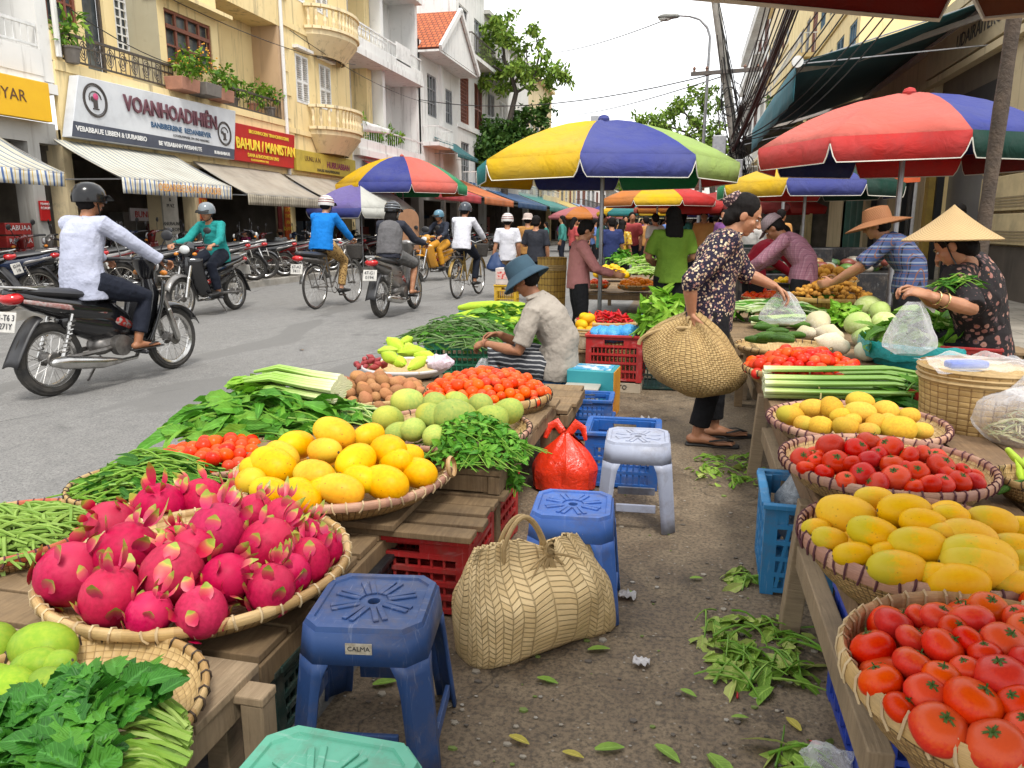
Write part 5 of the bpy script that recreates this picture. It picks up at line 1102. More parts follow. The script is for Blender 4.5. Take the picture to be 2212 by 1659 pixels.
def umbrella(label,c,r,zr,zt,cols,pole_base=None,rot=0,val=.2,n=8,vcols=None,name='market_umbrella',tilt=(0,0),finial=None,det=True,group='market umbrellas',polez=0,pr=.022):
 o = thing(name,label,'umbrella',(c[0],c[1],polez),rot,group)
 keys = list(dict.fromkeys(list(cols)+list(vcols or [])))
 mats = [UC[k] for k in keys]; z0 = -polez
 tm = Matrix.Rotation(tilt[0],3,'X') @ Matrix.Rotation(tilt[1],3,'Y'); piv = Vector((0,0,zr+z0))
 tp = lambda p: tm @ (Vector(p)-piv)+piv
 h = zt-zr; m = 6; cor = lambda k: (r*math.cos(2*pi*k/n),r*math.sin(2*pi*k/n))
 def P(k,s,t):
  a,e = cor(k),cor(k+1); x,y = a[0]+(e[0]-a[0])*s,a[1]+(e[1]-a[1])*s
  z = h*(1-t**1.9)-.045*r*math.sin(pi*t)*4*s*(1-s)
  return tp((x*t,y*t,zr+z0+z))
 b = MB()
 for k in range(n):
  V = []; U = []
  for j in range(m+1):
   for i in range(5): V.append(P(k,i/4,max(j/m,.02))); U.append((i/4,j/m))
  b.add(V,[(j*5+i,j*5+i+1,(j+1)*5+i+1,(j+1)*5+i) for j in range(m) for i in range(4)],U,keys.index(cols[k % len(cols)]))
 b.build('canopy',mats,o,solid=.004,angle=25)
 b = MB(); tr = MB(); q = 12
 for k in range(n):
  V = []; U = []; low = []
  for i in range(q+1):
   s = [0,.012,.03,.06,.15,.35,.5,.65,.85,.94,.97,.988,1][i]; e = min(s,1-s)*2; dv = val*(.25+.75*math.sin(pi*.5*e/.13)) if e < .13 else val
   p = P(k,s,1.0); cen = Vector((p.x,p.y,0)).normalized()*.012
   V += [p+cen*.3,p+cen*.8-Vector((0,0,dv*.5)),p+cen-Vector((0,0,dv+.006))]; U += [(s,0),(s,.5),(s,1)]; low.append(V[-1])
  b.add(V,[(i*3+j,(i+1)*3+j,(i+1)*3+j+1,i*3+j+1) for i in range(q) for j in range(2)],U,keys.index((vcols or cols)[k % len(vcols or cols)]))
  if det: tr.tube(low,.0055,4,cap=False)
 b.build('valance',mats,o,solid=.004)
 if det: tr.build('trim',PIPE,o)
 b = MB(); b.tube([(0,0,0),(0,0,zt+z0+.02)],pr,10); b.build('pole',M('pole_steel',(.34,.35,.37),(.25,.25,.25),9,.35,.05,metal=.7),o)
 b = MB(); b.lathe([(0,.0),(.05,0),(.06,.03),(.045,.06),(0,.075)],10,tp((0,0,zt+z0-.01))); b.build('finial',UC[finial or cols[0]],o)
 if det:
  for k in range(n):
   b = MB(); b.tube([P(k,0,.03)-Vector((0,0,.015)),P(k,0,.5)-Vector((0,0,.02)),P(k,0,.99)-Vector((0,0,.012))],.008,5)
   b.tube([(0,0,zr+z0+h*.15),P(k,0,.5)-Vector((0,0,.02))],.006,5); b.build('rib',GREYM,o)
 return o
u1 = atz(1295,662,.45); d1 = aty(1290,262,u1.y); e1 = aty(1290,385,u1.y)
RU1 = 282/ppm((u1.x,u1.y,1.8))
# panel order counted from the lane side, counter clockwise
UM1 = (u1.x,u1.y)
umbrella('big yellow, blue and lime umbrella in the middle of the market',UM1,RU1,e1.z+.13,d1.z,['green','blue','yellow','teal','yellow','blue','lime','red'],rot=R(43),val=.19,finial='blue',polez=.0)
u2 = atz(1913,640,.62); d2 = aty(1937,205,u2.y); e2 = aty(1937,330,u2.y)
umbrella('red and blue umbrella over the seller in the cone hat',(u2.x+.03,u2.y),1.31,e2.z+.05,d2.z,['blue','navy','red','blue','coral','coral','coral','blue'],rot=R(-38),val=.2,vcols=['dkgreen','maroon','red','navy','red','red','red','dkgreen'],finial='red',pr=.026)
p = aty(868,338,22); umbrella('yellow, blue, coral and green umbrella at the far kerb',(p.x,22),1.95,aty(876,400,22).z,p.z,['orange','green','orange','red','yellow','blue','coral','green'],rot=R(28),val=.28,finial='coral')
p = aty(1745,352,11.6); umbrella('yellow and blue umbrella behind the red one',(p.x,11.6),1.24,aty(1740,400,11.6).z,p.z,['dkgreen','red','navy','green','yellow','blue','dkgreen','blue'],rot=R(26.5),val=.18,finial='blue')
p = aty(1422,398,17); umbrella('orange and red umbrella between the two big umbrellas',(p.x,17),1.25,aty(1422,432,17).z,p.z,['orange','coral','red','red','red','orange','yellow','red'],rot=R(-20),val=.14,finial='red')
c7,d7 = atz(2072,49,1.72),atz(1300,-22,1.72); r7 = (c7-d7).length/(2*math.sin(pi/8)); e7 = (d7-c7).normalized(); n7 = Vector((e7.y,-e7.x,0)); n7 = n7 if n7.y < 0 else -n7
k7 = (c7+d7)/2+n7*(r7*math.cos(pi/8)); umbrella('dark red umbrella whose edge hangs over the near stall',(k7.x,k7.y),r7,1.93,2.35,['maroon','maroon','maroon','maroon','maroon','maroon','maroon','brown'],rot=math.atan2(c7.y-k7.y,c7.x-k7.x),val=.2,finial='maroon')
rng = random.Random(3)
far = [(1480,412,24,'coral and orange umbrella deep in the market',['coral','orange','red']),(1545,425,27,'blue umbrella in the distance beside the woman with the shopping bag',['blue','purple']),(1380,432,32,'yellow and teal umbrella deep in the market',['yellow','teal']),(1440,440,38,'pale teal umbrella deep in the market',['teal','white']),(1330,438,44,'small blue umbrella near the street end',['blue','white']),(1610,425,19,'red umbrella behind the woman with the flowered blouse',['red','maroon']),(1255,446,40,'pink umbrella at the road side far away',['pink','orange']),(1500,446,50,'lime umbrella near the street end',['lime','green'])]
for u,v,y,lb,cs in far: p = aty(u,v,y); umbrella(lb,(p.x,y),1.5+rng.random()*.3,max(1.72,p.z-.5),max(2.15,p.z),cs,val=.15,det=False,rot=rng.random())
p = aty(778,398,20.5); umbrella('purple and white market tent at the far kerb',(p.x,p.y),1.5,aty(778,452,20.5).z,p.z,['blue','white','purple','white'],n=4,rot=R(24),val=.25,vcols=['blue','white','blue','white'],name='market_tent',finial='purple')
def log_pole():
 p,q = aty(2188,60,6.3),aty(2127,480,6.3); d = (p-q)/(p.z-q.z); bz = q-d*q.z
 o = thing('wooden_post','rough dark wooden post leaning behind the cone hat','post',bz); b = MB(); b.tube([d*(i*.3) for i in range(13)],[.05+.004*math.sin(i*2.1) for i in range(13)],9); b.build('shaft',M('rough_wood',(.085,.06,.042),(.045,.033,.025),8,.9,.7,40,.02),o)
log_pole()
# ------------------------------------------------------------------ motorbikes and bicycles
def mat_rubber():
 t = NT('tyre_rubber'); v = t.coord('Object'); t.col(t.mix(t.ramp(t.noise(9,5,.7,v),[(.4,0.),(.7,1.)]),(.022,.021,.02),(.07,.062,.052))); t.set(Roughness=.85); u = t.n.new('ShaderNodeUVMap'); s = t.n.new('ShaderNodeSeparateXYZ'); t.link(u.outputs[0],s.inputs[0])
 t.bump(t.math('SINE',t.math('MULTIPLY',s.outputs[1],260)),.35,.004); return t.m
RUB = mat_rubber()
CHR = M('chrome',(.58,.57,.55),(.42,.41,.39),10,.22,.05,metal=.95,dirt=.35); STEEL = M('engine_alloy',(.22,.21,.2),(.12,.11,.1),16,.45,.2,metal=.7,dirt=.6)
SEATM = M('seat_vinyl',(.022,.022,.024),(.03,.03,.032),6,.45,.15,120); PLAST = M('black_plastic',(.016,.016,.018),(.024,.024,.026),9,.42,.1,dirt=.2)
REDL = M('tail_lamp_red',(.5,.008,.01),None,5,.12,0,coat=.5); LENS = M('lamp_lens',(.55,.56,.56),None,5,.08,0,coat=.6); AMB = M('indicator_amber',(.6,.2,.02),None,5,.15,0); PLATE = M('plate_white',(.62,.6,.55),None,6,.5,.05,dirt=.3)
def wheel(par,c,r,tr,spokes,rimm,name='wheel',disc=False,n=26):
 o = link(name,None,par); o.location = c; ax = Matrix(((0,0,1),(1,0,0),(0,1,0)))
 b = MB(); k = 8; b.lathe([(r-tr+tr*math.cos(a),tr*math.sin(a)*.95) for a in [2*pi*i/k for i in range(k+1)]],n+6,(0,0,0),ax); b.build('tyre',RUB,o)
 b = MB(); ri = r-2*tr; b.lathe([(ri+.004,-tr*.7),(ri+.012,-tr*.8),(ri+.012,tr*.8),(ri+.004,tr*.7),(ri-.008,tr*.5),(ri-.012,0),(ri-.008,-tr*.5),(ri+.004,-tr*.7)],n+6,(0,0,0),ax); b.build('rim',rimm,o)
 b = MB(); hr = .05 if tr > .03 else .022; b.lathe([(0,-.06),(hr,-.06),(hr*1.15,-.05),(hr*.8,-.03),(hr*.8,.03),(hr*1.15,.05),(hr,.06),(0,.06)],14,(0,0,0),ax); b.build('hub',STEEL,o)
 b = MB()
 for i in range(spokes):
  a = 2*pi*i/spokes; s = (-1,1)[i % 2]; t = a+(.45 if (i//2) % 2 else -.45); b.tube([(s*.035,hr*math.cos(t),hr*math.sin(t)),(s*.004,ri*math.cos(a),ri*math.sin(a))],.0022 if tr > .03 else .0016,4,cap=False)
 b.build('spoke',CHR,o,smooth=False); return o
def motorbike(label,body,accent,loc,rz,plate='71-T6\n0271Y',group=None,rack=None,scale=1.0,lean=0,basket=False,fender=None):
 """step-through motorbike, heading +y, wheels on the ground"""
 o = thing('motorbike',label,'motorbike',loc,rz,group,scale); o.rotation_euler = (0,lean,rz)
 wheel(o,(0,-.61,.285),.285,.042,32,CHR); wheel(o,(0,.61,.285),.285,.036,32,CHR)
 p = MB()
 p.tube([(0,-.86,.80),(0,-.70,.735),(0,-.42,.66),(0,-.1,.60),(0,.06,.50)],[(.05,.05),(.10,.075),(.125,.11),(.12,.12),(.085,.10)],14,rnd=True)
 p.tube([(0,-.42,.56),(0,-.2,.50),(0,.02,.44),(0,.2,.38)],[(.09,.10),(.11,.13),(.10,.12),(.07,.09)],12,rnd=True)
 p.build('side_cover',body,o)
 for s in (-1,1):
  b = MB(); b.tube([(s*.088,-.82,.745),(s*.115,-.5,.675),(s*.115,-.15,.60)],[(.004,.014),(.006,.02),(.004,.012)],8,rnd=True); b.build('accent_strip',accent,o)
  b = MB()
  b.grid(lambda a,c: (s*(.05+.135*math.sin(pi*.5*a)+.02*c),.30+.20*c-.14*a+.04*math.sin(pi*c)-.0,.30+.52*c),6,10); b.build('leg_shield',body,o,solid=.014)
 b = MB(); b.tube([(0,-.02,.52),(0,.08,.47)],[(.118,.07),(.105,.06)],12,rnd=True); b.build('decal',M('decal_red',(.45,.02,.015),(.4,.36,.33),26,.3,sharp=(.5,.56)),o)
 b = MB(); b.tube([(0,.30,.34),(0,.37,.52),(0,.42,.70),(0,.40,.85)],[(.05,.05),(.075,.06),(.08,.06),(.06,.05)],12,rnd=True); b.build('front_cowl',body,o)
 b = MB(); b.tube([(0,-.82,.815),(0,-.66,.80),(0,-.4,.765),(0,-.16,.745),(0,.02,.70)],[(.06,.03),(.115,.042),(.13,.045),(.11,.045),(.06,.03)],14,rnd=True); b.build('seat',SEATM,o)
 b = MB(); b.grid(lambda a,c: ((c-.5)*.13*(1-.15*abs(a-.5)),.61+.325*math.cos(R(25+130*a)),.285+.33*math.sin(R(25+130*a))-.02*(2*c-1)**2*2),14,6); b.build('front_fender',fender or body,o,solid=.008)
 b = MB(); b.grid(lambda a,c: ((c-.5)*.15,-.68-.25*a,.62-.34*a**1.4-.02*(2*c-1)**2),8,5); b.build('mud_flap',PLAST,o,solid=.01)
 for s in (-1,1):
  b = MB(); b.tube([(s*.085,.45,.74),(s*.085,.52,.55)],.022,8); b.tube([(s*.085,.52,.55),(s*.085,.60,.30)],.028,8,rnd=True); b.tube([(s*.085,.61,.285),(s*.03,.61,.285)],.012,6); b.build('fork_leg',CHR,o)
  b = MB(); b.tube([(s*.125,-.60,.29),(s*.12,-.47,.62)],.014,6)
  b.tube([(s*.125+.026*math.cos(t*.9),-.585+.115*t/60+.026*math.sin(t*.9)*.7,.32+.27*t/60) for t in range(61)],.006,4,cap=False); b.build('shock_absorber',CHR,o)
  b = MB(); b.tube([(s*.11,-.61,.285),(s*.10,-.2,.30),(s*.08,-.05,.32)],.02,6); b.build('swing_arm',STEEL,o)
  b = MB(); b.tube([(s*.13,.08,.255),(s*.27,.06,.255)],.018,8,rnd=True); b.build('foot_peg',PLAST,o)
  b = MB(); b.tube([(s*.20,.32,1.0),(s*.30,.27,1.0),(s*.385,.24,.99)],.017,8,rnd=True); b.build('handle_grip',PLAST,o)
  b = MB(); b.tube([(s*.21,.34,1.02),(s*.26,.35,1.13),(s*.29,.35,1.17)],.006,5); b.ell((s*.31,.35,1.20),(.065,.014,.045),12,6); b.build('mirror',PLAST,o)
  b = MB(); b.ell((s*.15,.44,.88),(.035,.03,.025),8,6); b.build('indicator',AMB,o)
 b = MB(); b.tube([(0,.40,.86),(0,.39,.95),(0,.35,1.0)],[(.07,.06),(.12,.075),(.10,.05)],12,rnd=True); b.tube([(-.2,.33,1.0),(0,.38,.99),(.2,.33,1.0)],.024,8,rnd=True); b.build('handlebar_cover',body,o)
 b = MB(); b.ell((0,.455,.94),(.085,.035,.06),14,8); b.build('headlight',LENS,o)
 b = MB(); b.ell((0,-.85,.765),(.095,.075,.05),14,8); b.build('tail_light',REDL,o)
 b = MB(); b.box((0,-.915,.60),(.20,.012,.15),Matrix.Rotation(R(-14),3,'X')); pl_ = b.build('number_plate',PLATE,o,smooth=False,bevel=.006)
 text(pl_,plate,.062,M('plate_ink',(.03,.03,.04)),(0,-.925,.603),(R(76),0,0),ext=.001)
 b = MB(); b.tube([(0,.1,.37),(0,-.16,.33)],[(.075,.07),(.10,.085)],12,rnd=True); b.lathe([(.0,-.05),(.06,-.05),(.085,-.02),(.085,.05),(0,.05)],14,(.10,-.05,.32),Matrix(((0,0,1),(1,0,0),(0,1,0)))); b.lathe([(.0,-.05),(.06,-.05),(.085,-.02),(.085,.05),(0,.05)],14,(-.10,-.05,.32),Matrix(((0,0,-1),(1,0,0),(0,1,0)))); b.box((0,.17,.35),(.12,.12,.11)); b.build('engine',STEEL,o,angle=30)
 b = MB(); b.tube([(.08,.2,.30),(.13,.08,.20),(.15,-.1,.20)],.017,8); b.tube([(.15,-.1,.20),(.16,-.28,.215),(.17,-.62,.27),(.172,-.70,.282)],[.022,.046,.052,.035],12,rnd=True); b.build('exhaust',CHR,o)
 b = MB(); b.tube([(-.07,-.1,.22),(-.16,-.16,.03)],.012,6,rnd=True); b.build('side_stand',STEEL,o)
 b = MB(); b.beam((0,-.62,.83),(0,-.88,.84),.13,.018); b.tube([(-.07,-.6,.80),(-.085,-.8,.84),(-.06,-.90,.85),(.06,-.90,.85),(.085,-.8,.84),(.07,-.6,.80)],.010,6); b.build('grab_rail',CHR if not rack else PLAST,o)
 if basket:
  b = MB()
  for z in (.62,.7,.78,.86): b.tube([(-.16,.48,z),(-.16,.76,z),(.16,.76,z),(.16,.48,z),(-.16,.48,z)],.006,4,cap=False)
  for i in range(9): x = -.16+.04*i; b.tube([(x,.76,.6),(x,.76,.86)],.004,4); b.tube([(x,.48,.6),(x,.48,.86)],.004,4); b.tube([(-.16,.48+.035*i,.6),(-.16,.48+.035*i,.86)],.004,4); b.tube([(.16,.48+.035*i,.6),(.16,.48+.035*i,.86)],.004,4)
  b.box((0,.62,.6),(.32,.28,.01)); b.build('front_basket',IRON,o,smooth=False)
 return o
def bicycle(label,loc,rz,col,basket=True,rear_seat=False,plate=None,scale=1.0):
 o = thing('bicycle',label,'bicycle',loc,rz,None,scale); r = .335
 wheel(o,(0,-.53,r),r,.018,28,CHR,n=34); wheel(o,(0,.55,r),r,.018,28,CHR,n=34)
 b = MB(); bb = (0,-.06,.30); hd = (0,.40,.86); st = (0,-.2,.82)
 b.tube([bb,hd],.017,8); b.tube([(0,.42,.80),(0,-.15,.66)],.016,8) ; b.tube([bb,st],.015,8); b.tube([(0,.385,.92),(0,.43,.76)],.019,8)
 for s in (-1,1): b.tube([bb,(s*.05,-.53,r)],.009,6); b.tube([(0,-.17,.70),(s*.05,-.53,r)],.008,6)
 b.build('frame',col,o)
 for s in (-1,1): b = MB(); b.tube([(s*.02,.43,.77),(s*.05,.47,.66),(s*.05,.55,r)],.011,6); b.build('fork_leg',col,o)
 b = MB(); b.tube([(-.28,.16,.99),(-.25,.33,1.02),(-.1,.41,1.0),(0,.385,.96),(.1,.41,1.0),(.25,.33,1.02),(.28,.16,.99)],.012,7,rnd=True); b.build('handlebar',CHR,o)
 b = MB(); b.tube([(0,-.36,.87),(0,-.24,.875),(0,-.06,.865)],[(.09,.03),(.085,.03),(.025,.02)],12,rnd=True); b.build('saddle',SEATM,o)
 b = MB(); b.lathe([(.085,-.004),(.095,0),(.085,.004),(.08,0),(.085,-.004)],20,(.05,-.06,.30),Matrix(((0,0,1),(1,0,0),(0,1,0)))); b.tube([(.05,-.06,.385),(.05,-.53,r+.03)],.004,4); b.tube([(.05,-.06,.215),(.05,-.53,r-.03)],.004,4); b.build('chain',IRON,o)
 for s in (-1,1): b = MB(); b.tube([(s*.06,-.06,.30),(s*.075,-.06+s*.11,.30-s*.125)],.009,6); b.box((s*.12,-.06+s*.11,.30-s*.125),(.09,.07,.02)); b.build('pedal',IRON,o)
 for y in (-.53,.55): b = MB(); b.grid(lambda a,c: ((c-.5)*.055,y+.375*math.cos(R(20+150*a)),r+.375*math.sin(R(20+150*a))),16,2); b.build('mudguard',col,o,solid=.004)
 b = MB(); b.beam((0,-.3,.735),(0,-.78,.745),.12,.015);
 for s in (-1,1): b.tube([(s*.05,-.7,.74),(s*.055,-.54,r)],.006,5)
 b.build('rear_rack',IRON,o,smooth=False)
 if rear_seat:
  b = MB(); b.tube([(0,-.92,.84),(0,-.6,.81),(0,-.3,.80)],[(.06,.035),(.12,.05),(.10,.04)],12,rnd=True); b.build('seat',SEATM,o)
  b = MB(); b.tube([(0,-.95,.775),(0,-.6,.735),(0,-.35,.70)],[(.05,.03),(.11,.045),(.08,.05)],12,rnd=True); b.build('tail_cover',STEEL,o)
  b = MB(); b.ell((0,-.95,.77),(.09,.05,.042),12,8); b.build('tail_light',REDL,o)
 if plate: b = MB(); b.box((0,-.985,.62),(.19,.012,.14),Matrix.Rotation(R(-10),3,'X')); p_ = b.build('number_plate',PLATE,o,smooth=False); text(p_,plate,.06,M('plate_ink',(0,0,0)),(0,-.994,.622),(R(80),0,0),ext=.001)
 if basket:
  b = MB(); b.grid(lambda a,c: (.17*math.cos(2*pi*a)*(.8+.2*c),.64+.13*math.sin(2*pi*a)*(.8+.2*c),.70+.24*c),24,8); b.lathe([(0,.0),(.13,0)],20,(0,.64,.70)); b.build('front_basket',M('wicker_dark',(.03,.028,.026),(.07,.06,.05),60,.7,.8,80,.02),o,solid=.006)
 return o
PB = lambda n,c,c2=None: M('bike_paint_'+n,c,c2,3,.18,.02,coat=.5,dirt=.15)
BP_BLK = PB('black',(.012,.012,.014)); SIL = M('bike_silver',(.30,.29,.28),(.2,.19,.18),4,.28,.03,metal=.6,dirt=.25)
RIDE_B = dict(RIDE)
def face_dir(p,q): d = q-p; return math.atan2(-d.x,d.y)
# rider A
pa,qa = atz(117,856),atz(376,797); rza = face_dir(pa,qa); ma = (pa+qa)/2; sa = (qa-pa).length/1.22
motorbike('big black motorbike with a red tail light ridden by the man in a pale shirt',BP_BLK,M('red_chrome_strip',(.28,.06,.05),(.4,.38,.36),30,.2),(ma.x,ma.y,.004),rza,'71-T6 3\n0271Y',scale=sa)
J = dict(RIDE,pel=(0,-.24,.88),wai=(0,-.24,1.02),che=(0,-.2,1.2),nek=(0,-.14,1.35),hed=(.0,-.09,1.485),face=(.12,1,-.02),shR=(.185,-.16,1.30),shL=(-.185,-.16,1.30),elR=(.27,.06,1.14),elL=(-.27,.06,1.14))
person('man in a pale shirt and glossy black helmet riding the big black motorbike',(ma.x,ma.y,.004),rza,J,SKIN2,fab('pale_blue_shirt',(.43,.45,.55),(.36,.38,.48)),1.9,.10,NAVY,1.8,'short',('helmet',('black',(.008,.008,.009)),None),'sandal',.0075,sa*.99,girth=1.1,fold=.009,shirtw=1.3)
# rider B comes towards us
pb,qb = atz(508,672),atz(398,686); rzb = face_dir(pb,qb); rzb = R(213); mb_ = (pb+qb)/2
motorbike('black and silver motorbike coming towards the market with a teal shirted rider',BP_BLK,SIL,(mb_.x,mb_.y,.004),rzb+R(-35),'58-K2\n4471',scale=1.02,fender=SIL)
J = dict(RIDE,face=(-.1,1,-.1)); person('rider in a teal long sleeved shirt and silver helmet facing the camera',(mb_.x,mb_.y,.004),rzb+R(-35),J,SKIN,fab('teal_shirt',(.02,.26,.24),(.015,.2,.19)),1.9,.06,NAVY,1.9,'short',('helmet',('silver',(.2,.23,.25)),None),'shoe',.009,1.02,girth=1.08,fold=.012)
# rider C
pc,qc = atz(687,668),atz(757,655); rzc = face_dir(pc,qc); mc = (pc+qc)/2
bicycle('bicycle with a red tail light and number plate ridden by the person in bright blue',(mc.x,mc.y,.004),rzc,SIL,True,True,'67-A2\n7411',1.05)
JB = dict(RIDE,pel=(0,-.3,.96),wai=(0,-.28,1.09),che=(0,-.22,1.26),nek=(0,-.15,1.40),hed=(0,-.1,1.535),shR=(.17,-.17,1.355),shL=(-.17,-.17,1.355),elR=(.25,.0,1.14),elL=(-.25,.0,1.14),wrR=(.28,.12,1.03),wrL=(-.28,.12,1.03),hiR=(.1,-.27,.94),hiL=(-.1,-.27,.94),knR=(.13,.12,.70),knL=(-.13,.14,.82),anR=(.12,.02,.29),anL=(-.12,-.1,.5),toR=(.13,.16,.24),toL=(-.13,.04,.46))
person('cyclist in a bright blue sweater, striped white helmet and leopard print trousers',(mc.x,mc.y,.004),rzc,JB,SKIN3,fab('bright_blue',(.008,.18,.56),(.006,.14,.45)),1.9,.03,mat_flowers('leopard',(.38,.24,.09),[(.05,.03,.015),(.10,.05,.02)],34,.34),1.9,'short',('helmet',('white',(.6,.62,.66)),(.05,.06,.2)),'shoe',.009,1.05,girth=1.12,fold=.008)
# rider D
pd,qd = atz(826,686),atz(893,668); rzd = face_dir(pd,qd); md = (pd+qd)/2
motorbike('silver motorbike with a red tail light ridden by the person in a grey vest',SIL,BP_BLK,(md.x,md.y,.004),rzd,'47-G1\n0194',scale=1.03)
def vest(o,J,q,Hm):
 b = MB(); b.tube([J['pel'],J['wai'],J['che'],J['che'].lerp(J['nek'],.6),J['nek']],[(.19,.15),(.18,.145),(.185,.145),(.18,.12),(.09,.085)],16,J['shR']-J['shL']); fuse(b,'vest',fab('grey_vest',(.13,.125,.13),(.09,.088,.09)),o,.01,2,.01)
person('rider in a grey vest with dark sleeves and a black helmet on the silver motorbike',(md.x,md.y,.004),rzd,RIDE,SKIN,fab('slate_sleeves',(.03,.032,.045)),1.9,.0,fab('grey_skirt',(.16,.155,.15),(.08,.08,.08)),.95,'long',('helmet',('black',(0,0,0)),(.25,.27,.3)),'sandal',.009,1.03,extra=vest)
# rider E, towards us
pe = atz(945,606); motorbike('orange yellow motorbike coming down the road with a bag on its front',PB('orange',(.55,.25,.02)),BP_BLK,(pe.x,pe.y,.004),R(160),'29-B1\n553',scale=1.05)
person('rider in a dark jacket and blue helmet on the orange yellow motorbike',(pe.x,pe.y,.004),R(160),RIDE,SKIN,fab('dark_jacket',(.025,.03,.045)),1.9,.04,M('orange_apron',(.6,.27,.01),None,4,.7),1.9,'short',('helmet',('blue',(.10,.22,.3)),None),'shoe',.013,1.05,eyes=False)
# rider F
pf,qf = atz(990,646),atz(1032,636); rzf = face_dir(pf,qf); mf = (pf+qf)/2
bicycle('bicycle with a dark wicker basket ridden by the cyclist in white',(mf.x,mf.y,.004),rzf,M('ochre_frame',(.3,.19,.04),None,5,.35),True,False,None,1.02)
person('cyclist in a white long sleeved shirt and dark helmet',(mf.x,mf.y,.004),rzf,JB,SKIN2,fab('white_shirt',(0,0,0)),1.85,.04,NAVY,1.9,'short',('helmet',('dark',(.05,.06,.075)),None),'shoe',.011,1.02,eyes=False)
bd = thing('cardboard_sheet','rounded brown cardboard sheet carried upright on the road','cardboard',aty(883,500,17.5)); b = MB(); b.prism([(.30*math.cos(R(a))*.85,.5+.25*math.sin(R(a))) for a in range(0,181,15)]+[(-.25,-.2),(.25,-.2)],.02); b.build('sheet',M('cardboard',(.33,.17,.09),None,6,.85),bd,smooth=False); bd.location.z = .95
hp_ = thing('carrying_post','thin stand holding up the brown cardboard sheet','stand',(bd.location.x+.1,17.55,.004)); b = MB(); b.tube([(0,0,0),(0,0,1.2)],.02,6); b.tube([(-.2,0,0),(.2,0,0)],.015,5); b.build('post',GREYM,hp_)
# parked motorbikes: three builds, copied along the pavement
protos = [motorbike('p',BP_BLK,SIL,(0,0,-40),0,'62-H4\n118','motorbikes parked along the pavement'),motorbike('p',PB('red',(.13,.01,.01)),SIL,(0,0,-40),0,'18-F3\n902','motorbikes parked along the pavement',basket=True),motorbike('p',SIL,PB('red',(0,0,0)),(0,0,-40),0,'35-C7\n640','motorbikes parked along the pavement'),motorbike('p',PB('blue',(.015,.025,.06)),SIL,(0,0,-40),0,'44-D5\n276','motorbikes parked along the pavement')]
names = ['black','dark red','silver','dark blue']; rng = random.Random(21)
park = [(7.2,0),(7.9,2),(8.5,0),(9.0,3),(9.6,0),(10.1,1),(10.7,2),(11.3,0),(11.9,0),(12.6,3),(13.3,1),(13.9,0),(14.6,2),(15.3,0),(16.1,0),(16.9,1),(17.7,0),(18.6,3),(19.4,2),(20.4,0),(21.4,1),(22.3,0),(23.2,2),(24.2,1),(25.5,0),(26.8,3),(28.2,0),(29.6,2),(31,1),(32.5,0),(34,3),(36,0),(38,2)]
first = set(); side = {0: 'below the yellow shop sign',1: 'below the white shop sign',2: 'below the beige awning',3: 'below the rounded balcony',4: 'past the purple tent'}
ords = {}
for y,i in park:
 o = protos[i] if i not in first else copy_tree(protos[i]); first.add(i)
 z = 0 if y < 11.5 else 1 if y < 15.5 else 2 if y < 19.6 else 3 if y < 24 else 4
 k = ords[(z,i)] = ords.get((z,i),0)+1
 xk = -9.75-.0857*0 if y < 16 else -9.75-(y-16)*.0105
 o.location = (xk+rng.uniform(-.12,.12),y,.135); o.rotation_euler = (0,R(-7),R(90+rng.uniform(12,48)) if rng.random() < .8 else R(-62)); s = rng.uniform(.96,1.05); o.scale = (s,s,s)
 o['label'] = '%s parked %s motorbike from the near end of those %s' % (('first','second','third','fourth','fifth','sixth')[k-1],names[i],side[z])
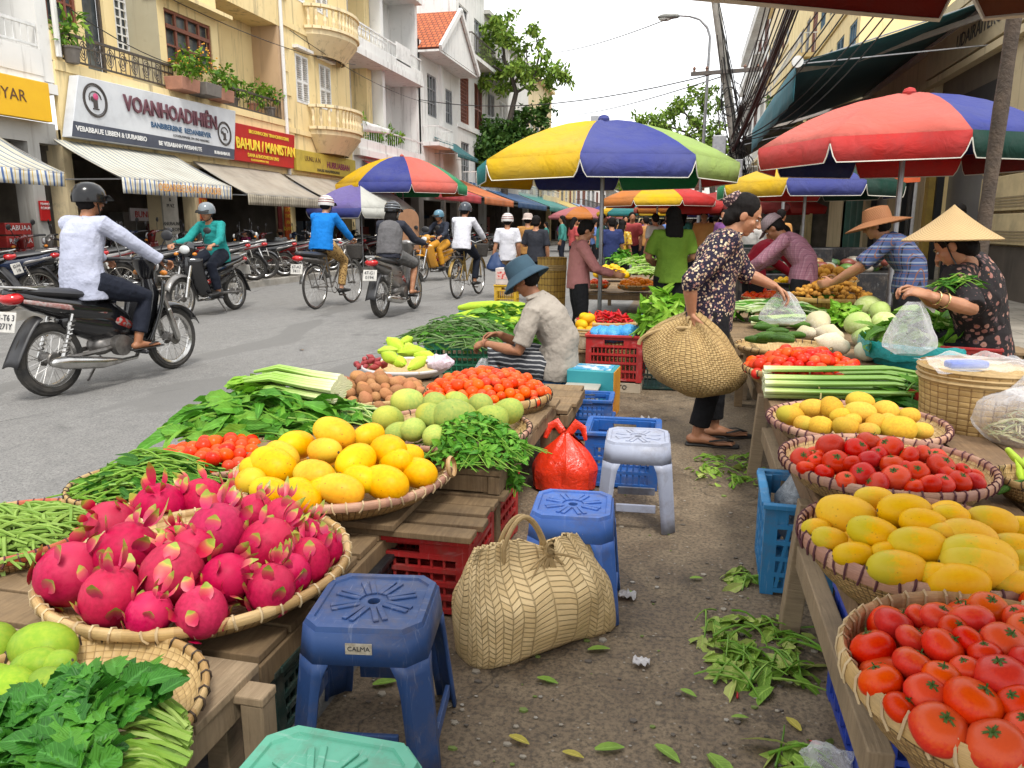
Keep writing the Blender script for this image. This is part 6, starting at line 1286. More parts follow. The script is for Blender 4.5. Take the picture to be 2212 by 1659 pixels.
# ------------------------------------------------------------------ baskets, crates, tables, stools
def mat_weave(name,c,c2,dk,nu=60,nv=60,mode='plain',uvn=True,bump=.7,dist=.006):
 """interlaced strips along uv"""
 if name in MATS: return MATS[name]
 t = NT(name); u = t.n.new('ShaderNodeUVMap'); s = t.n.new('ShaderNodeSeparateXYZ'); t.link(u.outputs[0],s.inputs[0]); a = t.math('MULTIPLY',s.outputs[0],nu); b = t.math('MULTIPLY',s.outputs[1],nv)
 if mode == 'chevron':
  z = t.math('ABSOLUTE',t.math('SUBTRACT',t.math('FRACT',a),.5)); w = t.math('ADD',t.math('MULTIPLY',z,2.0),b); f = t.math('FRACT',w)
  edge = t.math('MULTIPLY',t.math('ABSOLUTE',t.math('SUBTRACT',f,.5)),2.0); seam = t.math('ABSOLUTE',t.math('SUBTRACT',t.math('FRACT',t.math('MULTIPLY',a,2.0)),.5))
  h = t.math('MINIMUM',t.ramp(edge,[(.72,1.),(1.,0.)]),t.ramp(seam,[(.42,1.),(.5,.1)])); idv = t.math('ADD',t.math('FLOOR',w),t.math('MULTIPLY',t.math('FLOOR',t.math('MULTIPLY',a,2.0)),7.0))
 else:
  ia,ib = t.math('FLOOR',a),t.math('FLOOR',b); ch = t.math('MODULO',t.math('ABSOLUTE',t.math('ADD',ia,ib)),2.0); fa,fb = t.math('SUBTRACT',t.math('FRACT',a),.5),t.math('SUBTRACT',t.math('FRACT',b),.5)
  ha = t.math('SUBTRACT',1.0,t.math('MULTIPLY',t.math('MULTIPLY',fa,fa),3.2)); hb = t.math('SUBTRACT',1.0,t.math('MULTIPLY',t.math('MULTIPLY',fb,fb),3.2)); ea = t.ramp(t.math('ABSOLUTE',fb),[(.38,1.),(.5,.0)]); eb = t.ramp(t.math('ABSOLUTE',fa),[(.38,1.),(.5,0.)])
  h = t.math('ADD',t.math('MULTIPLY',ch,t.math('MULTIPLY',ha,ea)),t.math('MULTIPLY',t.math('SUBTRACT',1.0,ch),t.math('MULTIPLY',hb,eb))); idv = t.math('ADD',t.math('MULTIPLY',ia,3.0),t.math('MULTIPLY',ib,5.0))
 rn = t.n.new('ShaderNodeTexWhiteNoise'); rn.noise_dimensions = '1D'; t.link(idv,rn.inputs['W'])
 k = t.mix(rn.outputs[0],c,c2); k = t.mix(t.ramp(t.noise(5,6,.7,t.coord('Object')),[(.45,0.),(.75,.6)]),k,tuple(x*.45 for x in c2)); k = t.mix(t.ramp(h,[(.1,1.),(.55,0.)]),k,dk)
 t.col(k); t.set(Roughness=.55,Specular_IOR_Level=.4); t.bump(h,bump,dist); MATS[name] = t.m; return t.m
BAM = mat_weave('bamboo_weave',(.46,.30,.12),(.34,.20,.075),(.09,.05,.02),110,85)
BAMI = mat_weave('bamboo_floor',(.60,.42,.19),(.48,.32,.13),(.30,.19,.075),84,66,bump=.35)
def mat_rim(name,cols,n):
 if name in MATS: return MATS[name]
 t = NT(name); u = t.n.new('ShaderNodeUVMap'); s = t.n.new('ShaderNodeSeparateXYZ'); t.link(u.outputs[0],s.inputs[0]); a = t.math('MULTIPLY',s.outputs[0],n)
 rn = t.n.new('ShaderNodeTexWhiteNoise'); rn.noise_dimensions = '1D'; t.link(t.math('FLOOR',a),rn.inputs['W']); k = t.ramp(rn.outputs[0],[(i/len(cols),c) for i,c in enumerate(cols)],'CONSTANT')
 gr = t.noise(1,4,.6,t.coord('UV',(30,900,1))); k = t.mix(t.ramp(gr,[(.4,0.),(.7,.45)]),k,(.14,.075,.03)); k = t.mix(t.ramp(t.noise(9,5,.7,t.coord('Object')),[(.5,0.),(.75,.5)]),k,(.1,.06,.03))
 t.col(k); t.set(Roughness=.5); t.bump(gr,.35,.004); MATS[name] = t.m; return t.m
RIMB = mat_rim('rim_bamboo',[(.52,.34,.13),(.44,.27,.10),(.58,.40,.18)],22); RIMR = mat_rim('rim_red',[(.45,.08,.03),(.5,.30,.12),(.38,.05,.02),(.5,.12,.05)],46); RIMP = mat_rim('rim_pink',[(.46,.24,.15),(.40,.2,.14),(.52,.3,.2)],30)
LASH = {'dark': M('lashing_dark',(.05,.03,.018),None,9,.7),'pale': M('lashing_pale',(.55,.42,.24),None,9,.7),'plum': M('lashing_plum',(.10,.03,.04),None,9,.7)}
TRAYS = {}
def pix(p):
 q = V3(p)-CAM; w = q.dot(FW); return CU+F*q.dot(RT)/w,CV-F*q.dot(UP)/w
def fit_circle(c,r,zr,want):
 """circle at height zr whose outline meets the wanted sides in the picture"""
 X = np.array([c.x,c.y,r]); ks = list(want)
 def f(X):
  P = [pix((X[0]+X[2]*math.cos(a),X[1]+X[2]*math.sin(a),zr)) for a in [2*pi*i/72 for i in range(72)]]; u = [p[0] for p in P]; v = [p[1] for p in P]
  d = dict(uL=min(u),uR=max(u),vT=min(v),vB=max(v),r=X[2]*1000); return np.array([d[k]-want[k] for k in ks])
 for _ in range(25):
  e = f(X); Jm = np.array([(f(X+np.eye(3)[i]*1e-4)-e)/1e-4 for i in range(3)]).T; X = X-np.linalg.lstsq(Jm,e,rcond=None)[0]*.7
 return V3((X[0],X[1],zr)),float(X[2])
def tray(key,label,u,v,zr,half,depth=.10,rim=None,lash='dark',n=44,flare=.72,name='bamboo_tray',cat='basket',rr=.013,wm=None,loc=None,Rm=None,group='bamboo trays of produce',tilt=(0,0),fit=None):
 c = atz(u,v,zr) if loc is None else V3(loc); Rr = half/ppm(c) if Rm is None else Rm
 if fit: c,Rr = fit_circle(c,Rr,zr,fit);
 TRAYS[key] = (c,Rr,zr); o = thing(name,label,cat,(c.x,c.y,zr-depth),0,group); o.rotation_euler = (tilt[0],tilt[1],random.uniform(0,6))
 rng = random.Random(hash(key) % 1000 if False else len(TRAYS)); b = MB(); D = depth
 prof = [(Rr*flare*.0,.004),(Rr*flare*.8,.004),(Rr*flare,D*.08),(Rr*(flare+.12),D*.32),(Rr*.95,D*.68),(Rr*.985,D*.95)]
 b.lathe(prof,56,wob=.012,us=1); b.build('bowl',wm or BAM,o,angle=60)
 b = MB(); b.lathe([(0,.012),(Rr*flare*.8,.012),(Rr*flare,D*.08+.008),(Rr*(flare+.11),D*.34),(Rr*.935,D*.7),(Rr*.965,D*.95)],56,wob=.012); b.build('lining',BAMI,o,angle=60)
 b = MB(); b.lathe([(Rr*.962,D*.80),(Rr*.998,D*.78),(Rr*1.01,D*.88),(Rr*1.005,D*1.02),(Rr*.983,D*1.06),(Rr*.958,D*1.0),(Rr*.955,D*.84),(Rr*.962,D*.80)],64,wob=.010); b.build('rim',rim or RIMB,o,angle=60)
 b = MB()
 for i in range(n):
  a = 2*pi*(i+rng.uniform(-.22,.22))/n; w = 1+.010*(math.sin(3*a+1.6)*.5+math.sin(5*a+1.7))*.5; ca,sa_ = math.cos(a),math.sin(a); q = lambda r,z,t: V3((r*w*ca-t*sa_,r*w*sa_+t*ca,z))
  sk = rng.uniform(-.012,.012); pts = [q(Rr*.95,D*.74,sk),q(Rr*.953,D*1.02,0),q(Rr*.985,D*1.075,0),q(Rr*1.012,D*1.0,0),q(Rr*1.015,D*.86,-sk*.3),q(Rr*.992,D*.72,-sk)]
  b.tube(pts,.0029*(Rr/.3)**.5,4,cap=False)
 b.build('lashing_rope',LASH[lash],o); return o
WOOD = None
def mat_wood(name,c,c2,dirt=.5):
 if name in MATS: return MATS[name]
 t = NT(name); u = t.n.new('ShaderNodeUVMap'); mp = t.n.new('ShaderNodeMapping'); mp.inputs['Scale'].default_value = (60,4,1); t.link(u.outputs[0],mp.inputs[0]); oi = t.n.new('ShaderNodeObjectInfo')
 v = t.coord('Object',(30,30,30)); g = t.n.new('ShaderNodeNewGeometry'); n = t.noise(1,6,.65,mp.outputs[0],1.2); big = t.noise(5,5,.7,t.coord('Object'))
 k = t.mix(t.ramp(n,[(.3,0.),(.7,1.)]),c,c2); k = t.mix(t.math('MULTIPLY',g.outputs['Random Per Island'],.45),k,tuple(x*.55 for x in c)); k = t.mix(t.math('MULTIPLY',t.ramp(big,[(.42,0.),(.7,1.)]),dirt),k,(.045,.034,.025))
 t.col(k); t.set(Roughness=.8,Specular_IOR_Level=.25); t.bump(n,.5,.006); MATS[name] = t.m; return t.m
WOOD = mat_wood('weathered_plank',(.30,.205,.11),(.17,.11,.06)); WOOD2 = mat_wood('pale_plank',(.36,.27,.17),(.23,.165,.10),.35)
def crate(label,loc,size,rz,mat,group=None,n=(7,4),rows=3,z0=0,name='plastic_crate',solid_top=.22,cross=False,handle=True):
 """slotted plastic crate: floor, ribbed sides, rim"""
 o = thing(name,label,'crate',loc,rz,group); w,d,h = size; b = MB(); t = .012
 b.box((0,0,.012),(w-.03,d-.03,.014))
 for sx in (-1,1):
  for sy in (-1,1): b.box((sx*(w/2-.022),sy*(d/2-.022),h/2),(.044,.044,h-.004))
 zt = h*(1-solid_top)
 for s in (-1,1):
  for k in range(rows+1):
   z = .02+(zt-.02)*k/rows; b.box((0,s*(d/2-.008),z),(w-.08,.018,.016)); b.box((s*(w/2-.008),0,z),(.018,d-.08,.016))
  for i in range(1,n[0]*2): x = -w/2+w*i/(n[0]*2); b.box((x,s*(d/2-.009),(zt+.02)/2),(.008,.010,zt-.02))
  for i in range(1,n[1]*2): y = -d/2+d*i/(n[1]*2); b.box((s*(w/2-.009),y,(zt+.02)/2),(.010,.008,zt-.02))
  if cross:
   for i in range(4):
    x = -w/2+.05+(w-.1)*i/4; b.beam((x,s*(d/2-.003),.03),(x+(w-.1)/4,s*(d/2-.003),zt),.006,.012); y = -d/2+.05+(d-.1)*i/4; b.beam((s*(w/2-.003),y,.03),(s*(w/2-.003),y+(d-.1)/4,zt),.012,.006)
 b.build('basket_wall',mat,o,smooth=False)
 b = MB()
 for s in (-1,1):
  hz = h-zt
  if handle: b.box((-w*.31,s*(d/2-.012),zt+hz/2),(w*.28,.02,hz-.004)); b.box((w*.31,s*(d/2-.012),zt+hz/2),(w*.28,.02,hz-.004)); b.box((0,s*(d/2-.012),h-hz*.2),(w*.36,.019,hz*.36))
  else: b.box((0,s*(d/2-.012),zt+hz/2),(w*.9,.02,hz-.004))
  b.box((s*(w/2-.012),0,zt+hz/2),(.02,d-.09,hz-.004))
  b.box((0,s*(d/2-.002),h),(w+.016,.03,.018)); b.box((s*(w/2-.002),0,h+.001),(.03,d-.03,.018))
 b.build('crate_rim',mat,o,smooth=False,bevel=.003); return o
def plast(name,c,c2=None,rough=.42,dirt=.45):
 if name in MATS: return MATS[name]
 t = NT(name); v = t.coord('Object'); c2 = c2 or tuple(x*.75 for x in c); k = t.mix(t.ramp(t.noise(3,5,.6,v),[(.35,0.),(.7,1.)]),c,c2)
 for sc in ((90,7,7),(6,80,9)): k = t.mix(t.ramp(t.noise(1,4,.7,t.coord('Object',sc),.5),[(.60,0.),(.72,.45)]),k,tuple(x*.6+.25 for x in c))
 k = t.mix(t.math('MULTIPLY',t.ramp(t.noise(9,7,.75,v),[(.5,0.),(.7,1.)]),dirt),k,(.13,.10,.075)); t.col(k); t.set(Roughness=t.ramp(t.noise(6,5,.7,v),[(.35,rough-.08),(.65,rough+.25)]),Specular_IOR_Level=.4); t.bump(t.noise(60,4,.7,v),.10,.002); MATS[name] = t.m; return t.m
P_RED = plast('crate_red',(.42,.02,.02)); P_BLUE = plast('crate_blue',(.015,.10,.36)); P_SKY = plast('crate_sky',(.03,.20,.42)); P_DKG = plast('crate_dark_green',(.012,.04,.034)); P_GRN = plast('crate_green',(.02,.2,.10)); P_BLK = plast('crate_black',(.014,.014,.016)); P_TEAL = plast('crate_teal',(.02,.28,.28))
def stool(label,loc,rz,h,top,mat,foot=None,sticker=False,oct_=.28,group='plastic stools in the aisle',rails=True):
 """moulded square stool: ribbed seat with a hole, skirt, four splayed angle legs, rails"""
 o = thing('plastic_stool',label,'stool',loc,rz,group); a = top/2; ft = (foot or top*1.28)/2; T = lambda z: a+(ft-a)*(1-z/h)
 def outline(r,ch): return [(r,-r+ch),(r,r-ch),(r-ch,r),(-r+ch,r),(-r,r-ch),(-r,-r+ch),(-r+ch,-r),(r-ch,-r)]
 b = MB(); O = outline(a,a*oct_); I = outline(a*.86,a*oct_*.86); n = 8; k = 24
 circ = lambda r,z: [(r*math.cos(2*pi*(i-k/16-.5+.5)/k),r*math.sin(2*pi*(i-k/16)/k),z) for i in range(k)]
 V = [(x,y,h-.012) for x,y in outline(a*1.0,a*oct_)]+[(x*.97,y*.97,h) for x,y in O]+[(x,y,h) for x,y in I]+[(x*.98,y*.98,h-.005) for x,y in I]
 Fc = [(j*8+i,j*8+(i+1) % 8,(j+1)*8+(i+1) % 8,(j+1)*8+i) for j in range(3) for i in range(8)]
 b.add(V,Fc); ring = [V3((x*.98,y*.98,h-.005)) for x,y in I]; hole = .016
 P = []
 for i in range(8): p,q = ring[i],ring[(i+1) % 8]; P += [p.lerp(q,t/4) for t in range(4)]
 m = len(P); ang = [math.atan2(p.y,p.x) for p in P]
 Vs = P+[V3((hole*math.cos(t),hole*math.sin(t),h-.005)) for t in ang]+[V3((hole*math.cos(t),hole*math.sin(t),h-.02)) for t in ang]
 b.add(Vs,[(j*m+i,j*m+(i+1) % m,(j+1)*m+(i+1) % m,(j+1)*m+i) for j in range(2) for i in range(m)])
 b.build('seat',mat,o,angle=30)
 b = MB()
 for i in range(8):
  t = 2*pi*(i+.5)/8; p0,p1 = .035,a*.74
  for w,off in ((.014,-.10),(.014,.10)): b.beam((p0*math.cos(t+off*2),p0*math.sin(t+off*2),h-.003),(p1*math.cos(t+off),p1*math.sin(t+off),h-.003),w,.006)
 b.build('seat_rib',mat,o,smooth=False,bevel=.002)
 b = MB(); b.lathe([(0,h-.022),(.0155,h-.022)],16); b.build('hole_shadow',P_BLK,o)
 sk = h*.235
 b = MB(); V = [(x,y,h-.012) for x,y in O]+[(x*T(h-sk)/a,y*T(h-sk)/a,h-sk) for x,y in O]; b.add(V,[(i,(i+1) % 8,(i+1) % 8+8,i+8) for i in range(8)]); b.build('skirt',mat,o,solid=.006,angle=30)
 for sx in (-1,1):
  for sy in (-1,1):
   b = MB(); w0,w1 = a*.52,ft*.30; rows = []
   for z in (h-sk,h-sk-.03,h-sk-.075,h*.4,h*.18,0.0):
    r = T(z); f_ = (h-sk-z)/(h-sk); w = w0*1.05 if z == h-sk else (w0*.9 if z == h-sk-.03 else w0*.80*(1-f_*.2)); ch = r*oct_*(1-.25*f_)
    rows.append([(sx*(r-ch-max(w-ch,.02)),sy*r,z),(sx*(r-ch),sy*r,z),(sx*r,sy*(r-ch),z),(sx*r,sy*(r-ch-max(w-ch,.02)),z)])
   V = [p for rw in rows for p in rw]; b.add(V,[(j*4+i,j*4+i+1,(j+1)*4+i+1,(j+1)*4+i) for j in range(len(rows)-1) for i in range(3)]); b.build('leg',mat,o,solid=.008,angle=30)
 if rails:
  for i,z in enumerate((h*.27,h*.27,h*.19,h*.19)):
   b = MB(); r = T(z)-.006; L = r*1.1; ax = i % 2; s = (-1,1)[i//2]
   if ax == 0: b.box((0,s*r,z),(L,.012,.035))
   else: b.box((s*r,0,z),(.012,L,.035))
   b.build('rail',mat,o,smooth=False,bevel=.003)
 if sticker:
  r = T(h-sk*.55)+.004; b = MB(); b.box((0,-r,h-sk*.52),(.062,.002,.027)); s_ = b.build('sticker',M('sticker_paper',(.5,.45,.36),(.3,.25,.18),60,.5),o,smooth=False); text(s_,'CALMA',.016,INK,(0,-r-.0016,h-sk*.52),(R(90),0,0),ext=.0005)
 return o
def plank_table(label,x0,x1,y0,y1,z,nb,along='x',mat=None,legs=(),gap=.012,th=.022,frame=True,name='plank_table',jit=.02,cat='table'):
 """loose boards on a frame with legs"""
 o = thing(name,label,cat,(x0,y0,0)); W,D = x1-x0,y1-y0; mat = mat or WOOD; rng = random.Random(int(x0*100+y0*37)); b = MB()
 for i in range(nb):
  j = rng.uniform(-jit,jit); q = rng.uniform(-.003,.003)
  if along == 'x': w = D/nb; b.box((W/2+j,w*(i+.5),z-th/2+q),(W+rng.uniform(-jit,jit),w-gap,th),rng.uniform(-.012,.012))
  else: w = W/nb; b.box((w*(i+.5),D/2+j,z-th/2+q),(w-gap,D+rng.uniform(-jit,jit),th),rng.uniform(-.012,.012))
 b.build('tabletop',mat,o,smooth=False,bevel=.003)
 if frame:
  b = MB()
  for x in (.03,W-.03): b.beam((x,0,z-th-.035),(x,D,z-th-.035),.045,.066)
  for y in (.03,D-.03): b.beam((.055,y,z-th-.034),(W-.055,y,z-th-.034),.04,.062)
  b.build('frame',mat,o,smooth=False,bevel=.003)
 for lx,ly in legs: b = MB(); b.beam((lx,ly,0),(lx,ly,z-th-.002),.055,.06,up=(0,1,0)); b.build('leg',mat,o,smooth=False,bevel=.003)
 return o
# ------------------------------------------------------------------ fruit
def mat_fruit(name,c,c2,c3=None,rough=.35,spots=0,scale=4,bump=.08,spec=.45,rand=.12,axis=False,spotc=(.05,.035,.02),sss=.0):
 if name in MATS: return MATS[name]
 t = NT(name); v = t.coord('Object'); oi = t.n.new('ShaderNodeObjectInfo'); ad = t.n.new('ShaderNodeVectorMath'); ad.operation = 'ADD'; cm = t.n.new('ShaderNodeCombineXYZ')
 r10 = t.math('MULTIPLY',oi.outputs['Random'],37.0); t.link(r10,cm.inputs[0]); t.link(r10,cm.inputs[1]); t.link(v,ad.inputs[0]); t.link(cm.outputs[0],ad.inputs[1]); w = ad.outputs[0]
 k = t.mix(t.ramp(t.noise(scale*4,4,.55,w),[(.36,0.),(.66,1.)]),c,c2)
 if c3:
  s = t.n.new('ShaderNodeSeparateXYZ'); t.link(v,s.inputs[0]); g = t.math('ADD',t.math('MULTIPLY',s.outputs[1 if axis else 2],2.2),t.noise(14,3,.5,w)); k = t.mix(t.math('MULTIPLY',t.ramp(g,[(.55,0.),(1.0,1.)]),t.math('MULTIPLY_ADD',t.math('FRACT',t.math('MULTIPLY',oi.outputs['Random'],5.7)),.8,.1)),k,c3)
 if spots: k = t.mix(t.math('MULTIPLY',t.ramp(t.voro(scale*3.2,w),[(.10,1.),(.17,0.)]),t.ramp(t.noise(scale*1.7,2,.5,w),[(.5,0.),(.58,spots)])),k,spotc); k = t.mix(t.ramp(t.noise(scale*7,5,.7,w),[(.6,0.),(.72,spots*.6)]),k,tuple(x*.5 for x in c2))
 k = t.rnd(k,.004,rand,.03); spec *= .42; rough += .08; t.col(k); t.set(Roughness=rough,Specular_IOR_Level=spec,Subsurface_Weight=sss,Subsurface_Radius=(.01,.005,.002)); t.bump(t.noise(scale*30,3,.6,w),bump,.002); MATS[name] = t.m; return t.m
F_TOM = mat_fruit('tomato_skin',(.62,.030,.004),(.55,.016,.003),(.68,.10,.006),.22,0,5,.03,.5,.10); F_TOMR = mat_fruit('tomato_deep_red',(.56,.018,.004),(.47,.011,.003),(.62,.05,.006),.22,0,5,.03,.5,.12); F_TOMO = mat_fruit('tomato_orange',(.66,.055,.005),(.60,.032,.004),(.7,.12,.006),.25,0,5,.03,.5,.12)
F_MAN = mat_fruit('mango_skin',(.76,.385,.004),(.70,.315,.003),(.55,.45,.02),.38,.75,3,.06,.4,.06,True); F_MANY = mat_fruit('mango_skin_orange',(.75,.385,.004),(.77,.425,.006),(.50,.44,.02),.36,.35,3,.06,.4,.06,True); F_GREEN = mat_fruit('green_mango_skin',(.19,.32,.022),(.26,.36,.028),(.14,.25,.02),.42,.35,3,.06,.35,.12,True)
F_PAPG = mat_fruit('green_melon_skin',(.25,.34,.07),(.36,.40,.08),(.45,.42,.06),.5,.5,3,.2,.3,.15,True); F_PAPY = mat_fruit('yellow_papaya_skin',(.62,.36,.035),(.52,.28,.03),(.42,.36,.04),.5,.7,3,.3,.3,.12,True)
F_DRA = mat_fruit('dragon_fruit_skin',(.43,.008,.060),(.32,.005,.042),(.48,.03,.08),.42,.2,3,.15,.4,.10,False,(.3,.05,.06))
F_POT = mat_fruit('potato_skin',(.42,.22,.095),(.34,.165,.07),(.36,.14,.075),.75,.6,4,.5,.2,.22); F_SHA = mat_fruit('shallot_skin',(.26,.03,.04),(.34,.07,.06),None,.4,0,4,.2,.4,.2); F_CHA = mat_fruit('chayote_skin',(.34,.50,.04),(.42,.55,.05),None,.38,0,4,.1,.4,.12); F_CUC = mat_fruit('cucumber_skin',(.03,.085,.012),(.075,.16,.02),None,.4,.3,6,.2,.4,.25); F_GIN = mat_fruit('ginger_skin',(.55,.28,.05),(.45,.21,.04),None,.65,.4,5,.4,.2,.22); F_ORA = mat_fruit('orange_peel',(.70,.22,.01),(.62,.17,.01),None,.45,0,6,.3,.4,.12); F_TUR = mat_fruit('turnip_skin',(.62,.52,.38),(.70,.62,.48),(.45,.4,.2),.5,.3,4,.1,.3,.1); F_LIM = mat_fruit('lime_skin',(.20,.36,.03),(.28,.42,.04),None,.4,0,5,.2,.4,.2); F_PEP = mat_fruit('chilli_skin',(.5,.01,.01),(.4,.008,.01),None,.2,0,5,.03,.5,.2)
CALYX = mat_leaf('calyx_green',(.05,.11,.02),(.08,.16,.03),(.10,.17,.04),.6,False)
def def_mesh(kind):
 b = MB()
 if kind == 'tomato' and 1:
  n = 20; V = []; m = 12
  for j in range(m+1):
   t = pi*j/m
   for i in range(n+1): a = 2*pi*i/n; lob = 1+.025*math.cos(5*a)*math.sin(t)**.5; r = .5*math.sin(t)*lob; z = -.41*math.cos(t)-.06*math.exp(-((pi-t)/.35)**2); V.append((r*math.cos(a),r*math.sin(a),z))
  w = n+1; b.add(V,[(j*w+i,j*w+i+1,(j+1)*w+i+1,(j+1)*w+i) for j in range(m) for i in range(n)])
 elif kind in ('mango','papaya'):
  n = 18; m = 14; V = []
  for j in range(m+1):
   t = j/m; th = pi*t; y = -.5*math.cos(th); e = .37 if kind == 'mango' else .42; r = e*math.sin(th)**.85*(1-.13*(t-.45)); off = .05*math.sin(pi*t)*(t-.3) if kind == 'mango' else 0
   for i in range(n+1): a = 2*pi*i/n; V.append((r*math.cos(a),y,r*.93*math.sin(a)+off))
  w = n+1; b.add(V,[(j*w+i,j*w+i+1,(j+1)*w+i+1,(j+1)*w+i) for j in range(m) for i in range(n)])
 elif kind == 'potato':
  b.ell((0,0,0),(.5,.4,.37),14,10)
  b.v = [tuple(V3(p)*(1+.16*mnoise.noise(V3(p)*3.3)+.05*mnoise.noise(V3(p)*9))) for p in b.v]
 elif kind == 'round': b.ell((0,0,0),(.5,.5,.47),16,11)
 elif kind == 'cabbage':
  b.ell((0,0,0),(.5,.5,.44),22,14); b.v = [tuple(V3(p)*(1+.05*abs(mnoise.noise(V3(p)*5)))) for p in b.v]
 elif kind == 'chayote': b.tube([(0,-.42,0),(0,-.15,0),(0,.2,.0),(0,.45,0)],[(.16,.15),(.33,.29),(.30,.26),(.16,.13)],14,rnd=True); b.v = [tuple(V3((p[0],p[1],p[2]))*(1+.07*math.cos(5*math.atan2(p[2],p[0])))) for p in b.v]
 elif kind == 'long': b.tube([(0,-.5,0),(0,-.25,.02),(0,.25,.02),(.03,.5,0)],[.10,.145,.145,.09],10,rnd=True)
 elif kind == 'chilli': b.tube([(0,-.5,0),(.03,-.2,0),(.05,.1,.03),(0,.5,0)],[.10,.13,.10,.02],7,rnd=True)
 elif kind == 'knob':
  for i in range(4): b.ell((random.uniform(-.25,.25),random.uniform(-.25,.25),random.uniform(-.1,.12)),(random.uniform(.2,.34),random.uniform(.18,.3),random.uniform(.16,.26)),9,7)
 elif kind == 'turnip': b.tube([(0,-.45,0),(0,-.1,0),(0,.25,0),(0,.5,0)],[.30,.46,.30,.05],16,rnd=True)
 elif kind == 'shallot': b.tube([(0,-.35,0),(0,0,0),(0,.3,0),(0,.55,0)],[.2,.36,.2,.04],10,rnd=True)
 return b
FM = {}
def fruit_mesh(kind,mat):
 k = (kind,mat.name)
 if k not in FM:
  b = def_mesh(kind); me = b.mesh(kind,mat); import bmesh as bmm; bm = bmm.new(); bm.from_mesh(me); bmm.ops.remove_doubles(bm,verts=bm.verts,dist=1e-4); bmm.ops.recalc_face_normals(bm,faces=bm.faces); bm.to_mesh(me); bm.free(); shade(me,60); FM[k] = me
 return FM[k]
def extra_mesh(kind):
 if kind in FM: return FM[kind]
 b = MB()
 if kind == 'calyx':
  for i in range(6): a = 2*pi*i/6+.2; leaf_geo(b,(0,0,.365),(math.cos(a),math.sin(a),.5),(0,0,1),random.uniform(.16,.24),.06,.3,.9,None,3)
  b.tube([(0,0,.35),(.01,0,.42),(.03,.01,.48)],.018,5); FM[kind] = b.mesh('calyx',CALYX)
 elif kind == 'stem_spot': b.lathe([(0,.0),(.035,0),(.045,-.02),(.03,-.035)],8,(0,.5,0),Matrix(((1,0,0),(0,0,1),(0,-1,0)))); FM[kind] = b.mesh('stem',BARK)
 elif kind == 'bract':
  for j,(th,n) in enumerate(((2.4,3),(1.75,4),(1.15,4))):
   for i in range(n):
    a = 2*pi*(i+.5*(j % 2))/n+random.uniform(-.15,.15); r,z = .47*math.sin(th),-.56*math.cos(th)*-1
    z = .56*math.cos(th); p = V3((r*math.cos(a),r*math.sin(a),z)); out = V3((math.cos(a)*math.sin(th),math.sin(a)*math.sin(th),math.cos(th)*.8)).normalized(); d = (V3((0,0,1))*.95+out*.42).normalized()
    leaf_geo(b,p-d*.05,d,out,random.uniform(.26,.40),.27,.3,-.22,None,4)
  for i in range(5): a = 2*pi*i/5; leaf_geo(b,(.12*math.cos(a),.12*math.sin(a),.48),(math.cos(a)*.6,math.sin(a)*.6,1),(math.cos(a),math.sin(a),0),random.uniform(.22,.46),.17,.4,random.uniform(.2,.5),None,4)
  t = NT('bract_pink_green'); u = t.n.new('ShaderNodeUVMap'); s = t.n.new('ShaderNodeSeparateXYZ'); t.link(u.outputs[0],s.inputs[0]); g = t.math('ADD',s.outputs[1],t.math('MULTIPLY',t.noise(4,3,.5,t.coord('Object')),.45))
  t.col(t.rnd(t.ramp(g,[(.5,(.46,.008,.07)),(.85,(.50,.09,.08)),(1.08,(.40,.38,.05)),(1.2,(.28,.33,.04))]),.01,.15,.05)); t.set(Roughness=.45); FM[kind] = b.mesh('bract',t.m); shade(FM[kind],60)
 return FM[kind]
EXTRA = {'tomato': [('calyx','calyx')],'dragon': [('bract_leaf','bract')],'mango': [('stem','stem_spot')]}
def fruit(name,cat,kind,mat,loc,rot,sc,label,group,extras=True):
 o = link(name,fruit_mesh('round' if kind == 'dragon' else kind,mat)); o.location = loc; o.rotation_euler = rot; o.scale = sc if isinstance(sc,tuple) else (sc,)*3; tag(o,label,cat,group)
 if extras:
  for nm,k in EXTRA.get(kind,()): c = link(nm,extra_mesh(k),o)
 return o
def dome_hit(u,v,c,Rr,z0,h,lift=0):
 d = ray(u,v); z = z0+h*.5
 for _ in range(12):
  p = CAM+d*((z-EYE)/d.z); r2 = min(1.0,((p.x-c.x)**2+(p.y-c.y)**2)/(Rr*Rr)); z = z*.4+.6*(z0+h*(1-r2)+lift)
 return CAM+d*((z-EYE)/d.z)
ORD = ['first','second','third','fourth','fifth','sixth','seventh','eighth','ninth','tenth']
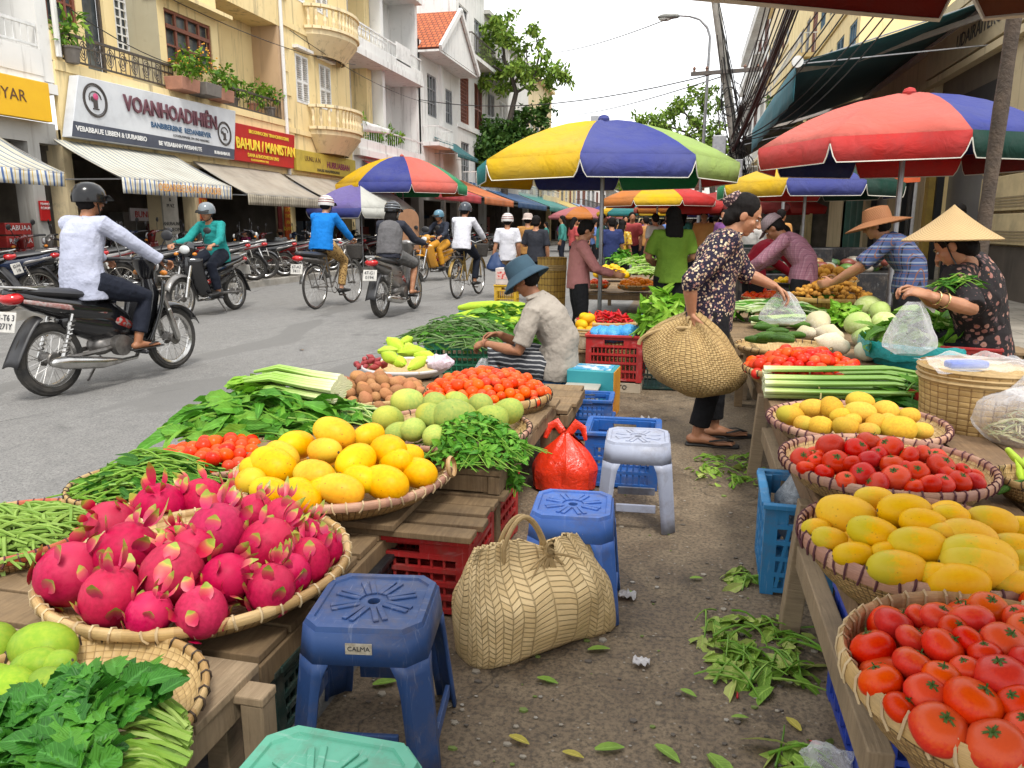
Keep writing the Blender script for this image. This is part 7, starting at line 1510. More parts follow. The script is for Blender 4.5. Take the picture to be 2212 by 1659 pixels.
def placed(key,name,cat,kind,mat,pts,h,desc,where,side,group,flat=1.0,rowh=None,tiltf=None,lift=.0,k=1.0):
 """fruit at chosen spots of a heap; labels count rows from the front and places from one side"""
 c,Rr,zr = TRAYS[key]; it = []
 for p in pts:
  hh = h
  for _ in range(2):
   q = dome_hit(p[0],p[1],c,Rr,zr-.01,hh,lift)
   if math.hypot(q.x-c.x,q.y-c.y) < .84*Rr or q.x-c.x > .8*Rr: break
   hh *= 1.22
  it.append((q,*p))
 dv = rowh or (sum(p[2] for p in pts)/len(pts)*.72); rows = []
 for x in sorted(it,key=lambda t: -t[2]):
  for r in rows:
   if abs(r[0][2]-x[2]) < dv: r.append(x); break
  else: rows.append([x])
 for ri,r in enumerate(rows):
  r.sort(key=lambda t: t[1])
  for ci,x in enumerate(r):
   pos,u,v,d = x[0],x[1],x[2],x[3]; s = d*k/ppm(pos); rz = random.uniform(0,6.28) if len(x) < 5 else R(x[4]); rx = random.uniform(-.45,.45); ry = random.uniform(-.35,.35)
   if tiltf: rx,ry,rz = tiltf(x)
   lb = '%s, %s row up in %s, %s from %s' % (desc,ORD[min(ri,9)],where,ORD[min(ci,9)],side)
   fruit(name,cat,kind,mat,pos,(rx,ry,rz),(s,s,s*flat),lb,group)
def buried(key,name,cat,kind,mat,n,d,label,group,h=.05,rmax=.74,seed=1,xmin=-9):
 """fruit lower in a heap, half seen between the ones on top"""
 random.seed(seed); c,Rr,zr = TRAYS[key]; P = []
 for _ in range(900):
  x,y = random.uniform(-Rr,Rr),random.uniform(-Rr,Rr)
  if math.hypot(x,y) > Rr*rmax or x < xmin*Rr or any(math.hypot(x-a,y-e) < d*.80 for a,e in P): continue
  P.append((x,y))
  if len(P) >= n: break
 for x,y in P: fruit(name,cat,kind,mat,(c.x+x,c.y+y,zr-.03+h*(1-(x*x+y*y)/(Rr*Rr))),(random.uniform(-.6,.6),random.uniform(-.6,.6),random.uniform(0,6)),d,label,group)
def heap(key,name,cat,kind,mat,d,h,label,group,rmax=.9,n=None,asp=1.0,layers=1,sq=1.0,jit=.3,step=.86,c=None,Rr=None,zr=None,ell=(1,1),mats=None):
 """many alike fruit heaped on a tray"""
 if c is None: c,Rr,zr = TRAYS[key]
 step = d*step; k = int(Rr*rmax/step)+1; out = 0
 for j in range(-k,k+1):
  for i in range(-k,k+1):
   x = (i+.5*(j % 2))*step+random.uniform(-jit,jit)*step*.5; y = j*step*.87+random.uniform(-jit,jit)*step*.5
   q = math.hypot(x/ell[0],y/ell[1])/(Rr*rmax)
   if q > 1: continue
   z = zr-.015+h*(1-q*q)+random.uniform(-.18,.28)*d; s = d*random.uniform(.84,1.14)
   fruit(name,cat,kind,(mat if mats is None else random.choice(mats)),(c.x+x,c.y+y,z),(random.uniform(-.9,.9),random.uniform(-.9,.9),random.uniform(0,6.3)),s,label,group,extras=d > .05); out += 1
 return out
# ------------------------------------------------------------------ near row of stalls on the road side
random.seed(5)
zb = .30
def crop(k):
 ox,oy,s = k; return lambda x,y: ((ox+x/s)*.96,(oy+y/s)*.96)
C3,C6,C4 = crop((1536,800,2.88)),crop((1536,1250,2.88)),crop((0,1250,2.88))
# crates and plank tops
pA,pB = atz(1012,1172,.285),atz(1095,1032,.285)
crate('dusty red crate holding up the slatted boards beside the straw bag',(pA.x-.27,pA.y+.20,0),(.52,.36,.27),R(1),P_RED,'crates under the road side stalls',(6,4),4,cross=False)
crate('second dusty red crate hidden deeper under the slatted boards',(pA.x-.28,pA.y+.62,0),(.52,.38,.27),R(-2),P_RED,'crates under the road side stalls',(6,4),4)
plank_table('slatted wooden boards laid across the dusty red crates',pA.x-1.05,pA.x+.015,pA.y-.02,pB.y+.02,.305,7,'x',WOOD,((.06,.06),(.06,.9)),.022,.022,frame=False,jit=.012)
b_ = plank_table('long side boards under the yellow mango tray',pA.x-1.0,pA.x-.22,pA.y-.03,pB.y,.331,3,'y',WOOD,((.05,.06),(.05,.85)),.05,.022,frame=False)
d0 = atz(552,1428,.275)
plank_table('rough boards under the dragon fruit tray',d0.x-1.25,d0.x+.02,d0.y,d0.y+.88,.285,6,'x',WOOD,((.08,.08),(.08,.8),(.7,.82)),.012)
crate('dark green crate under the dragon fruit boards',(d0.x-.20,d0.y+.24,0),(.40,.36,.20),R(2),P_DKG,'crates under the road side stalls',(6,5),3)
crate('black crate behind the navy stool under the dragon fruit boards',(d0.x-.14,d0.y+.64,0),(.34,.34,.20),R(0),P_BLK,'crates under the road side stalls',(6,5),3)
f0 = atz(511,1482,.30)
plank_table('pale bench board with a square post at the bottom corner',f0.x-1.0,f0.x,f0.y-.62,f0.y+.1,.30,3,'x',WOOD2,((.93,.66),(.93,.1),(.1,.66),(.1,.1)),.01)
po = thing('wooden_post','squat wooden post with a worn top beside the pale bench','post',atz(556,1500,.27)*1.0); po.location.z = 0; b = MB(); b.box((0,0,.13),(.055,.055,.26)); b.box((-.03,.0,.27),(.12,.06,.022)); b.build('shaft',WOOD2,po,smooth=False,bevel=.004)
h0,h1 = atz(1083,1020,.40),atz(1140,948,.40)
plank_table('grey plank bench under the herb bunch and the melons',h0.x-1.25,h0.x,h0.y,h0.y+1.25,.40,7,'x',WOOD,((1.2,.05),(1.2,1.2),(.1,.05),(.1,1.2)),.008)
plank_table('dark plank bench under the small tomatoes and the potatoes',h0.x-1.2,h0.x+.06,h0.y+1.27,h0.y+1.95,.33,4,'x',WOOD,((1.18,.06),(1.18,.6),(.06,.06),(.06,.6)),.01)
# trays
tray('dragon','broad bamboo tray of magenta dragon fruit with pale stitching',414,1218,.385,320,.10,RIMB,'pale',46,fit=dict(uL=70,uR=757,vB=1368))
tray('mango','bamboo tray heaped with yellow mangoes on the slatted boards',738,1012,.425,236,.10,RIMP,'pale',52,fit=dict(uL=494,uR=975,vB=1096))
tray('gmango','bamboo tray with green mangoes and a herb bunch in the corner',158,1555,.365,290,.085,RIMB,'dark',38,fit=dict(uR=450,vT=1364,r=285))
tray('bean','red rimmed bamboo tray of pale green beans',-5,1178,.345,220,.10,RIMR,'plum',40,fit=dict(uR=216,vT=1079,r=265))
tray('spinach','round bamboo tray of dark green water spinach',300,1025,.36,164,.08,RIMB,'dark',36,fit=dict(uL=136,uR=470,vB=1092))
tray('romas','bamboo tray of small red tomatoes behind the water spinach',470,985,.365,128,.08,RIMP,'dark',36)
tray('leafy','bamboo tray under the big heap of leafy greens',605,905,.40,165,.08,RIMB,'dark',36)
tray('melon','bamboo tray of green melons behind the mangoes',970,910,.47,176,.085,RIMP,'dark',44,fit=dict(uL=800,uR=1147,vB=968))
tray('potato','low bamboo tray piled with brown potatoes',802,845,.42,118,.09,RIMB,'dark',36)
tray('cherry','deep bamboo basket of small tomatoes in front of the seated man',1055,840,.47,135,.13,RIMB,'dark',44,fit=dict(uL=916,uR=1191,vB=876))
tray('chayote','oval white plastic tray of chayotes',878,788,.40,96,.07,M('white_tray',(.6,.57,.56),None,5,.4),'pale',2,name='plastic_tray',wm=M('white_tray',(0,0,0)),group=None)
for k_,lb_,m_,dp in (('spinach','black crate under the tray of dark water spinach',P_BLK,.08),('bean','black crate under the red rimmed bean tray',P_BLK,.10),('romas','green crate under the small tomatoes at the road edge',P_DKG,.08),('leafy','green crate under the big heap of leafy greens',P_DKG,.08),('chayote','black crate under the white chayote tray',P_BLK,.07),('gmango','black crate under the corner tray',P_BLK,.085)):
 c_,r_,z_ = TRAYS[k_]; crate(lb_,(c_.x,c_.y,0),(r_*1.2,r_*1.1,z_-dp-.009),R(3),m_,'crates under the road side stalls',(6,4),3)
# dragon fruit
DR = [(345,1100,104),(440,1082,92),(238,1133,96),(272,1195,122),(150,1240,128),(240,1292,122),(372,1238,124),(468,1152,118),(578,1180,112),(490,1248,100),(585,1272,98),(435,1322,104),(322,1328,92),(664,1212,92),(702,1186,72),(550,1108,76),(610,1122,84),(500,1078,70),(655,1160,76),(420,1190,90),(630,1240,80)]
placed('dragon','dragon_fruit','dragon fruit','dragon',F_DRA,DR,.105,'magenta dragon fruit','its tray','the road','dragon fruit on the broad tray',1.14,tiltf=lambda x: (random.uniform(-1.1,.9),random.uniform(-1.0,1.0),random.uniform(0,6)),k=1.06)
# yellow mangoes
MN = [(722,936,90),(640,962,86),(702,975,80),(795,942,72),(838,975,98),(768,998,98),(590,1006,108,75),(678,1026,90,80),(543,1040,84),(583,1062,86,100),(652,1070,92,70),(735,1060,100,95),(832,1044,106,70),(902,1022,92,60),(855,1000,80),(610,985,80),(690,1058,70),(780,1035,80),(560,1015,80),(880,985,70)]
placed('mango','mango','mango','mango',F_MAN,MN,.12,'yellow mango','the slatted board tray','the road','mangoes on the slatted board tray',1.0,k=1.06)
buried('mango','mango','mango','mango',F_MAN,12,.11,'yellow mango half buried at the bottom of the heap on the slatted boards','buried mangoes on the slatted board tray',.03,.62,3)
buried('dragon','dragon_fruit','dragon fruit','dragon',F_DRA,14,.105,'dragon fruit half buried at the bottom of the magenta heap','buried dragon fruit on the broad tray',.03,.74,4)
# green mangoes
GM = [(92,1400,146,80),(-20,1405,130,30),(75,1442,108,100),(28,1494,125,60),(112,1490,110,75),(-30,1480,120),(70,1540,110),(-10,1570,120,40),(20,1620,110),(120,1440,90)]
placed('gmango','green_mango','mango','mango',F_GREEN,GM,.05,'green mango','the corner tray','the road','green mangoes on the corner tray',1.0,k=1.08)
# melons and green papayas
ML = [(880,868,66),(838,906,70),(893,928,60,10),(932,899,66,70),(985,902,92,-35),(1037,876,62,20),(1095,890,66,80),(940,872,60,30),(938,942,56,10),(1060,905,70,85),(985,868,52),(860,935,54),(1010,930,60)]
placed('melon','green_papaya','papaya','papaya',F_PAPG,ML,.10,'green papaya','the tray behind the mangoes','the road','papayas on the tray behind the mangoes',1.0,k=1.12)
heap('romas','plum_tomato','tomato','round',F_TOM,.062,.06,'small red tomato in the tray behind the water spinach','small tomatoes behind the water spinach',.95)
heap('cherry','small_tomato','tomato','round',F_TOMO,.058,.10,'small orange red tomato in front of the seated man','small tomatoes in front of the seated man',.95)
heap('potato','potato','potato','potato',F_POT,.082,.07,'brown potato in the low tray by the road','potatoes in the low tray',1.02)
sc_ = atz(802,775,.44)
heap(None,'shallot','shallot','shallot',F_SHA,.055,.05,'red shallot heaped behind the potatoes','shallots behind the potatoes',.9,c=sc_,Rr=.12,zr=.40)
CH = [(855,745,44,70),(886,757,42,30),(843,772,42,60),(890,760,46),(918,770,40,80),(902,785,40),(862,781,38,50),(838,758,34),(878,736,30)]
placed('chayote','chayote','chayote','chayote',F_CHA,CH,.10,'bright green chayote','the white tray','the road','chayotes on the white tray',1.0,k=1.15)
bg_ = thing('plastic_bag','crumpled pale plastic bag lying on the chayote tray','plastic bag',atz(948,790,.42)); b = MB(); b.ell((0,0,.02),(.09,.07,.05),18,12); b.v = [tuple(V3(p)*(1+.35*mnoise.noise(V3(p)*28))) for p in b.v]
def mat_film(name,c,alpha=.45,rough=.25,bump=.6):
 if name in MATS: return MATS[name]
 t = NT(name); v = t.coord('Object'); n = t.noise(22,5,.65,v,1.0); t.col(t.mix(n,c,tuple(min(1,x*1.2) for x in c))); t.set(Roughness=rough,Specular_IOR_Level=.6); t.bump(n,bump,.03)
 tp = t.n.new('ShaderNodeBsdfTransparent'); ms = t.n.new('ShaderNodeMixShader'); lw = t.n.new('ShaderNodeLayerWeight'); lw.inputs[0].default_value = .35
 t.link(t.math('MINIMUM',t.math('ADD',t.math('MULTIPLY',lw.outputs[1],.5),t.math('MULTIPLY',t.ramp(n,[(.3,.6),(.7,1.2)]),alpha)),1.0),ms.inputs[0]); t.link(tp.outputs[0],ms.inputs[1]); t.link(t.b.outputs[0],ms.inputs[2]); t.link(ms.outputs[0],t.n['Material Output'].inputs[0]); MATS[name] = t.m; return t.m
FILM = mat_film('clear_film',(.82,.82,.86),.2); FILMP = mat_film('pinkish_film',(.62,.5,.56),.8)
b.build('film',FILMP,bg_)
# ------------------------------------------------------------------ leafy goods
G_SPIN = mat_leaf('spinach_leaf',(.018,.085,.006),(.045,.17,.010),(.11,.27,.02),.45); G_MID = mat_leaf('greens_leaf',(.035,.15,.010),(.085,.27,.018),(.20,.40,.04),.45); G_LIGHT = mat_leaf('light_green_leaf',(.11,.30,.015),(.20,.42,.025),(.34,.52,.07),.45); G_PALE = mat_leaf('pale_stalk',(.46,.58,.20),(.34,.52,.10),(.62,.68,.36),.4,False); G_STEM = mat_leaf('green_stalk',(.11,.27,.02),(.19,.38,.04),(.30,.48,.08),.4,False); G_HERB = mat_leaf('herb_leaf',(.04,.17,.012),(.09,.29,.02),(.19,.42,.04),.45)
def stalk(b,p,q,r,sag=.0,n=4,mi=None,r1=None):
 p,q = V3(p),V3(q); k = rvec()*(q-p).length*.06; b.tube([p.lerp(q,i/n)+(k+V3((0,0,sag)))*math.sin(pi*i/n) for i in range(n+1)],[r+(r*.55-r if r1 is None else r1-r)*i/n for i in range(n+1)],5,cap=False,mi=mi)
def greens(name,label,cat,c,size,h,n,leaf,L,W,stems=0,stem=None,stl=.3,str_=.004,ang=0,spread=.5,group=None,wig=.7,rz=0,seed=1,up=.35):
 """heap of leafy stems: stalks lying one way, blades over the mound"""
 random.seed(seed); o = thing(name,label,cat,c,rz,group); m = Matrix.Rotation(ang,3,'Z'); sx,sy = size; dz = lambda x,y: h*max(0,1-(x/sx)**2-(y/sy)**2)**.7
 if stems:
  b = MB()
  for _ in range(stems):
   x,y = random.uniform(-sx,sx)*.8,random.uniform(-sy,sy)*.9; z = dz(x,y)*random.uniform(.4,1.03); a = random.gauss(0,spread); d = V3((math.cos(a),math.sin(a),random.uniform(-.12,.1)))*stl*random.uniform(.6,1.1)
   p,q = V3((x,y,z))-d/2,V3((x,y,z))+d/2
   for e in (p,q): e.z = max(.004,min(e.z,dz(max(-sx,min(sx,e.x)),max(-sy,min(sy,e.y)))+.02))
   stalk(b,m @ p,m @ q,str_*random.uniform(.7,1.3),.02)
  b.build('stalk',stem or G_STEM,o)
 b = MB()
 for _ in range(n):
  while True:
   x,y = random.uniform(-sx,sx),random.uniform(-sy,sy)
   if (x/sx)**2+(y/sy)**2 < 1: break
  z = dz(x,y)*random.uniform(.55,1.05)+.004; g = V3((x/sx/sx,y/sy/sy,1/max(h,.03)*.5)).normalized()
  a = random.gauss(0,wig)+(pi if random.random() < .5 else 0) if wig < 2 else random.uniform(0,6.3); d = V3((math.cos(a),math.sin(a),random.uniform(-.3,up))); s = random.uniform(.6,1.25)
  leaf_geo(b,m @ V3((x,y,z)),m @ d,m @ (g+rvec()*.6),L*s,W*s*random.uniform(.7,1.2),random.uniform(.1,.6),random.uniform(.05,.9),None,5 if L > .1 else 3,.13 if L > .1 else 0)
 b.build('foliage',leaf,o,smooth=True,recalc=False); return o
T_ = lambda k,dx=0,dy=0,dz=0: TRAYS[k][0]+V3((dx,dy,dz-.03))
greens('water_spinach','heap of dark water spinach on its round tray by the road','vegetable',T_('spinach',.03,.02),(TRAYS['spinach'][1]*.84,TRAYS['spinach'][1]*.8),.125,330,G_SPIN,.08,.024,260,G_STEM,.27,.0042,R(12),.35,wig=.6,seed=2)
greens('green_beans','tangle of pale green beans on the red rimmed tray','vegetable',T_('bean'),(TRAYS['bean'][1]*.95,TRAYS['bean'][1]*.9),.06,60,mat_leaf('pea_pod',(.20,.36,.05),(.28,.45,.07),(.36,.52,.12),.4,False),.10,.032,260,mat_leaf('bean_pod',(.22,.36,.06),(.30,.45,.09),(.16,.30,.04),.4,False),.17,.0075,R(10),.7,wig=3,seed=3)
greens('mustard_greens','large heap of mixed leafy greens behind the small red tomatoes','vegetable',T_('leafy',-.04,-.05),(TRAYS['leafy'][1]*1.12,TRAYS['leafy'][1]*.9),.17,430,G_MID,.15,.062,90,G_STEM,.35,.005,R(8),.5,wig=3,seed=4)
greens('mustard_greens','trailing leafy stems hanging off the melon side of the greens heap','vegetable',atz(735,905,.40),(.22,.13),.06,90,G_MID,.12,.05,26,G_PALE,.25,.006,R(-10),.5,wig=3,seed=8)
hb_ = atz(1030,985,.42)
greens('herb_bunch','bushy bunch of small leaved herbs tied with string on the grey bench','vegetable',hb_,(.20,.17),.15,900,G_HERB,.034,.022,90,G_STEM,.24,.0028,R(-15),.5,wig=3,seed=6,up=.9)
greens('herb_sprig','loose herb sprigs hanging over the bench edge','vegetable',atz(1108,1000,.385)-V3((0,.02,.12)),(.035,.03),.14,110,G_HERB,.03,.02,14,G_STEM,.14,.0025,0,1.5,wig=3,seed=7)
b_ = thing('string','twine tied round the stems of the herb bunch','string',atz(975,1008,.45)); b = MB(); b.lathe([(.035,-.008),(.04,0),(.035,.008)],14,(0,0,0),Matrix.Rotation(R(80),3,'Y')); b.build('loop',M('twine',(.45,.28,.12)),b_)
# corner herb bunch: broad leaves over a fan of cut stalks
def corner_greens():
 random.seed(12); o = thing('leafy_bunch','big bunch of broad dark green leaves with cut pale stems in the corner tray','vegetable',atz(300,1560,.35)); B = o.location; b = MB(); P = lambda u,v,z: atz(u,v,z)-B
 for i in range(64):
  q = random.random(); e = P(395+20*random.random()-70*max(0,q-.6),1540+150*q,.355+random.uniform(0,.05)); s = P(random.uniform(150,270),1475+190*q+random.uniform(-20,20),.40+random.uniform(0,.04)); stalk(b,e,s,.0058*random.uniform(.7,1.3),.02,5)
 b.build('stalk',mat_leaf('cut_stalk',(.17,.33,.035),(.27,.43,.07),(.40,.52,.15),.4,False),o)
 b = MB()
 for i in range(620):
  u,v = random.uniform(-20,375),random.uniform(1455,1700)
  if u > 255 and v > 1510+.4*(375-u): continue
  if v < 1500 and u < 150: continue
  z = .40+.05*random.random()+.045*(1-abs(u-190)/200); a = R(random.gauss(165,50)); s = random.uniform(.7,1.25)
  leaf_geo(b,P(u,v,z),(math.cos(a),math.sin(a),random.uniform(-.1,.5)),rvec()*.8+V3((0,-.2,1)),.062*s,.044*s,random.uniform(.1,.5),random.uniform(.1,.8),None,7,.2)
 for u,v,a,L_ in [(300,1480,40,.07),(345,1500,70,.06),(230,1490,120,.075),(130,1615,188,.105),(250,1560,200,.08),(170,1530,150,.085)]:
  leaf_geo(b,P(u,v,.47),(math.cos(R(a)),math.sin(R(a)),.25),V3((.1,-.3,1)),L_,L_*.5,.25,.3,None,7,.1)
 b.build('foliage',mat_leaf('broad_leaf',(.018,.10,.010),(.045,.19,.018),(.10,.30,.03),.4),o,recalc=False)
corner_greens()
pp = thing('paper_sheet','crumpled brown paper lining the corner tray','paper',atz(262,1440,.30)); b = MB(); b.grid(lambda a,c: ((a-.5)*.2,(c-.5)*.16,.012+.016*mnoise.noise(V3((a*4,c*4,3)))),12,10); b.build('sheet',M('kraft_paper',(.50,.34,.19),(.42,.28,.15),5,.7),pp,solid=.001)
# celery cabbage on the greens
def bundle(name,label,c,rz,n,L,r,stalkm,leafm=None,rows=3,leafL=.16,leafn=0,w=.3,butt=.3,cat='vegetable',tie=True,seed=1,frac=.55,lw=.05,curve=.03):
 """bundle of parallel stalks with their leaves at the far end"""
 random.seed(seed); o = thing(name,label,cat,c,rz); b = MB()
 for i in range(n):
  y = (i/(n-1)-.5)*w+random.uniform(-.01,.01); z = r*(.9+1.6*random.randrange(rows))*(1-abs(y/w)*.9); y2 = y*(1.25+random.random()*.3); Lq = L*random.uniform(.9,1.05)
  pts = [V3((0,y*.96,z)),V3((Lq*.3,y,z+curve*.3)),V3((Lq*.7,(y+y2)/2,z+curve)),V3((Lq,y2,z*.8+curve*.6))]
  b.tube(pts,[(r*1.25,r*.9),(r*1.1,r*.8),(r*.8,r*.62),(r*.35,r*.3)],8,(0,1,0))
 b.build('stalk',stalkm,o)
 if leafn:
  b = MB()
  for i in range(leafn):
   x = L*random.uniform(frac,1.08); y = random.uniform(-.6,.6)*w*(.8+.5*x/L); z = r*2.2*random.random()+.03*(1-abs(y/w)); a = random.gauss(0,.55); s = random.uniform(.6,1.2)
   leaf_geo(b,(x,y,z),(math.cos(a),math.sin(a),random.uniform(-.25,.25)),rvec()*.7+V3((0,0,1)),leafL*s,lw*s,.3,.3,None,3)
  b.build('foliage',leafm,o,recalc=False)
 if tie:
  b = MB(); x = L*.3; b.tube([(x,-w*.55,0),(x,-w*.55,r*2.6),(x,0,r*4.6),(x,w*.55,r*2.6),(x,w*.55,0)],.004,5); b.build('tie',M('straw_tie',(.6,.52,.2)),o)
 return o
def mat_celery(name,base,tip):
 t = NT(name); u = t.n.new('ShaderNodeUVMap'); s = t.n.new('ShaderNodeSeparateXYZ'); t.link(u.outputs[0],s.inputs[0]); g = t.math('ADD',t.math('MULTIPLY',s.outputs[1],2.4),t.math('MULTIPLY',t.noise(6,3,.5,t.coord('Object')),.3)); k = t.ramp(g,[(.12,(.62,.62,.42)),(.3,base),(.8,tip)]); w = t.math('SINE',t.math('MULTIPLY',s.outputs[0],60)); k = t.mix(t.ramp(w,[(.4,0.),(1.,.25)]),k,(.7,.75,.45)); t.col(k); t.set(Roughness=.35,Specular_IOR_Level=.45); t.bump(w,.3,.004); return t.m
CEL = mat_celery('celery_stalk',(.40,.50,.14),(.13,.27,.03)); CEL2 = mat_celery('cabbage_stalk',(.52,.60,.25),(.24,.42,.05))
bundle('celery','pale celery cabbage lying on top of the leafy greens',atz(738,862,.50),R(172),12,.48,.024,CEL2,G_LIGHT,3,.11,90,.13,tie=False,seed=3,frac=.7,lw=.06)
# green crate of long leafy greens and gourds further on
gc = atz(980,760,.30)
crate('green crate full of long leafy greens beside the seated man',(gc.x+.02,gc.y+.32,.10),(.62,.5,.27),R(6),P_GRN,None,(7,4),3)
plank_table('plank platform under the long leafy greens',gc.x-.7,gc.x+.75,gc.y-.1,gc.y+3.0,.10,8,'x',WOOD,(),.01,frame=False)
greens('water_spinach','long heap of stringy leafy greens over the green crate','vegetable',(gc.x-.02,gc.y+.30,.34),(.48,.36),.20,260,G_SPIN,.12,.028,230,mat_leaf('stringy_stalk',(.10,.20,.05),(.17,.28,.09),(.30,.40,.2),.4,False),.42,.006,R(-12),.45,wig=.7,seed=9)
greens('mustard_greens','leafy heap of dark greens behind the stringy ones','vegetable',(gc.x+.12,gc.y+1.15,.25),(.55,.45),.30,260,G_MID,.18,.07,60,G_STEM,.4,.006,R(20),.5,wig=3,seed=10)
for i in range(9):
 p = atz(1040+(i % 3)*32+random.uniform(-6,6),662+(i//3)*17,.50-(i//3)*.04); fruit('bottle_gourd','gourd','long',F_CHA,p,(random.uniform(-.1,.1),0,R(80+random.uniform(-14,14))),(.32,.46,.32),'light green gourd stacked behind the seated man','gourds behind the seated man',False)
crate('low crate under the stack of light green gourds',(atz(1068,690,.3).x,atz(1068,690,.3).y+.1,.1),(.7,.55,.3),R(4),P_GRN,None,(7,4),3)
yc = atz(1090,652,.1); yc.z = 0
crate('yellow crate standing at the road edge behind the seated man',yc+V3((0,.15,.0)),(.36,.34,.36),R(5),plast('crate_yellow',(.55,.33,.01)),None,(6,5),2)
bx_ = thing('carton','white carton with red printing on top of the yellow crate','carton',yc+V3((.0,.15,.372))); b = MB(); b.box((0,0,.13),(.3,.3,.26)); b.build('box',M('carton_white',(.55,.48,.44)),bx_,smooth=False,bevel=.005); b = MB(); b.box((0,-.152,.15),(.26,.004,.12)); b.build('print',M('carton_red',(.5,.05,.04),(.6,.4,.35),20,.6,sharp=(.45,.5)),bx_,smooth=False)
# ------------------------------------------------------------------ aisle: stools, bags, crates
s0 = atz(800,1600,0); n1 = atz(665,1572,0); n2 = atz(925,1650,0)
stool('navy blue stool with a small sticker next to the dragon fruit',(atz(808,1300,.37).x,atz(808,1300,.37).y,.002),R(9),.375,.285,plast('stool_navy',(.026,.068,.20),(.019,.05,.145)),.355,True)
q = atz(1238,1090,.36); stool('cornflower blue stool beside the straw bag',(q.x,q.y,.002),R(4),.365,.262,plast('stool_cornflower',(.06,.16,.50),(.045,.125,.41)),.325)
q = atz(1378,948,.37); stool('worn pale grey blue stool in front of the blue crates',(q.x,q.y,.002),R(3),.385,.27,plast('stool_grey',(.34,.37,.46),(.26,.28,.36)),.335)
q = atz(678,1700,.34); stool('mint green stool cut off by the bottom of the view',(q.x,q.y-.01,.002),R(-1),.34,.31,plast('stool_mint',(.10,.37,.25),(.08,.31,.21)),.37)
q = SEAT2; stool('red stool under the woman in the cone hat',(q.x+.02,q.y,.0),R(20),q.z-.10,.28,plast('stool_red',(.45,.015,.015)),.35)
stool('blue stool under the man in the bucket hat',(SEAT1.x,SEAT1.y,.0),R(5),.235,.26,plast('stool_azure',(.02,.17,.40)),.31)
def red_bag():
 o = thing('plastic_bag','knotted red plastic bag standing on the ground by the blue crates','plastic bag',atz(1212,1072,0)+V3((0,.13,0))); b = MB(); n,m = 40,20
 for j in range(m+1):
  t = j/m; z = .30*t; r = .165*(1-.05*math.cos(t*3))*(1 if t < .35 else max(.10,1-((t-.35)/.65)**1.4)) if t > .02 else .12
  for i in range(n+1):
   a = 2*pi*i/n; f = 1+.05*math.sin(9*a+t*3)*t+.03*math.sin(17*a)+.10*mnoise.noise(V3((math.cos(a)*1.6,math.sin(a)*1.6,t*2))); b.v.append((r*f*math.cos(a),r*f*.9*math.sin(a),z+.02*mnoise.noise(V3((a,t*3,1)))))
   b.uv.append((i/n,t))
 w_ = n+1; b.f = [(j*w_+i,j*w_+i+1,(j+1)*w_+i+1,(j+1)*w_+i) for j in range(m) for i in range(n)]; b.mi = [0]*len(b.f)
 rm = mat_film('red_film',(.66,.035,.010),1.6,.2,.4); b.build('bag_body',rm,o)
 for s in (-1,1): b = MB(); b.tube([(s*.02,0,.29),(s*.05,.01,.33),(s*.085,.0,.31),(s*.10,-.02,.26)],[(.02,.008),(.025,.006),(.022,.006),(.012,.005)],8,rnd=True); b.build('bag_handle',rm,o)
red_bag()
STRAWM = mat_weave('straw_chevron',(.84,.63,.33),(.72,.515,.245),(.44,.30,.13),22,38,'chevron',bump=.8,dist=.006); STRAWP = mat_weave('straw_plain',(.50,.34,.135),(.38,.245,.09),(.20,.125,.05),90,58,bump=.8)
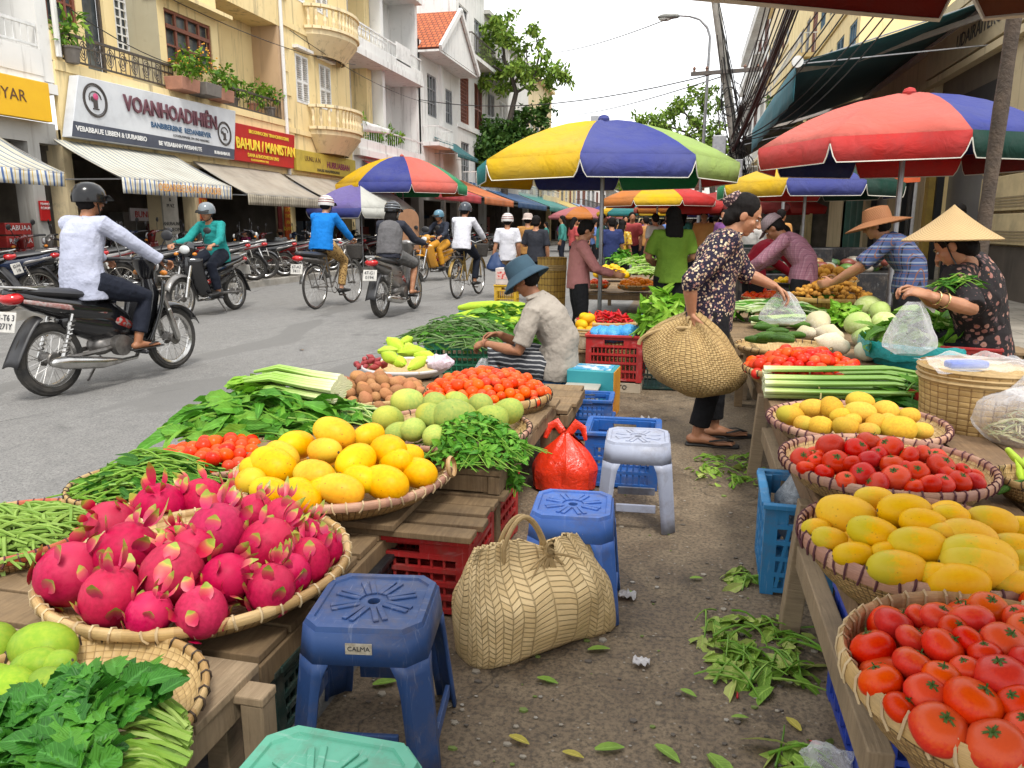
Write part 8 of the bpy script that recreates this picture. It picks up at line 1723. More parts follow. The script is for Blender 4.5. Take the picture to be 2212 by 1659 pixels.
def straw_bag():
 """limp woven bag, gathered and tied at the mouth"""
 ga,gb = atz(1008,1452,0),atz(1312,1352,0); gd = (gb-ga).normalized(); gn = V3((-gd.y,gd.x,0)); gw = (gb-ga).length/2; c = (ga+gb)/2+gn*.085+V3((.02,0,0)); o = thing('straw_bag','woven straw bag with a tied mouth standing on the ground','bag',c,math.atan2(gd.y,gd.x)); n,m = 72,26; b = MB()
 W,D,H = gw*.93,.105,.345
 for j in range(m+1):
  t = j/m
  for i in range(n+1):
   a = 2*pi*i/n; ca,sa_ = math.cos(a),math.sin(a); e = .62; x = math.copysign(abs(ca)**e,ca); y = math.copysign(abs(sa_)**e,sa_)
   sx = W*(1.04-.20*t**1.7+.06*math.sin(pi*t)); sy = D*(1.0+.42*math.sin(pi*min(t*1.25,1)))*(1-.72*t**2.0); z = H*t*(1+.10*math.sin(pi*t))
   pin = math.exp(-((x*W-.035)/.07)**2) if t > .45 else 0; k = ((t-.45)/.55)**1.5 if t > .45 else 0
   z -= H*.13*k*pin; z += -.035*k*max(0,x); y *= (1-.85*k); x += .10*k*max(0,(1-abs(x-.15)))*(-.4 if x > .15 else .5)*pin
   if x > .4: z -= .055*(x-.4)*(1-t)*2; sx *= 1+.14*(1-t)
   fold = .010*k*math.sin(i*2.1)*(1+pin)+.022*mnoise.noise(V3((x*2.2,y*2,t*3.1)))*math.sin(pi*t)
   z += .012*math.sin(ca*3+1)*(1-t); b.v.append((sx*x,sy*y*1.0+fold,max(z,0)+(.02 if (x > .75 and t < .06) else 0))); b.uv.append((i/n,t*.62))
 w_ = n+1; b.f = [(j*w_+i,j*w_+i+1,(j+1)*w_+i+1,(j+1)*w_+i) for j in range(m) for i in range(n)]; b.mi = [0]*len(b.f)
 b.build('bag_body',STRAWM,o,solid=.006,angle=180)
 b = MB(); b.add([(W*1.0*math.cos(a)*.98,D*math.sin(a)*.98,.004) for a in [2*pi*i/24 for i in range(24)]],[tuple(range(24))]); b.build('bag_bottom',STRAWM,o,smooth=False)
 hm = M('straw_cord',(.42,.29,.13),(.3,.2,.08),30,.7,.4)
 for y,x0,x1,top_ in ((-.025,-.12,.03,.10),(.03,-.10,.05,.08)):
  b = MB(); pts = [(x0+(x1-x0)*t,y,H*(.97-.08*t)+top_*math.sin(pi*t)**.8) for t in [i/12 for i in range(13)]]; b.tube([(x0,y,H*.72)]+pts+[(x1,y,H*.70)],.0075,7); b.build('bag_handle',hm,o)
 b = MB(); kx,kz = .03,H*.86
 for i in range(5): b.lathe([(.016,-.006),(.021,0),(.016,.006)],10,(kx,-.045,kz-.012+i*.007),Matrix.Rotation(R(random.uniform(60,110)),3,'X') @ Matrix.Rotation(R(random.uniform(-30,30)),3,'Y'))
 for i in range(14): a = R(random.uniform(190,350)); b.tube([(kx,-.045,kz),(kx+.05*math.cos(a),-.058,kz+.06*math.sin(a)),(kx+.10*math.cos(a),-.082,kz+.12*math.sin(a))],[.005,.004,.002],5)
 b.build('knot',hm,o)
straw_bag()
def carried_bag():
 """big soft shopping bag hanging from the woman's hand"""
 hd = WOMAN_HAND-V3((0,0,.06)); o = thing('straw_bag','big soft straw shopping bag hanging from the hand of the woman in the flowered blouse','bag',hd,R(-10)); n,m = 64,24; b = MB()
 for j in range(m+1):
  t = j/m
  for i in range(n+1):
   a = 2*pi*i/n; ca,sa_ = math.cos(a),math.sin(a); prof = [.035,.125,.20,.25,.275,.29,.29,.265,.20,.05]; f = t*(len(prof)-1); k = int(min(f,len(prof)-2)); rx = prof[k]+(prof[k+1]-prof[k])*(f-k)
   ry = rx*.36+.02; z = -.42*t+.03*(1-t)*math.cos(a)**2*2; x = rx*math.copysign(abs(ca)**.8,ca)
   z += -.05*ca*math.sin(pi*t)+.012*math.sin(7*a)*(1-t); b.v.append((x+.05*t*t+.02*mnoise.noise(V3((ca*2,sa_*2,t*4))),ry*sa_+.010*math.sin(9*a)*(1-t),z)); b.uv.append((i/n*1.0,t*.6))
 w_ = n+1; b.f = [(j*w_+i,j*w_+i+1,(j+1)*w_+i+1,(j+1)*w_+i) for j in range(m) for i in range(n)]; b.mi = [0]*len(b.f)
 b.build('bag_body',STRAWP,o,angle=180)
 b = MB(); b.tube([(-.30*math.cos(R(q))*.95-.0,-.05,-.13+.11*math.sin(R(q))) for q in range(0,91,10)]+[(0,0,.02)],.012,7); b.tube([(-.24,.03,-.12),(-.15,.02,-.03),(0,0,.02)],.010,7); b.build('bag_rim',M('straw_cord',(0,0,0)),o)
 b = MB(); b.tube([(-.03,-.012,-.03),(-.02,-.012,.03),(.02,0,.06),(.04,.01,.03),(.04,.01,-.04)],.012,7); b.build('bag_handle',M('straw_cord',(0,0,0)),o)
carried_bag()
# blue crates, red crate and boxes
c1 = atz(1250,955,0); c1.z = 0
crate('open blue crate on top of the stack behind the red bag',(c1.x+.01,c1.y+.16,.125),(.34,.26,.125),R(3),P_BLUE,'blue crates in the aisle',(6,4),2)
crate('lower blue crate of the stack behind the red bag',(c1.x+.0,c1.y+.16,.0),(.36,.27,.12),R(-2),P_BLUE,'blue crates in the aisle',(6,4),2)
c2 = atz(1345,1062,0); crate('wide blue crate standing right behind the pale stool',(c2.x-.02,c2.y+.19,0),(.36,.32,.28),R(2),P_BLUE,'blue crates in the aisle',(6,4),3)
c3 = atz(1323,852,0); rc = crate('bright red crate on a printed carton with blue plastic bags inside',(c3.x,c3.y+.24,.085),(.44,.34,.36),R(-2),P_RED,None,(7,4),4)
cb = thing('carton','flat printed carton under the bright red crate','carton',(c3.x,c3.y+.24,0),R(-2)); b = MB(); b.box((0,0,.04),(.43,.33,.08)); b.build('box',M('carton_tan',(.45,.37,.27),None,6,.8),cb,smooth=False,bevel=.004); text(cb,'CARITO',.05,INK,(.02,-.167,.045),(R(90),0,0))
bb = thing('plastic_bag','blue plastic bags bulging out of the bright red crate','plastic bag',(c3.x-.03,c3.y+.24,.43)); b = MB()
for i in range(5): b.ell((-.12+.06*i,random.uniform(-.05,.05),random.uniform(.0,.03)),(.08,.11,.07),16,10)
b.v = [tuple(V3(p)*(1+.15*mnoise.noise(V3(p)*22))) for p in b.v]; b.build('film',mat_film('blue_film',(.05,.30,.62),1.4,.2),bb)
bs = atz(1275,905,0); tb = thing('carton','teal and yellow printed carton between the seated man and the aisle','carton',(bs.x,bs.y+.15,0),R(-4)); b = MB(); b.box((0,0,.165),(.32,.28,.33),mi=0); b.build('box',M('carton_teal',(.03,.27,.30),(.02,.2,.25),3,.5),tb,smooth=False,bevel=.006)
b = MB(); b.box((.162,0,.165),(.004,.27,.32)); b.build('side_print',M('carton_yellow',(.68,.32,.02),(.55,.2,.02),5,.5),tb,smooth=False); b = MB(); b.box((0,0,.332),(.26,.2,.004)); b.build('top_print',M('carton_blue_print',(.05,.3,.5),(.55,.6,.6),14,.4,sharp=(.48,.52)),tb,smooth=False)
jb = thing('clear_box','clear plastic tub of bright packets in front of the teal carton','tub',(bs.x-.05,bs.y-.08,.0)); b = MB(); b.box((0,0,.13),(.19,.15,.2),taper=1.12); b.build('tub',FILM,jb,smooth=False,bevel=.01); b = MB(); b.box((0,0,.237),(.235,.19,.016)); b.build('lid',M('lid_grey',(.42,.38,.32),None,5,.4),jb,smooth=False,bevel=.005)
for i,c in enumerate([(.6,.08,.02),(.65,.3,.02),(.1,.4,.1),(.6,.5,.1)]): b = MB(); b.box((-.06+.04*i,-.02,.11),(.034,.07,.14),R(8*i)); b.build('packet',M('packet_%d' % i,c,None,8,.35),jb,smooth=False,bevel=.004)
st_ = thing('box_stand','dark box carrying the clear tub','box',(bs.x-.05,bs.y-.08,0)); b = MB(); b.box((0,0,.014),(.22,.18,.028)); b.build('box',P_BLK,st_,smooth=False,bevel=.004)
# ------------------------------------------------------------------ middle stalls round the big umbrella
tray('pepper','wide woven basket of red chillies on the tall straw basket',1312,676,.49,68,.10,RIMB,'pale',30,group=None,fit=dict(uL=1243,uR=1385,vB=700))
def tall_basket(label,c,r,h,lid=None,m=None,name='straw_basket',nu=None,flare=.94):
 o = thing(name,label,'basket',c); b = MB(); b.lathe([(0,.005),(r*.86,.005),(r*.92,.03),(r*flare,h*.5),(r,h*.93),(r*1.03,h),(r*.97,h),(r*.93,h*.9)],40,wob=.02); b.build('basket_wall',m or STRAWP,o)
 b = MB()
 for k in range(3): b.lathe([(r*1.0,h*.86+k*.022-.01),(r*1.035,h*.86+k*.022),(r*1.0,h*.86+k*.022+.01)],40,wob=.02)
 b.build('rim',M('straw_cord',(0,0,0)),o); return o
pc_ = TRAYS['pepper'][0]; tall_basket('tall coarse straw basket under the tray of red chillies',(pc_.x+.05,pc_.y,0),.20,.385)
heap('pepper','chilli','chilli','chilli',F_PEP,.085,.06,'shiny red chilli in the basket under the big umbrella','chillies under the big umbrella',.85,step=.5)
yb = atz(1268,708,.45); tall_basket('pale wicker bowl of yellow squashes behind the seated man',(yb.x,yb.y,.28),.13,.14,m=M('wicker_pale',(.55,.45,.32),(.35,.27,.17),40,.7,.5))
for i in range(7): fruit('squash','squash','mango',F_MAN,(yb.x+random.uniform(-.07,.07),yb.y+random.uniform(-.07,.07),.43+.05*(i % 3)),(random.uniform(-.5,.5),.3*i,i),.12,'yellow squash in the pale wicker bowl behind the seated man','squashes in the pale bowl',False)
tw = thing('stall_stand','dark stack of boards under the pale wicker bowl','stand',(yb.x,yb.y,0)); b = MB(); b.box((0,0,.13),(.3,.3,.26)); b.box((0,0,.27),(.36,.34,.018)); b.build('stand',WOOD,tw,smooth=False,bevel=.004)
ft = atz(1350,620,.55); plank_table('long stall table of yellow fruit beyond the big umbrella',ft.x-.55,ft.x+.62,ft.y-.3,ft.y+3.2,.5,8,'x',WOOD,((.06,.06),(1.1,.06),(.06,3.4),(1.1,3.4)),.01)
def stall_tray(key,label,u,v,zr,half): tray(key,label,u,v,zr,half,.07,RIMB,'dark',24,group='trays on the middle stall')
stall_tray('st1','tray of oranges on the middle stall near the green topped woman',1375,615,.60,40); stall_tray('st2','tray of yellow fruit on the middle stall by the pink topped person',1322,590,.62,36); stall_tray('st3','tray of small oranges by the umbrella pole',1292,612,.60,26)
heap('st1','orange','orange','round',F_ORA,.075,.06,'orange on the middle stall tray near the woman in green','oranges on the middle stall',.9); heap('st2','yellow_squash','squash','round',F_MANY,.10,.10,'yellow round fruit heaped by the person in pink','yellow fruit on the middle stall',.95); heap('st3','orange','orange','round',F_TOMO,.06,.04,'small deep orange fruit beside the umbrella pole','small oranges by the pole',.9)
greens('leafy_heap','dark green leafy heap at the back of the middle stall','vegetable',atz(1335,565,.62),(.30,.25),.22,200,G_MID,.14,.06,0,seed=21,wig=3,up=.8)
greens('leafy_heap','pale green vegetables along the back of the middle stall','vegetable',atz(1385,570,.60),(.4,.5),.15,150,G_LIGHT,.16,.06,60,G_PALE,.3,.012,R(30),.4,seed=22,wig=.7)
greens('leafy_heap','pale stalks and greens behind the tray of oranges','vegetable',atz(1395,592,.60),(.3,.25),.10,90,G_LIGHT,.12,.05,70,G_PALE,.3,.012,R(10),.3,seed=23,wig=.7)
greens('lettuce','bright green lettuce bunch poking up behind the straw shopping bag','vegetable',atz(1428,725,.45),(.19,.15),.32,420,G_LIGHT,.11,.05,30,G_STEM,.25,.006,R(60),.6,seed=24,wig=3,up=1.2)
lc = atz(1428,760,.3); crate('dark green crate under the bright lettuce bunch',(lc.x,lc.y+.1,0),(.42,.36,.42),R(3),P_DKG,None,(6,5),3)
bw = atz(1192,640,0); tall_basket('tall narrow wicker basket beside the person in pink',(aty(1192,600,8.4).x,8.4,0),.16,.95,m=mat_weave('wicker_ochre',(.46,.28,.05),(.35,.2,.04),(.1,.05,.01),26,14))
heap(None,'yellow_squash','squash','round',F_MANY,.07,.04,'small yellow fruit in the tall wicker basket stall','yellow fruit by the wicker basket',.9,c=atz(1185,630,.5),Rr=.13,zr=.5)
crate('teal crate on the ground among the middle stalls',(pc_.x+.46,pc_.y+.55,0),(.45,.35,.46),R(8),P_TEAL,None,(6,5),3)
# ------------------------------------------------------------------ market table on the aisle side
TZ = .47; TX0 = atz(1662,872,TZ).x
t0 = atz(1640,872,TZ)
yN,yF = 1.0,atz(1598,745,TZ).y
o = plank_table('long rough plank table along the aisle carrying the trays',TX0,TX0+1.35,yN,yF,TZ,7,'y',mat_wood('table_plank',(.27,.17,.09),(.15,.09,.05)),(),.012,.028)
for v in (1362,1030,862):
 p = atz((1703,1626,1603)[(1362,1030,862).index(v)],v,0); b = MB(); b.beam((p.x-TX0,p.y-yN,0),(p.x-TX0+.03,p.y-yN,TZ-.03),.06,.065,up=(0,1,0)); b.build('leg',WOOD2,o,smooth=False,bevel=.004)
 b = MB(); b.beam((p.x-TX0+1.2,p.y-yN,0),(p.x-TX0+1.2,p.y-yN,TZ-.03),.06,.065,up=(0,1,0)); b.build('leg',WOOD2,o,smooth=False,bevel=.004)
for v0,v1,u0,u1 in ((1200,1659,1712,1858),(938,1030,1640,1670),(800,850,1605,1622)):
 p,q = atz(u0,v0,.27),atz(u1,v1,.27); b = MB(); b.beam((p.x-TX0+.035,p.y-yN,.27),(q.x-TX0+.035,q.y-yN,.27),.05,.075); b.build('rail',WOOD2,o,smooth=False,bevel=.004)
tray('rtom','large bamboo basket of ripe tomatoes in the bottom corner',2105,1478,.60,300,.14,RIMB,'pale',46,flare=.7,fit=dict(uL=1815,vT=1284,r=262))
tray('rman','bamboo basket of long yellow mangoes on the plank table',1998,1195,.60,268,.13,RIMP,'plum',54,flare=.7,fit=dict(uL=1726,vT=1072,vB=1288))
tray('rtray','bamboo tray of glossy red tomatoes on the plank table',1924,1010,.57,240,.10,RIMP,'plum',48,fit=dict(uL=1685,uR=2164,vB=1070))
tray('rpap','bamboo tray of rough yellow papayas on the plank table',1856,910,.56,200,.09,RIMP,'plum',46,fit=dict(uL=1658,uR=2058,vB=957))
tray('rred','bamboo basket of small bright red tomatoes behind the celery',1738,775,.56,132,.10,RIMB,'dark',36,fit=dict(uL=1606,uR=1872,vB=818))
tray('rcuc','low straw basket of cucumbers by the flowered blouse',1690,745,.54,100,.08,RIMB,'dark',30)
P6 = lambda L_: [(*C6(x,y),d/3.0,*a) for x,y,d,*a in L_]
P3 = lambda L_: [(*C3(x,y),d/3.0,*a) for x,y,d,*a in L_]
placed('rtom','tomato','tomato','tomato',F_TOM,P6([(1235,600,275),(1372,448,245),(1485,545,200),(1530,395,165),(1655,405,215),(1690,600,265),(1865,425,270),(1980,350,245),(2170,400,180),(1285,820,270),(1495,710,255),(1680,795,245),(1830,735,190),(2080,570,280),(2065,790,325),(1885,965,365),(1585,900,275),(1415,990,220),(1665,1130,355),(2040,1245,375),(2170,965,260),(1860,560,220),(2230,480,230),(2260,700,260),(2290,330,200),(1760,480,190),(2250,1150,330),(1960,640,200)]),.07,'ripe tomato','the corner basket','the aisle','tomatoes in the corner basket',.96,tiltf=lambda x: (random.uniform(-.5,.75),random.uniform(-.6,.5),random.uniform(0,6)),k=1.04)
buried('rtom','tomato','tomato','tomato',F_TOM,26,.078,'ripe tomato half buried deeper in the corner basket','buried tomatoes in the corner basket',.04,.8,5)
def lie(x): return (random.uniform(-.25,.25),random.uniform(-.4,.4),R(x[4] if len(x) > 4 else random.uniform(60,120)))
placed('rman','mango','mango','mango',F_MANY,P3([(1060,1035,385,65),(1240,930,250,90),(1440,1010,345,95),(1240,1160,345,78),(1560,1092,300,75),(1735,1045,255,110),(2000,1080,310,80),(1850,1175,355,82),(1525,1232,375,92),(960,1197,250,85),(1110,1295,270,95),(2150,1255,320,85),(1905,1312,480,93),(870,1120,200,70),(2195,1115,230,95),(1700,1160,240,80),(1320,1270,200,90)])+P6([(1392,90,385,95),(1910,72,470,92),(1780,178,395,88),(2135,180,290,80),(1640,130,260,60),(2250,60,300,80)]),.085,'long yellow mango','the plank table basket','the aisle','mangoes in the plank table basket',.95,tiltf=lie,k=.98)
placed('rtray','tomato','tomato','tomato',F_TOMR,P3([(775,668,145),(960,600,190),(1130,608,155),(1210,562,155),(1340,602,170),(995,692,170),(805,732,125),(920,757,122),(1210,677,148),(1465,657,138),(1355,707,150),(1515,757,152),(1675,717,172),(1165,772,162),(1380,792,182),(1060,812,132),(1260,838,165),(1500,852,125),(1600,842,155),(1685,832,145),(1790,817,155),(1895,822,135),(1812,747,105),(880,652,95),(1560,637,115),(1095,702,130),(1270,640,110),(1440,740,120),(1720,770,130),(860,690,110),(1900,780,100)]),.095,'glossy red tomato','the tray behind the mangoes','the aisle','tomatoes on the plank table tray',.97,tiltf=lambda x: (random.uniform(-.8,1.2),random.uniform(-.8,.8),random.uniform(0,6)),k=1.05)
placed('rpap','yellow_papaya','papaya','papaya',F_PAPY,P3([(698,388,165,100),(790,442,128),(842,342,155,80),(890,457,162,30),(965,338,165,10),(1060,467,172,120),(1150,372,185,85),(1150,302,165,95),(1312,358,168,20),(1250,432,132),(1205,487,132),(1390,477,215,65),(1460,392,135,85),(1545,487,135,95),(760,352,110),(1020,390,120),(1100,420,110),(1330,430,130)]),.085,'rough yellow papaya','the papaya tray','the aisle','papayas on the plank table tray',.95,k=1.1)
heap('rred','bright_tomato','tomato','round',F_TOMR,.064,.09,'small bright red tomato heaped behind the celery','small tomatoes behind the celery',.95,mats=[F_TOMR,F_TOM])
for i in range(26):
 a = atz(1632+random.uniform(0,105),735-random.uniform(0,48),.56+.03*random.random()); fruit('cucumber','cucumber','long',F_CUC,a,(random.uniform(-.1,.1),0,R(90+random.uniform(-35,35))),(.17,.125,.17),'stubby green cucumber in the low straw basket','cucumbers in the low straw basket',False)
buried('rman','mango','mango','mango',F_MANY,14,.12,'yellow mango half buried deeper in the plank table basket','buried mangoes in the plank table basket',.03,.72,6)
buried('rtray','tomato','tomato','tomato',F_TOMR,16,.07,'red tomato half buried on the plank table tray','buried tomatoes on the plank table tray',.03,.72,7)
cel = atz(1650,838,TZ+.02); bundle('celery','thick bundle of long celery stalks with dark leaves on the plank table',(cel.x-.01,cel.y-.04,TZ+.01),R(-2),28,.82,.0165,CEL,G_SPIN,5,.15,260,.34,seed=5,frac=.56,lw=.055)
for i,(u,v,d,mt,lb) in enumerate([(1876,667,62,'c','pale green cabbage at the back by the umbrella pole'),(1852,699,56,'c','pale green cabbage in the middle of the cabbage pile'),(1911,699,56,'c','pale green cabbage under the plastic bag of the cone hat woman'),(1868,726,54,'w','whitish cabbage at the front of the cabbage pile'),(1872,758,50,'w','white cabbage half hidden by the teal lined basket'),(1900,672,46,'c','small cabbage behind the plastic bag')]):
 p = atz(u,v,.62 if i not in (3,4) else .54); fruit('cabbage','cabbage','cabbage',mat_fruit('cabbage_'+mt,((.42,.50,.16) if mt == 'c' else (.60,.62,.42)),((.54,.60,.28) if mt == 'c' else (.68,.68,.52)),(.30,.42,.10),.45,0,2.2,.3,.35,.06),p,(random.uniform(-.5,.5),random.uniform(-.5,.5),i),d/ppm(p),lb,'cabbages on the market table',False)
for i,(u,v,d,a,lb) in enumerate([(1764,695,58,10,'round cream turnip behind the cucumbers'),(1786,720,48,60,'cream turnip beside the cabbages'),(1791,741,56,80,'large cream turnip above the small red tomatoes'),(1735,722,40,40,'small cream turnip beside the cucumbers')]):
 p = atz(u,v,.60 if i == 0 else .56); fruit('turnip','turnip','turnip',F_TUR,p,(random.uniform(-.3,.3),0,R(a)),d*1.05/ppm(p),lb,'turnips on the market table',False)
greens('lettuce','frilly light green lettuce beside the cabbages','vegetable',atz(1822,700,.52),(.14,.22),.14,220,G_LIGHT,.08,.05,0,seed=31,wig=3,up=1)
greens('leek_bundle','leeks and leafy stalks behind the cucumbers','vegetable',atz(1655,672,.56),(.42,.20),.09,90,G_MID,.18,.06,70,mat_leaf('leek_stalk',(.45,.55,.25),(.3,.45,.12),(.55,.6,.4),.4,False),.42,.013,R(5),.2,seed=32,wig=.5)
for i_,(u_,v_,lb_) in enumerate(((1622,700,'pale stalk bundle nearest the hip of the flowered blouse'),(1612,668,'second pale stalk bundle behind the cucumbers'),(1640,648,'third pale stalk bundle below the orange tomatoes'))): bundle('leek_bundle',lb_,atz(u_,v_,TZ+.03),R(-4+6*i_),12,.55,.017,CEL2,G_MID,3,.12,50,.2,tie=False,seed=70+i_,frac=.6,lw=.05)
greens('leafy_heap','dark leafy heap under the plastic bag the flowered blouse holds','vegetable',atz(1735,660,.54),(.2,.18),.12,130,G_MID,.13,.06,0,seed=33,wig=3,up=.8)
# teal lined basket of mustard cabbage, red colander, tall basket, bag, chillies
tq = atz(1988,770,.52)
def teal_tub():
 o = thing('lined_basket','round basket lined with teal plastic and full of mustard cabbage','basket',(tq.x,tq.y+.05,TZ)); r = 118/ppm(tq); b = MB(); b.lathe([(0,.004),(r*.8,.004),(r*.9,.05),(r*.98,.13),(r*1.05,.15),(r*1.06,.10),(r*1.0,.05)],48,wob=.04); b.v = [tuple(V3(p)+V3((0,0,.02*mnoise.noise(V3(p)*14)))) for p in b.v]; b.build('lining',mat_film('teal_film',(.02,.33,.34),1.7,.22,.5),o)
 return r
rt = teal_tub()
greens('mustard_cabbage','dark green mustard cabbage heads in the teal lined basket','vegetable',(tq.x,tq.y+.05,TZ+.10),(rt*.86,rt*.8),.20,190,mat_leaf('mustard_leaf',(.06,.19,.012),(.13,.31,.025),(.28,.45,.08),.4),.13,.075,24,G_PALE,.16,.012,0,.8,seed=34,wig=3,up=.7)
rcl = atz(2065,800,TZ)
def colander():
 o = thing('colander','red plastic colander basket beside the teal lined basket','basket',(rcl.x+.04,rcl.y+.02,TZ+.0),R(-14)); b = MB(); b.box((0,0,.07),(.30,.22,.14),taper=1.12); b.f = [f for f in b.f][:1]+b.f[2:]; b.mi = [0]*len(b.f); b.build('bowl',P_RED,o,smooth=False,solid=.006)
 b = MB()
 for s in (-1,1): b.box((0,s*.124,.142),(.35,.016,.016)); b.box((s*.168,0,.1425),(.016,.262,.016))
 b.build('rim',P_RED,o,smooth=False,bevel=.004); b = MB()
 for i in range(9):
  for k in range(3): b.box((-.11+.0275*i,-.1165-.003*k,.05+.03*k),(.012,.006,.016))
 b.build('slot',M('slot_dark',(.10,.01,.01)),o,smooth=False); b = MB(); b.tube([(.15,0,.14),(.15,0,.24),(.13,0,.26),(.10,0,.25)],.012,7,rnd=True); b.build('handle',P_RED,o)
colander()
q = atz(2050,905,TZ); cr_ = thing('colander','red plastic bowl half hidden beside the papaya tray','bowl',(q.x+.0,q.y+.16,TZ)); b = MB(); b.lathe([(0,.003),(.09,.003),(.13,.10),(.135,.10),(.095,.0)],24); b.build('bowl',P_RED,cr_)
greens('leafy_heap','ferny dark greens in the red bowl beyond the celery leaves','vegetable',(q.x,q.y+.18,TZ+.08),(.14,.12),.07,120,G_SPIN,.09,.022,20,G_STEM,.2,.004,0,1,seed=35,wig=3,up=.8)
tk = atz(2138,960,TZ-.02); bo = tall_basket('tall woven straw basket topped with clear plastic at the table edge',(tk.x+.02,tk.y+.22,TZ-.02),.235,.26,m=mat_weave('straw_square',(.52,.35,.14),(.42,.27,.10),(.2,.11,.04),34,42,bump=.5))
ld_ = thing('woven_mat','flat round woven mat closing the tall straw basket','mat',(tk.x+.02,tk.y+.22,TZ+.226)); b = MB(); b.lathe([(0,.012),(.20,.012),(.215,.004),(.21,0)],36); b.build('mat',BAMI,ld_)
pt = thing('plastic_bag','folded clear plastic with a blue print lying on the tall straw basket','plastic bag',(tk.x+.02,tk.y+.22,TZ+.245)); b = MB(); b.grid(lambda a,c: ((a-.5)*.44,(c-.5)*.36,.03+.03*mnoise.noise(V3((a*5,c*5,1)))-.10*max(0,math.hypot(a-.5,c-.5)-.42)),24,20); b.build('film',mat_film('thin_film',(.8,.8,.84),.02,.2,.5),pt); b = MB(); b.box((-.08,-.05,.02),(.16,.06,.03),R(15)); b.build('print',M('blue_print',(.04,.10,.45)),pt,smooth=False,bevel=.01)
q = atz(2180,965,TZ); bgk = thing('plastic_bag','clear plastic bag of pale sprouts beside the tall straw basket','plastic bag',(q.x+.06,q.y+.06,TZ)); b = MB(); b.ell((0,0,.10),(.17,.14,.12),26,16); b.tube([(0,0,.18),(.02,.01,.25),(.05,.0,.30)],[(.08,.06),(.03,.03),(.07,.03)],14); b.v = [tuple(V3(p)*(1+.12*mnoise.noise(V3(p)*16))) for p in b.v]; b.build('film',FILM,bgk)
greens('sprouts','pale sprouts inside the clear plastic bag','vegetable',(q.x+.06,q.y+.06,TZ+.02),(.12,.10),.09,60,mat_leaf('sprout',(.55,.48,.22),(.62,.58,.35),(.3,.4,.12),.5,False),.05,.012,60,mat_leaf('sprout',(0,0,0),(0,0,0)),.1,.003,0,2,seed=36,wig=3)
tray('rchi','small bamboo tray of green chillies at the table edge',2238,1030,.55,80,.07,RIMB,'dark',30)
heap('rchi','green_chilli','chilli','chilli',F_CHA,.09,.04,'fat green chilli in the small tray at the table edge','green chillies at the table edge',.85,step=.6,mats=[F_CHA,F_CUC])
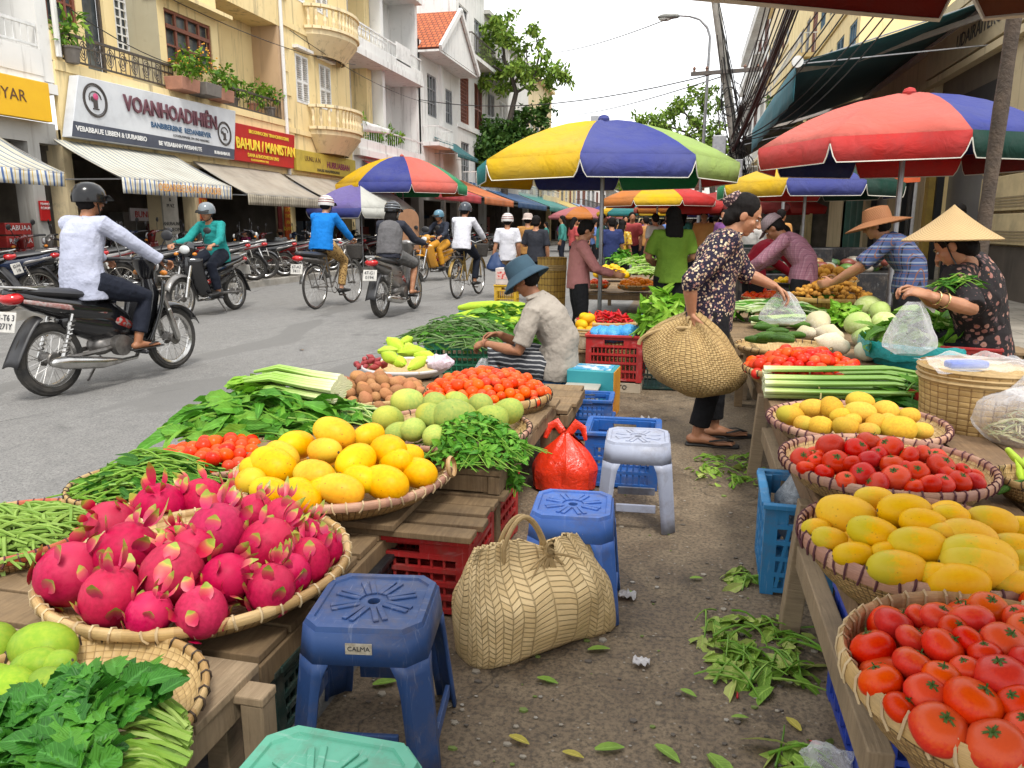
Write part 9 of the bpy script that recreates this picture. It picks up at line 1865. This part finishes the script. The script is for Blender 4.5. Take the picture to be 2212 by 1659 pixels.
# further stalls on that side
def back_stalls():
 f = atz(1790,645,.60); plank_table('plank stall table under the ginger basket',f.x-1.0,f.x+.9,yF+.08,yF+2.6,.47,8,'x',WOOD,((.06,.06),(1.8,.06),(.06,2.4),(1.8,2.4)),.01)
 tray('ging','woven basket heaped with golden ginger',1792,640,.66,90,.14,mat_rim('rim_gold',[(.52,.33,.08),(.45,.27,.06)],60),'dark',8,flare=.74,wm=mat_weave('basket_gold',(.48,.30,.05),(.38,.22,.03),(.12,.06,.01),60,60),group=None)
 heap('ging','ginger','ginger','knob',F_GIN,.085,.13,'golden knob of ginger in the woven basket','ginger in the woven basket',.95)
 tray('yam','tray of brown yams behind the ginger basket',1792,604,.68,58,.08,RIMB,'dark',20,group=None); heap('yam','yam','yam','potato',F_GIN,.12,.12,'brown yam heaped behind the ginger basket','yams behind the ginger',.9)
 tray('pear','black tray of golden pears left of the yams',1715,610,.64,42,.06,P_BLK,'dark',2,group=None,name='plastic_tray',wm=P_BLK); heap('pear','pear','pear','mango',F_MANY,.085,.05,'golden pear in the black tray beside the yams','pears in the black tray',.95)
 tray('ston','tray of orange tomatoes by the elbow of the flowered blouse',1648,640,.58,45,.06,RIMB,'dark',16,group=None); heap('ston','tomato','tomato','round',F_TOMO,.075,.05,'orange tomato in the tray by the flowered blouse','orange tomatoes by the flowered blouse',.95)
 p = atz(1650,600,.62); greens('leafy_heap','mixed green vegetables in front of the red jacket','vegetable',atz(1662,592,.62),(.45,.3),.14,160,G_LIGHT,.12,.05,50,G_PALE,.25,.01,0,.5,seed=41,wig=3)
 q = atz(1900,560,.7); crate('black crate of vegetables beyond the umbrella pole',(q.x-.1,q.y,.0),(.6,.45,.55),R(5),P_BLK,None,(6,5),3); heap(None,'lime','lime','round',F_LIM,.08,.08,'green lime in the black crate beyond the umbrella pole','limes beyond the umbrella pole',.9,c=V3((q.x-.1,q.y,0)),Rr=.3,zr=.56,mats=[F_LIM,F_LIM,F_ORA])
 q = atz(1930,600,.5); o = thing('ice_box','grey blue polystyrene box with a dark side under the plaid sleeve','box',(q.x,q.y,0),R(10)); b = MB(); b.box((0,0,.25),(.5,.4,.5)); b.box((0,0,.53),(.54,.44,.07)); b.build('box',M('ice_grey',(.13,.2,.22),(.09,.14,.16),5,.6,.2),o,smooth=False,bevel=.02)
 q = atz(1850,590,.3); o = thing('tarpaulin_bundle','blue tarpaulin bundle with a red print by the ice box','tarpaulin',(q.x,q.y+.2,0)); b = MB(); b.tube([(0,0,.0),(0,0,.3),(.03,0,.55),(.08,0,.72)],[(.24,.2),(.22,.18),(.15,.1),(.05,.04)],20,rnd=True); b.v = [tuple(V3(p)*(1+.12*mnoise.noise(V3(p)*9))) for p in b.v]; b.build('sheet',M('tarp_blue',(.04,.09,.26),(.03,.07,.2),6,.45,.4,12,.02),o); b = MB(); b.box((-.06,-.20,.3),(.05,.01,.3),R(4)); b.build('print',M('tarp_red',(.5,.03,.03)),o,smooth=False)
 for i,(u,v,y,c,lb) in enumerate([(1700,540,10.5,P_BLK,'dark goods stand behind the cap of the checked shirt man'),(1620,520,12.5,P_DKG,'green goods stand behind the red jacket'),(1830,530,11,P_BLK,'dark goods stand in front of the green curtain')]):
  p = aty(u,v,y); o = thing('goods_stand',lb,'stand',(p.x,y,0)); b = MB(); b.box((0,0,.35),(1.2,.6,.7)); b.box((0,.26,.86),(1.2,.04,.3)); b.build('stand',c,o,smooth=False,bevel=.02)
  cols = [(.25,.07,.05),(.34,.30,.24),(.10,.20,.10),(.34,.19,.06),(.12,.24,.05)]
  for k in range(30):
   b = MB(); b.ell((random.uniform(-.52,.52),random.uniform(-.24,.15),.72+random.random()*.12),(.10,.08,.06),9,7); b.build('packet',M('stand_%d' % (k % 5),cols[k % 5],None,9,.4),o)
back_stalls()
# crates and bags under the table
q = atz(1662,1275,0); crate('sky blue crate with a grey plastic bag under the table edge',(q.x+.09,q.y+.16,0),(.24,.40,.33),R(-2),P_SKY,None,(3,6),4,cross=True); pb_ = thing('plastic_bag','dark grey plastic bag stuffed in the sky blue crate','plastic bag',(q.x+.10,q.y+.22,.26)); b = MB(); b.tube([(0,0,-.08),(0,0,.02),(.01,0,.09),(0,.02,.13)],[(.07,.1),(.075,.12),(.05,.08),(.01,.02)],16,rnd=True); b.v = [tuple(V3(p)*(1+.15*mnoise.noise(V3(p)*20))) for p in b.v]; b.build('film',mat_film('grey_film',(.2,.22,.24),1.0,.25),pb_)
q = atz(1815,1655,0); crate('royal blue crate under the corner basket',(q.x+.17,q.y+.12,0),(.30,.38,.34),R(1),plast('crate_royal',(.02,.05,.33)),None,(4,6),4,cross=True)
q = atz(1760,1659,0); sb_ = thing('plastic_bag','crumpled clear plastic on the ground by the royal blue crate','plastic bag',(q.x+.03,q.y-.02,.0)); b = MB(); b.ell((0,0,.03),(.06,.05,.035),18,10); b.v = [tuple(V3(p)*(1+.4*mnoise.noise(V3(p)*40))) for p in b.v]; b.build('film',FILM,sb_)
# bags in hands
def hand_bag(label,p,w,h,spread=.0,film=None):
 o = thing('plastic_bag',label,'plastic bag',p); b = MB(); n,m = 36,14
 for j in range(m+1):
  t = j/m; r = w*(.22+.78*min(1,t*1.5)**.8)*(1 if t < .85 else 1-.5*(t-.85)/.15)
  for i in range(n+1): a = 2*pi*i/n; f = 1+.10*math.sin(6*a+2)*(1-t*.6)+.12*mnoise.noise(V3((math.cos(a)*2,math.sin(a)*2,t*3))); b.v.append((r*f*math.cos(a),r*f*.6*math.sin(a),-h*t)); b.uv.append((i/n,t))
 w_ = n+1; b.f = [(j*w_+i,j*w_+i+1,(j+1)*w_+i+1,(j+1)*w_+i) for j in range(m) for i in range(n)]; b.mi = [0]*len(b.f); b.build('film',film or FILM,o); return o
hand_bag('clear plastic bag dangling from the hand of the woman in the flowered blouse',WOMAN_HAND2+V3((.06,0,-.03)),.125,.20)
hand_bag('clear plastic bag filled by the woman in the cone hat',CONE_HAND+V3((-.07,.02,-.03)),.12,.27)
hand_bag('dark blue shopping bag carried by the walker in white',aty(1072,545,13.35),.17,.34,film=M('navy_bag',(.02,.05,.14),None,5,.5))
hand_bag('thin clear bag hanging from the hands of the seated man',SEAT1+V3((-.52,-.06,.36)),.10,.2)
hg = CONE_HAND+V3((.17,.18,.03)); greens('herb_bunch','small dark herb bunch held under the arm of the cone hat woman','vegetable',hg,(.10,.05),.06,120,G_SPIN,.07,.014,30,G_STEM,.14,.003,R(20),.3,seed=51,wig=.5)
# ------------------------------------------------------------------ litter on the lane
random.seed(77)
LITL = [mat_leaf('fallen_leaf',(.12,.28,.02),(.22,.38,.05),(.36,.45,.10),.5),mat_leaf('yellow_leaf',(.42,.38,.05),(.5,.42,.08),None,.5)]
LIT = lambda name,label,u,v,L_,a,m,cat='leaf',grp='fallen leaves on the lane',W=.4: litter(name,label,u,v,L_,a,m,cat,grp,W)
def litter(name,label,u,v,L_,a,m,cat,grp,W):
 p = atz(u,v,.006); b = MB(); leaf_geo(b,(0,0,.002),(1,0,.10),(0,0,1),L_,L_*W,.35,.12,None,4); o = b.build(name,m,None,recalc=False); o.location = p; o.rotation_euler = (random.uniform(-.12,.12),0,R(a)); tag(o,label,cat,grp); return o
for i,(u,v,L_,a,k,lb) in enumerate([(1285,1620,.075,20,0,'pale green leaf lying flat near the bottom edge of the lane'),(1160,1465,.065,-12,0,'green leaf just below the straw bag'),(1270,1405,.07,20,0,'green leaf at the lower corner of the straw bag'),(1470,1490,.05,-30,0,'green leaf between the straw bag and the leaf pile'),(1730,1580,.06,120,1,'bright yellow leaf near the table rail'),(1530,1630,.11,-55,0,'long green leaf near the bottom edge of the lane'),(1415,1610,.08,-40,0,'thin twin leaf below the paper scrap'),(1100,1590,.06,-20,1,'narrow yellow leaf beside the navy stool'),(1580,1550,.045,10,0,'small dark leaf beside the table rail'),(1490,1250,.05,15,0,'small leaf near the cornflower stool'),(1215,1625,.055,-10,1,'dry yellow leaf at the foot of the lane'),(1345,1285,.05,40,0,'curled leaf by the white paper scrap'),(800,1430,.08,10,0,'large green leaf seen under the navy stool'),(805,1480,.07,30,0,'second green leaf under the navy stool'),(1700,1650,.10,70,0,'large pale leaf at the bottom by the blue crate')]):
 litter('fallen_leaf',lb,u,v,L_,a,LITL[k],'leaf','fallen leaves on the lane',.4)
for i,(u,v,sx,sy,n,L_,lb) in enumerate([(1630,1385,.19,.16,125,.09,'pile of trodden green leaves at the table leg'),(1655,1455,.17,.09,70,.10,'flat layer of broad leaves below the leaf pile'),(1575,1015,.20,.32,90,.085,'trodden leaf scraps near the feet of the woman'),(1610,1250,.07,.1,24,.09,'few torn stalks by the sky blue crate'),(1730,1640,.06,.06,20,.10,'crumpled green leaves beside the royal blue crate')]):
 greens('leaf_litter',lb,'leaf pile',atz(u,v,.004),(sx,sy),.02,int(n*.75),mat_leaf('trodden_leaf',(.14,.30,.025),(.28,.42,.06),(.48,.50,.16),.5),L_,L_*.42,n//5,G_STEM,.16,.004,0,1.5,seed=60+i,wig=3,up=.1)
def scrap(label,u,v,s):
 o = thing('paper_scrap',label,'paper',atz(u,v,.004)); b = MB(); b.grid(lambda a,c: ((a-.5)*s,(c-.5)*s*.7,.012+.35*s*mnoise.noise(V3((a*5,c*5,u)))),8,7); b.build('scrap',M('scrap_white',(.62,.6,.6),(.5,.48,.47),30,.6),o,solid=.001)
scrap('crumpled white paper beside the foot of the cornflower stool',1355,1290,.06); scrap('small torn white paper on the middle of the lane',1385,1435,.05); scrap('flattened white plastic scraps behind the pale stool',1400,912,.12)
for i,(u,v,lb) in enumerate([(1592,1500,'tiny red chilli dropped near the leaf pile'),(1760,1605,'red chilli stub beside the table rail')]): fruit('chilli','chilli','chilli',F_PEP,atz(u,v,.008),(0,0,R(60*i)),.03,lb,'chillies dropped on the lane',False)
b = MB()
for _ in range(420):
 u,v = random.uniform(700,1780),random.uniform(880,1655); p = atz(u,v,.003)
 if p.x < LANE_X+.02 or p.x > .45: continue
 s = random.choice((.004,.006,.008,.012))*random.uniform(.6,1.3); b.ell(p,(s,s*random.uniform(.4,1),s*.4),5,3,None,random.choice((0,0,1,1,2,3)))
b.build('gravel',[M('grit_%d' % i,c,None,9,.8) for i,c in enumerate([(.32,.28,.22),(.12,.10,.08),(.36,.33,.28),(.16,.22,.05)])],None)['kind'] = 'stuff'
for i,(x,y,lb) in enumerate([(-3.2,4.6,'dry leaf alone on the asphalt in front of the big motorbike'),(-2.4,3.6,'dry leaf on the asphalt near the bean tray'),(-3.9,7.2,'dry leaf on the asphalt behind the big motorbike'),(-2.0,6.0,'dry leaf on the asphalt beside the chayotes')]):
 b = MB(); leaf_geo(b,(0,0,.002),(1,0,.1),(0,0,1),.07,.03,.3,.2,None,3); o = b.build('fallen_leaf',M('dry_leaf',(.2,.11,.05)),None,recalc=False); o.location = (x,y,.008); o.rotation_euler = (0,0,i*1.3); tag(o,lb,'leaf','dry leaves on the road')
# ------------------------------------------------------------------ lettering becomes mesh
bpy.context.view_layer.update(); dg = bpy.context.evaluated_depsgraph_get()
for o in [o for o in SC.objects if o.type == 'FONT']:
 me = bpy.data.meshes.new_from_object(o.evaluated_get(dg)); n = o.name
 q = bpy.data.objects.new('lettering',me); COL.objects.link(q); q.parent = o.parent; q.location = o.location; q.rotation_euler = o.rotation_euler; q.scale = o.scale
 if not me.materials: me.materials.append(o.data.materials[0])
 bpy.data.objects.remove(o)
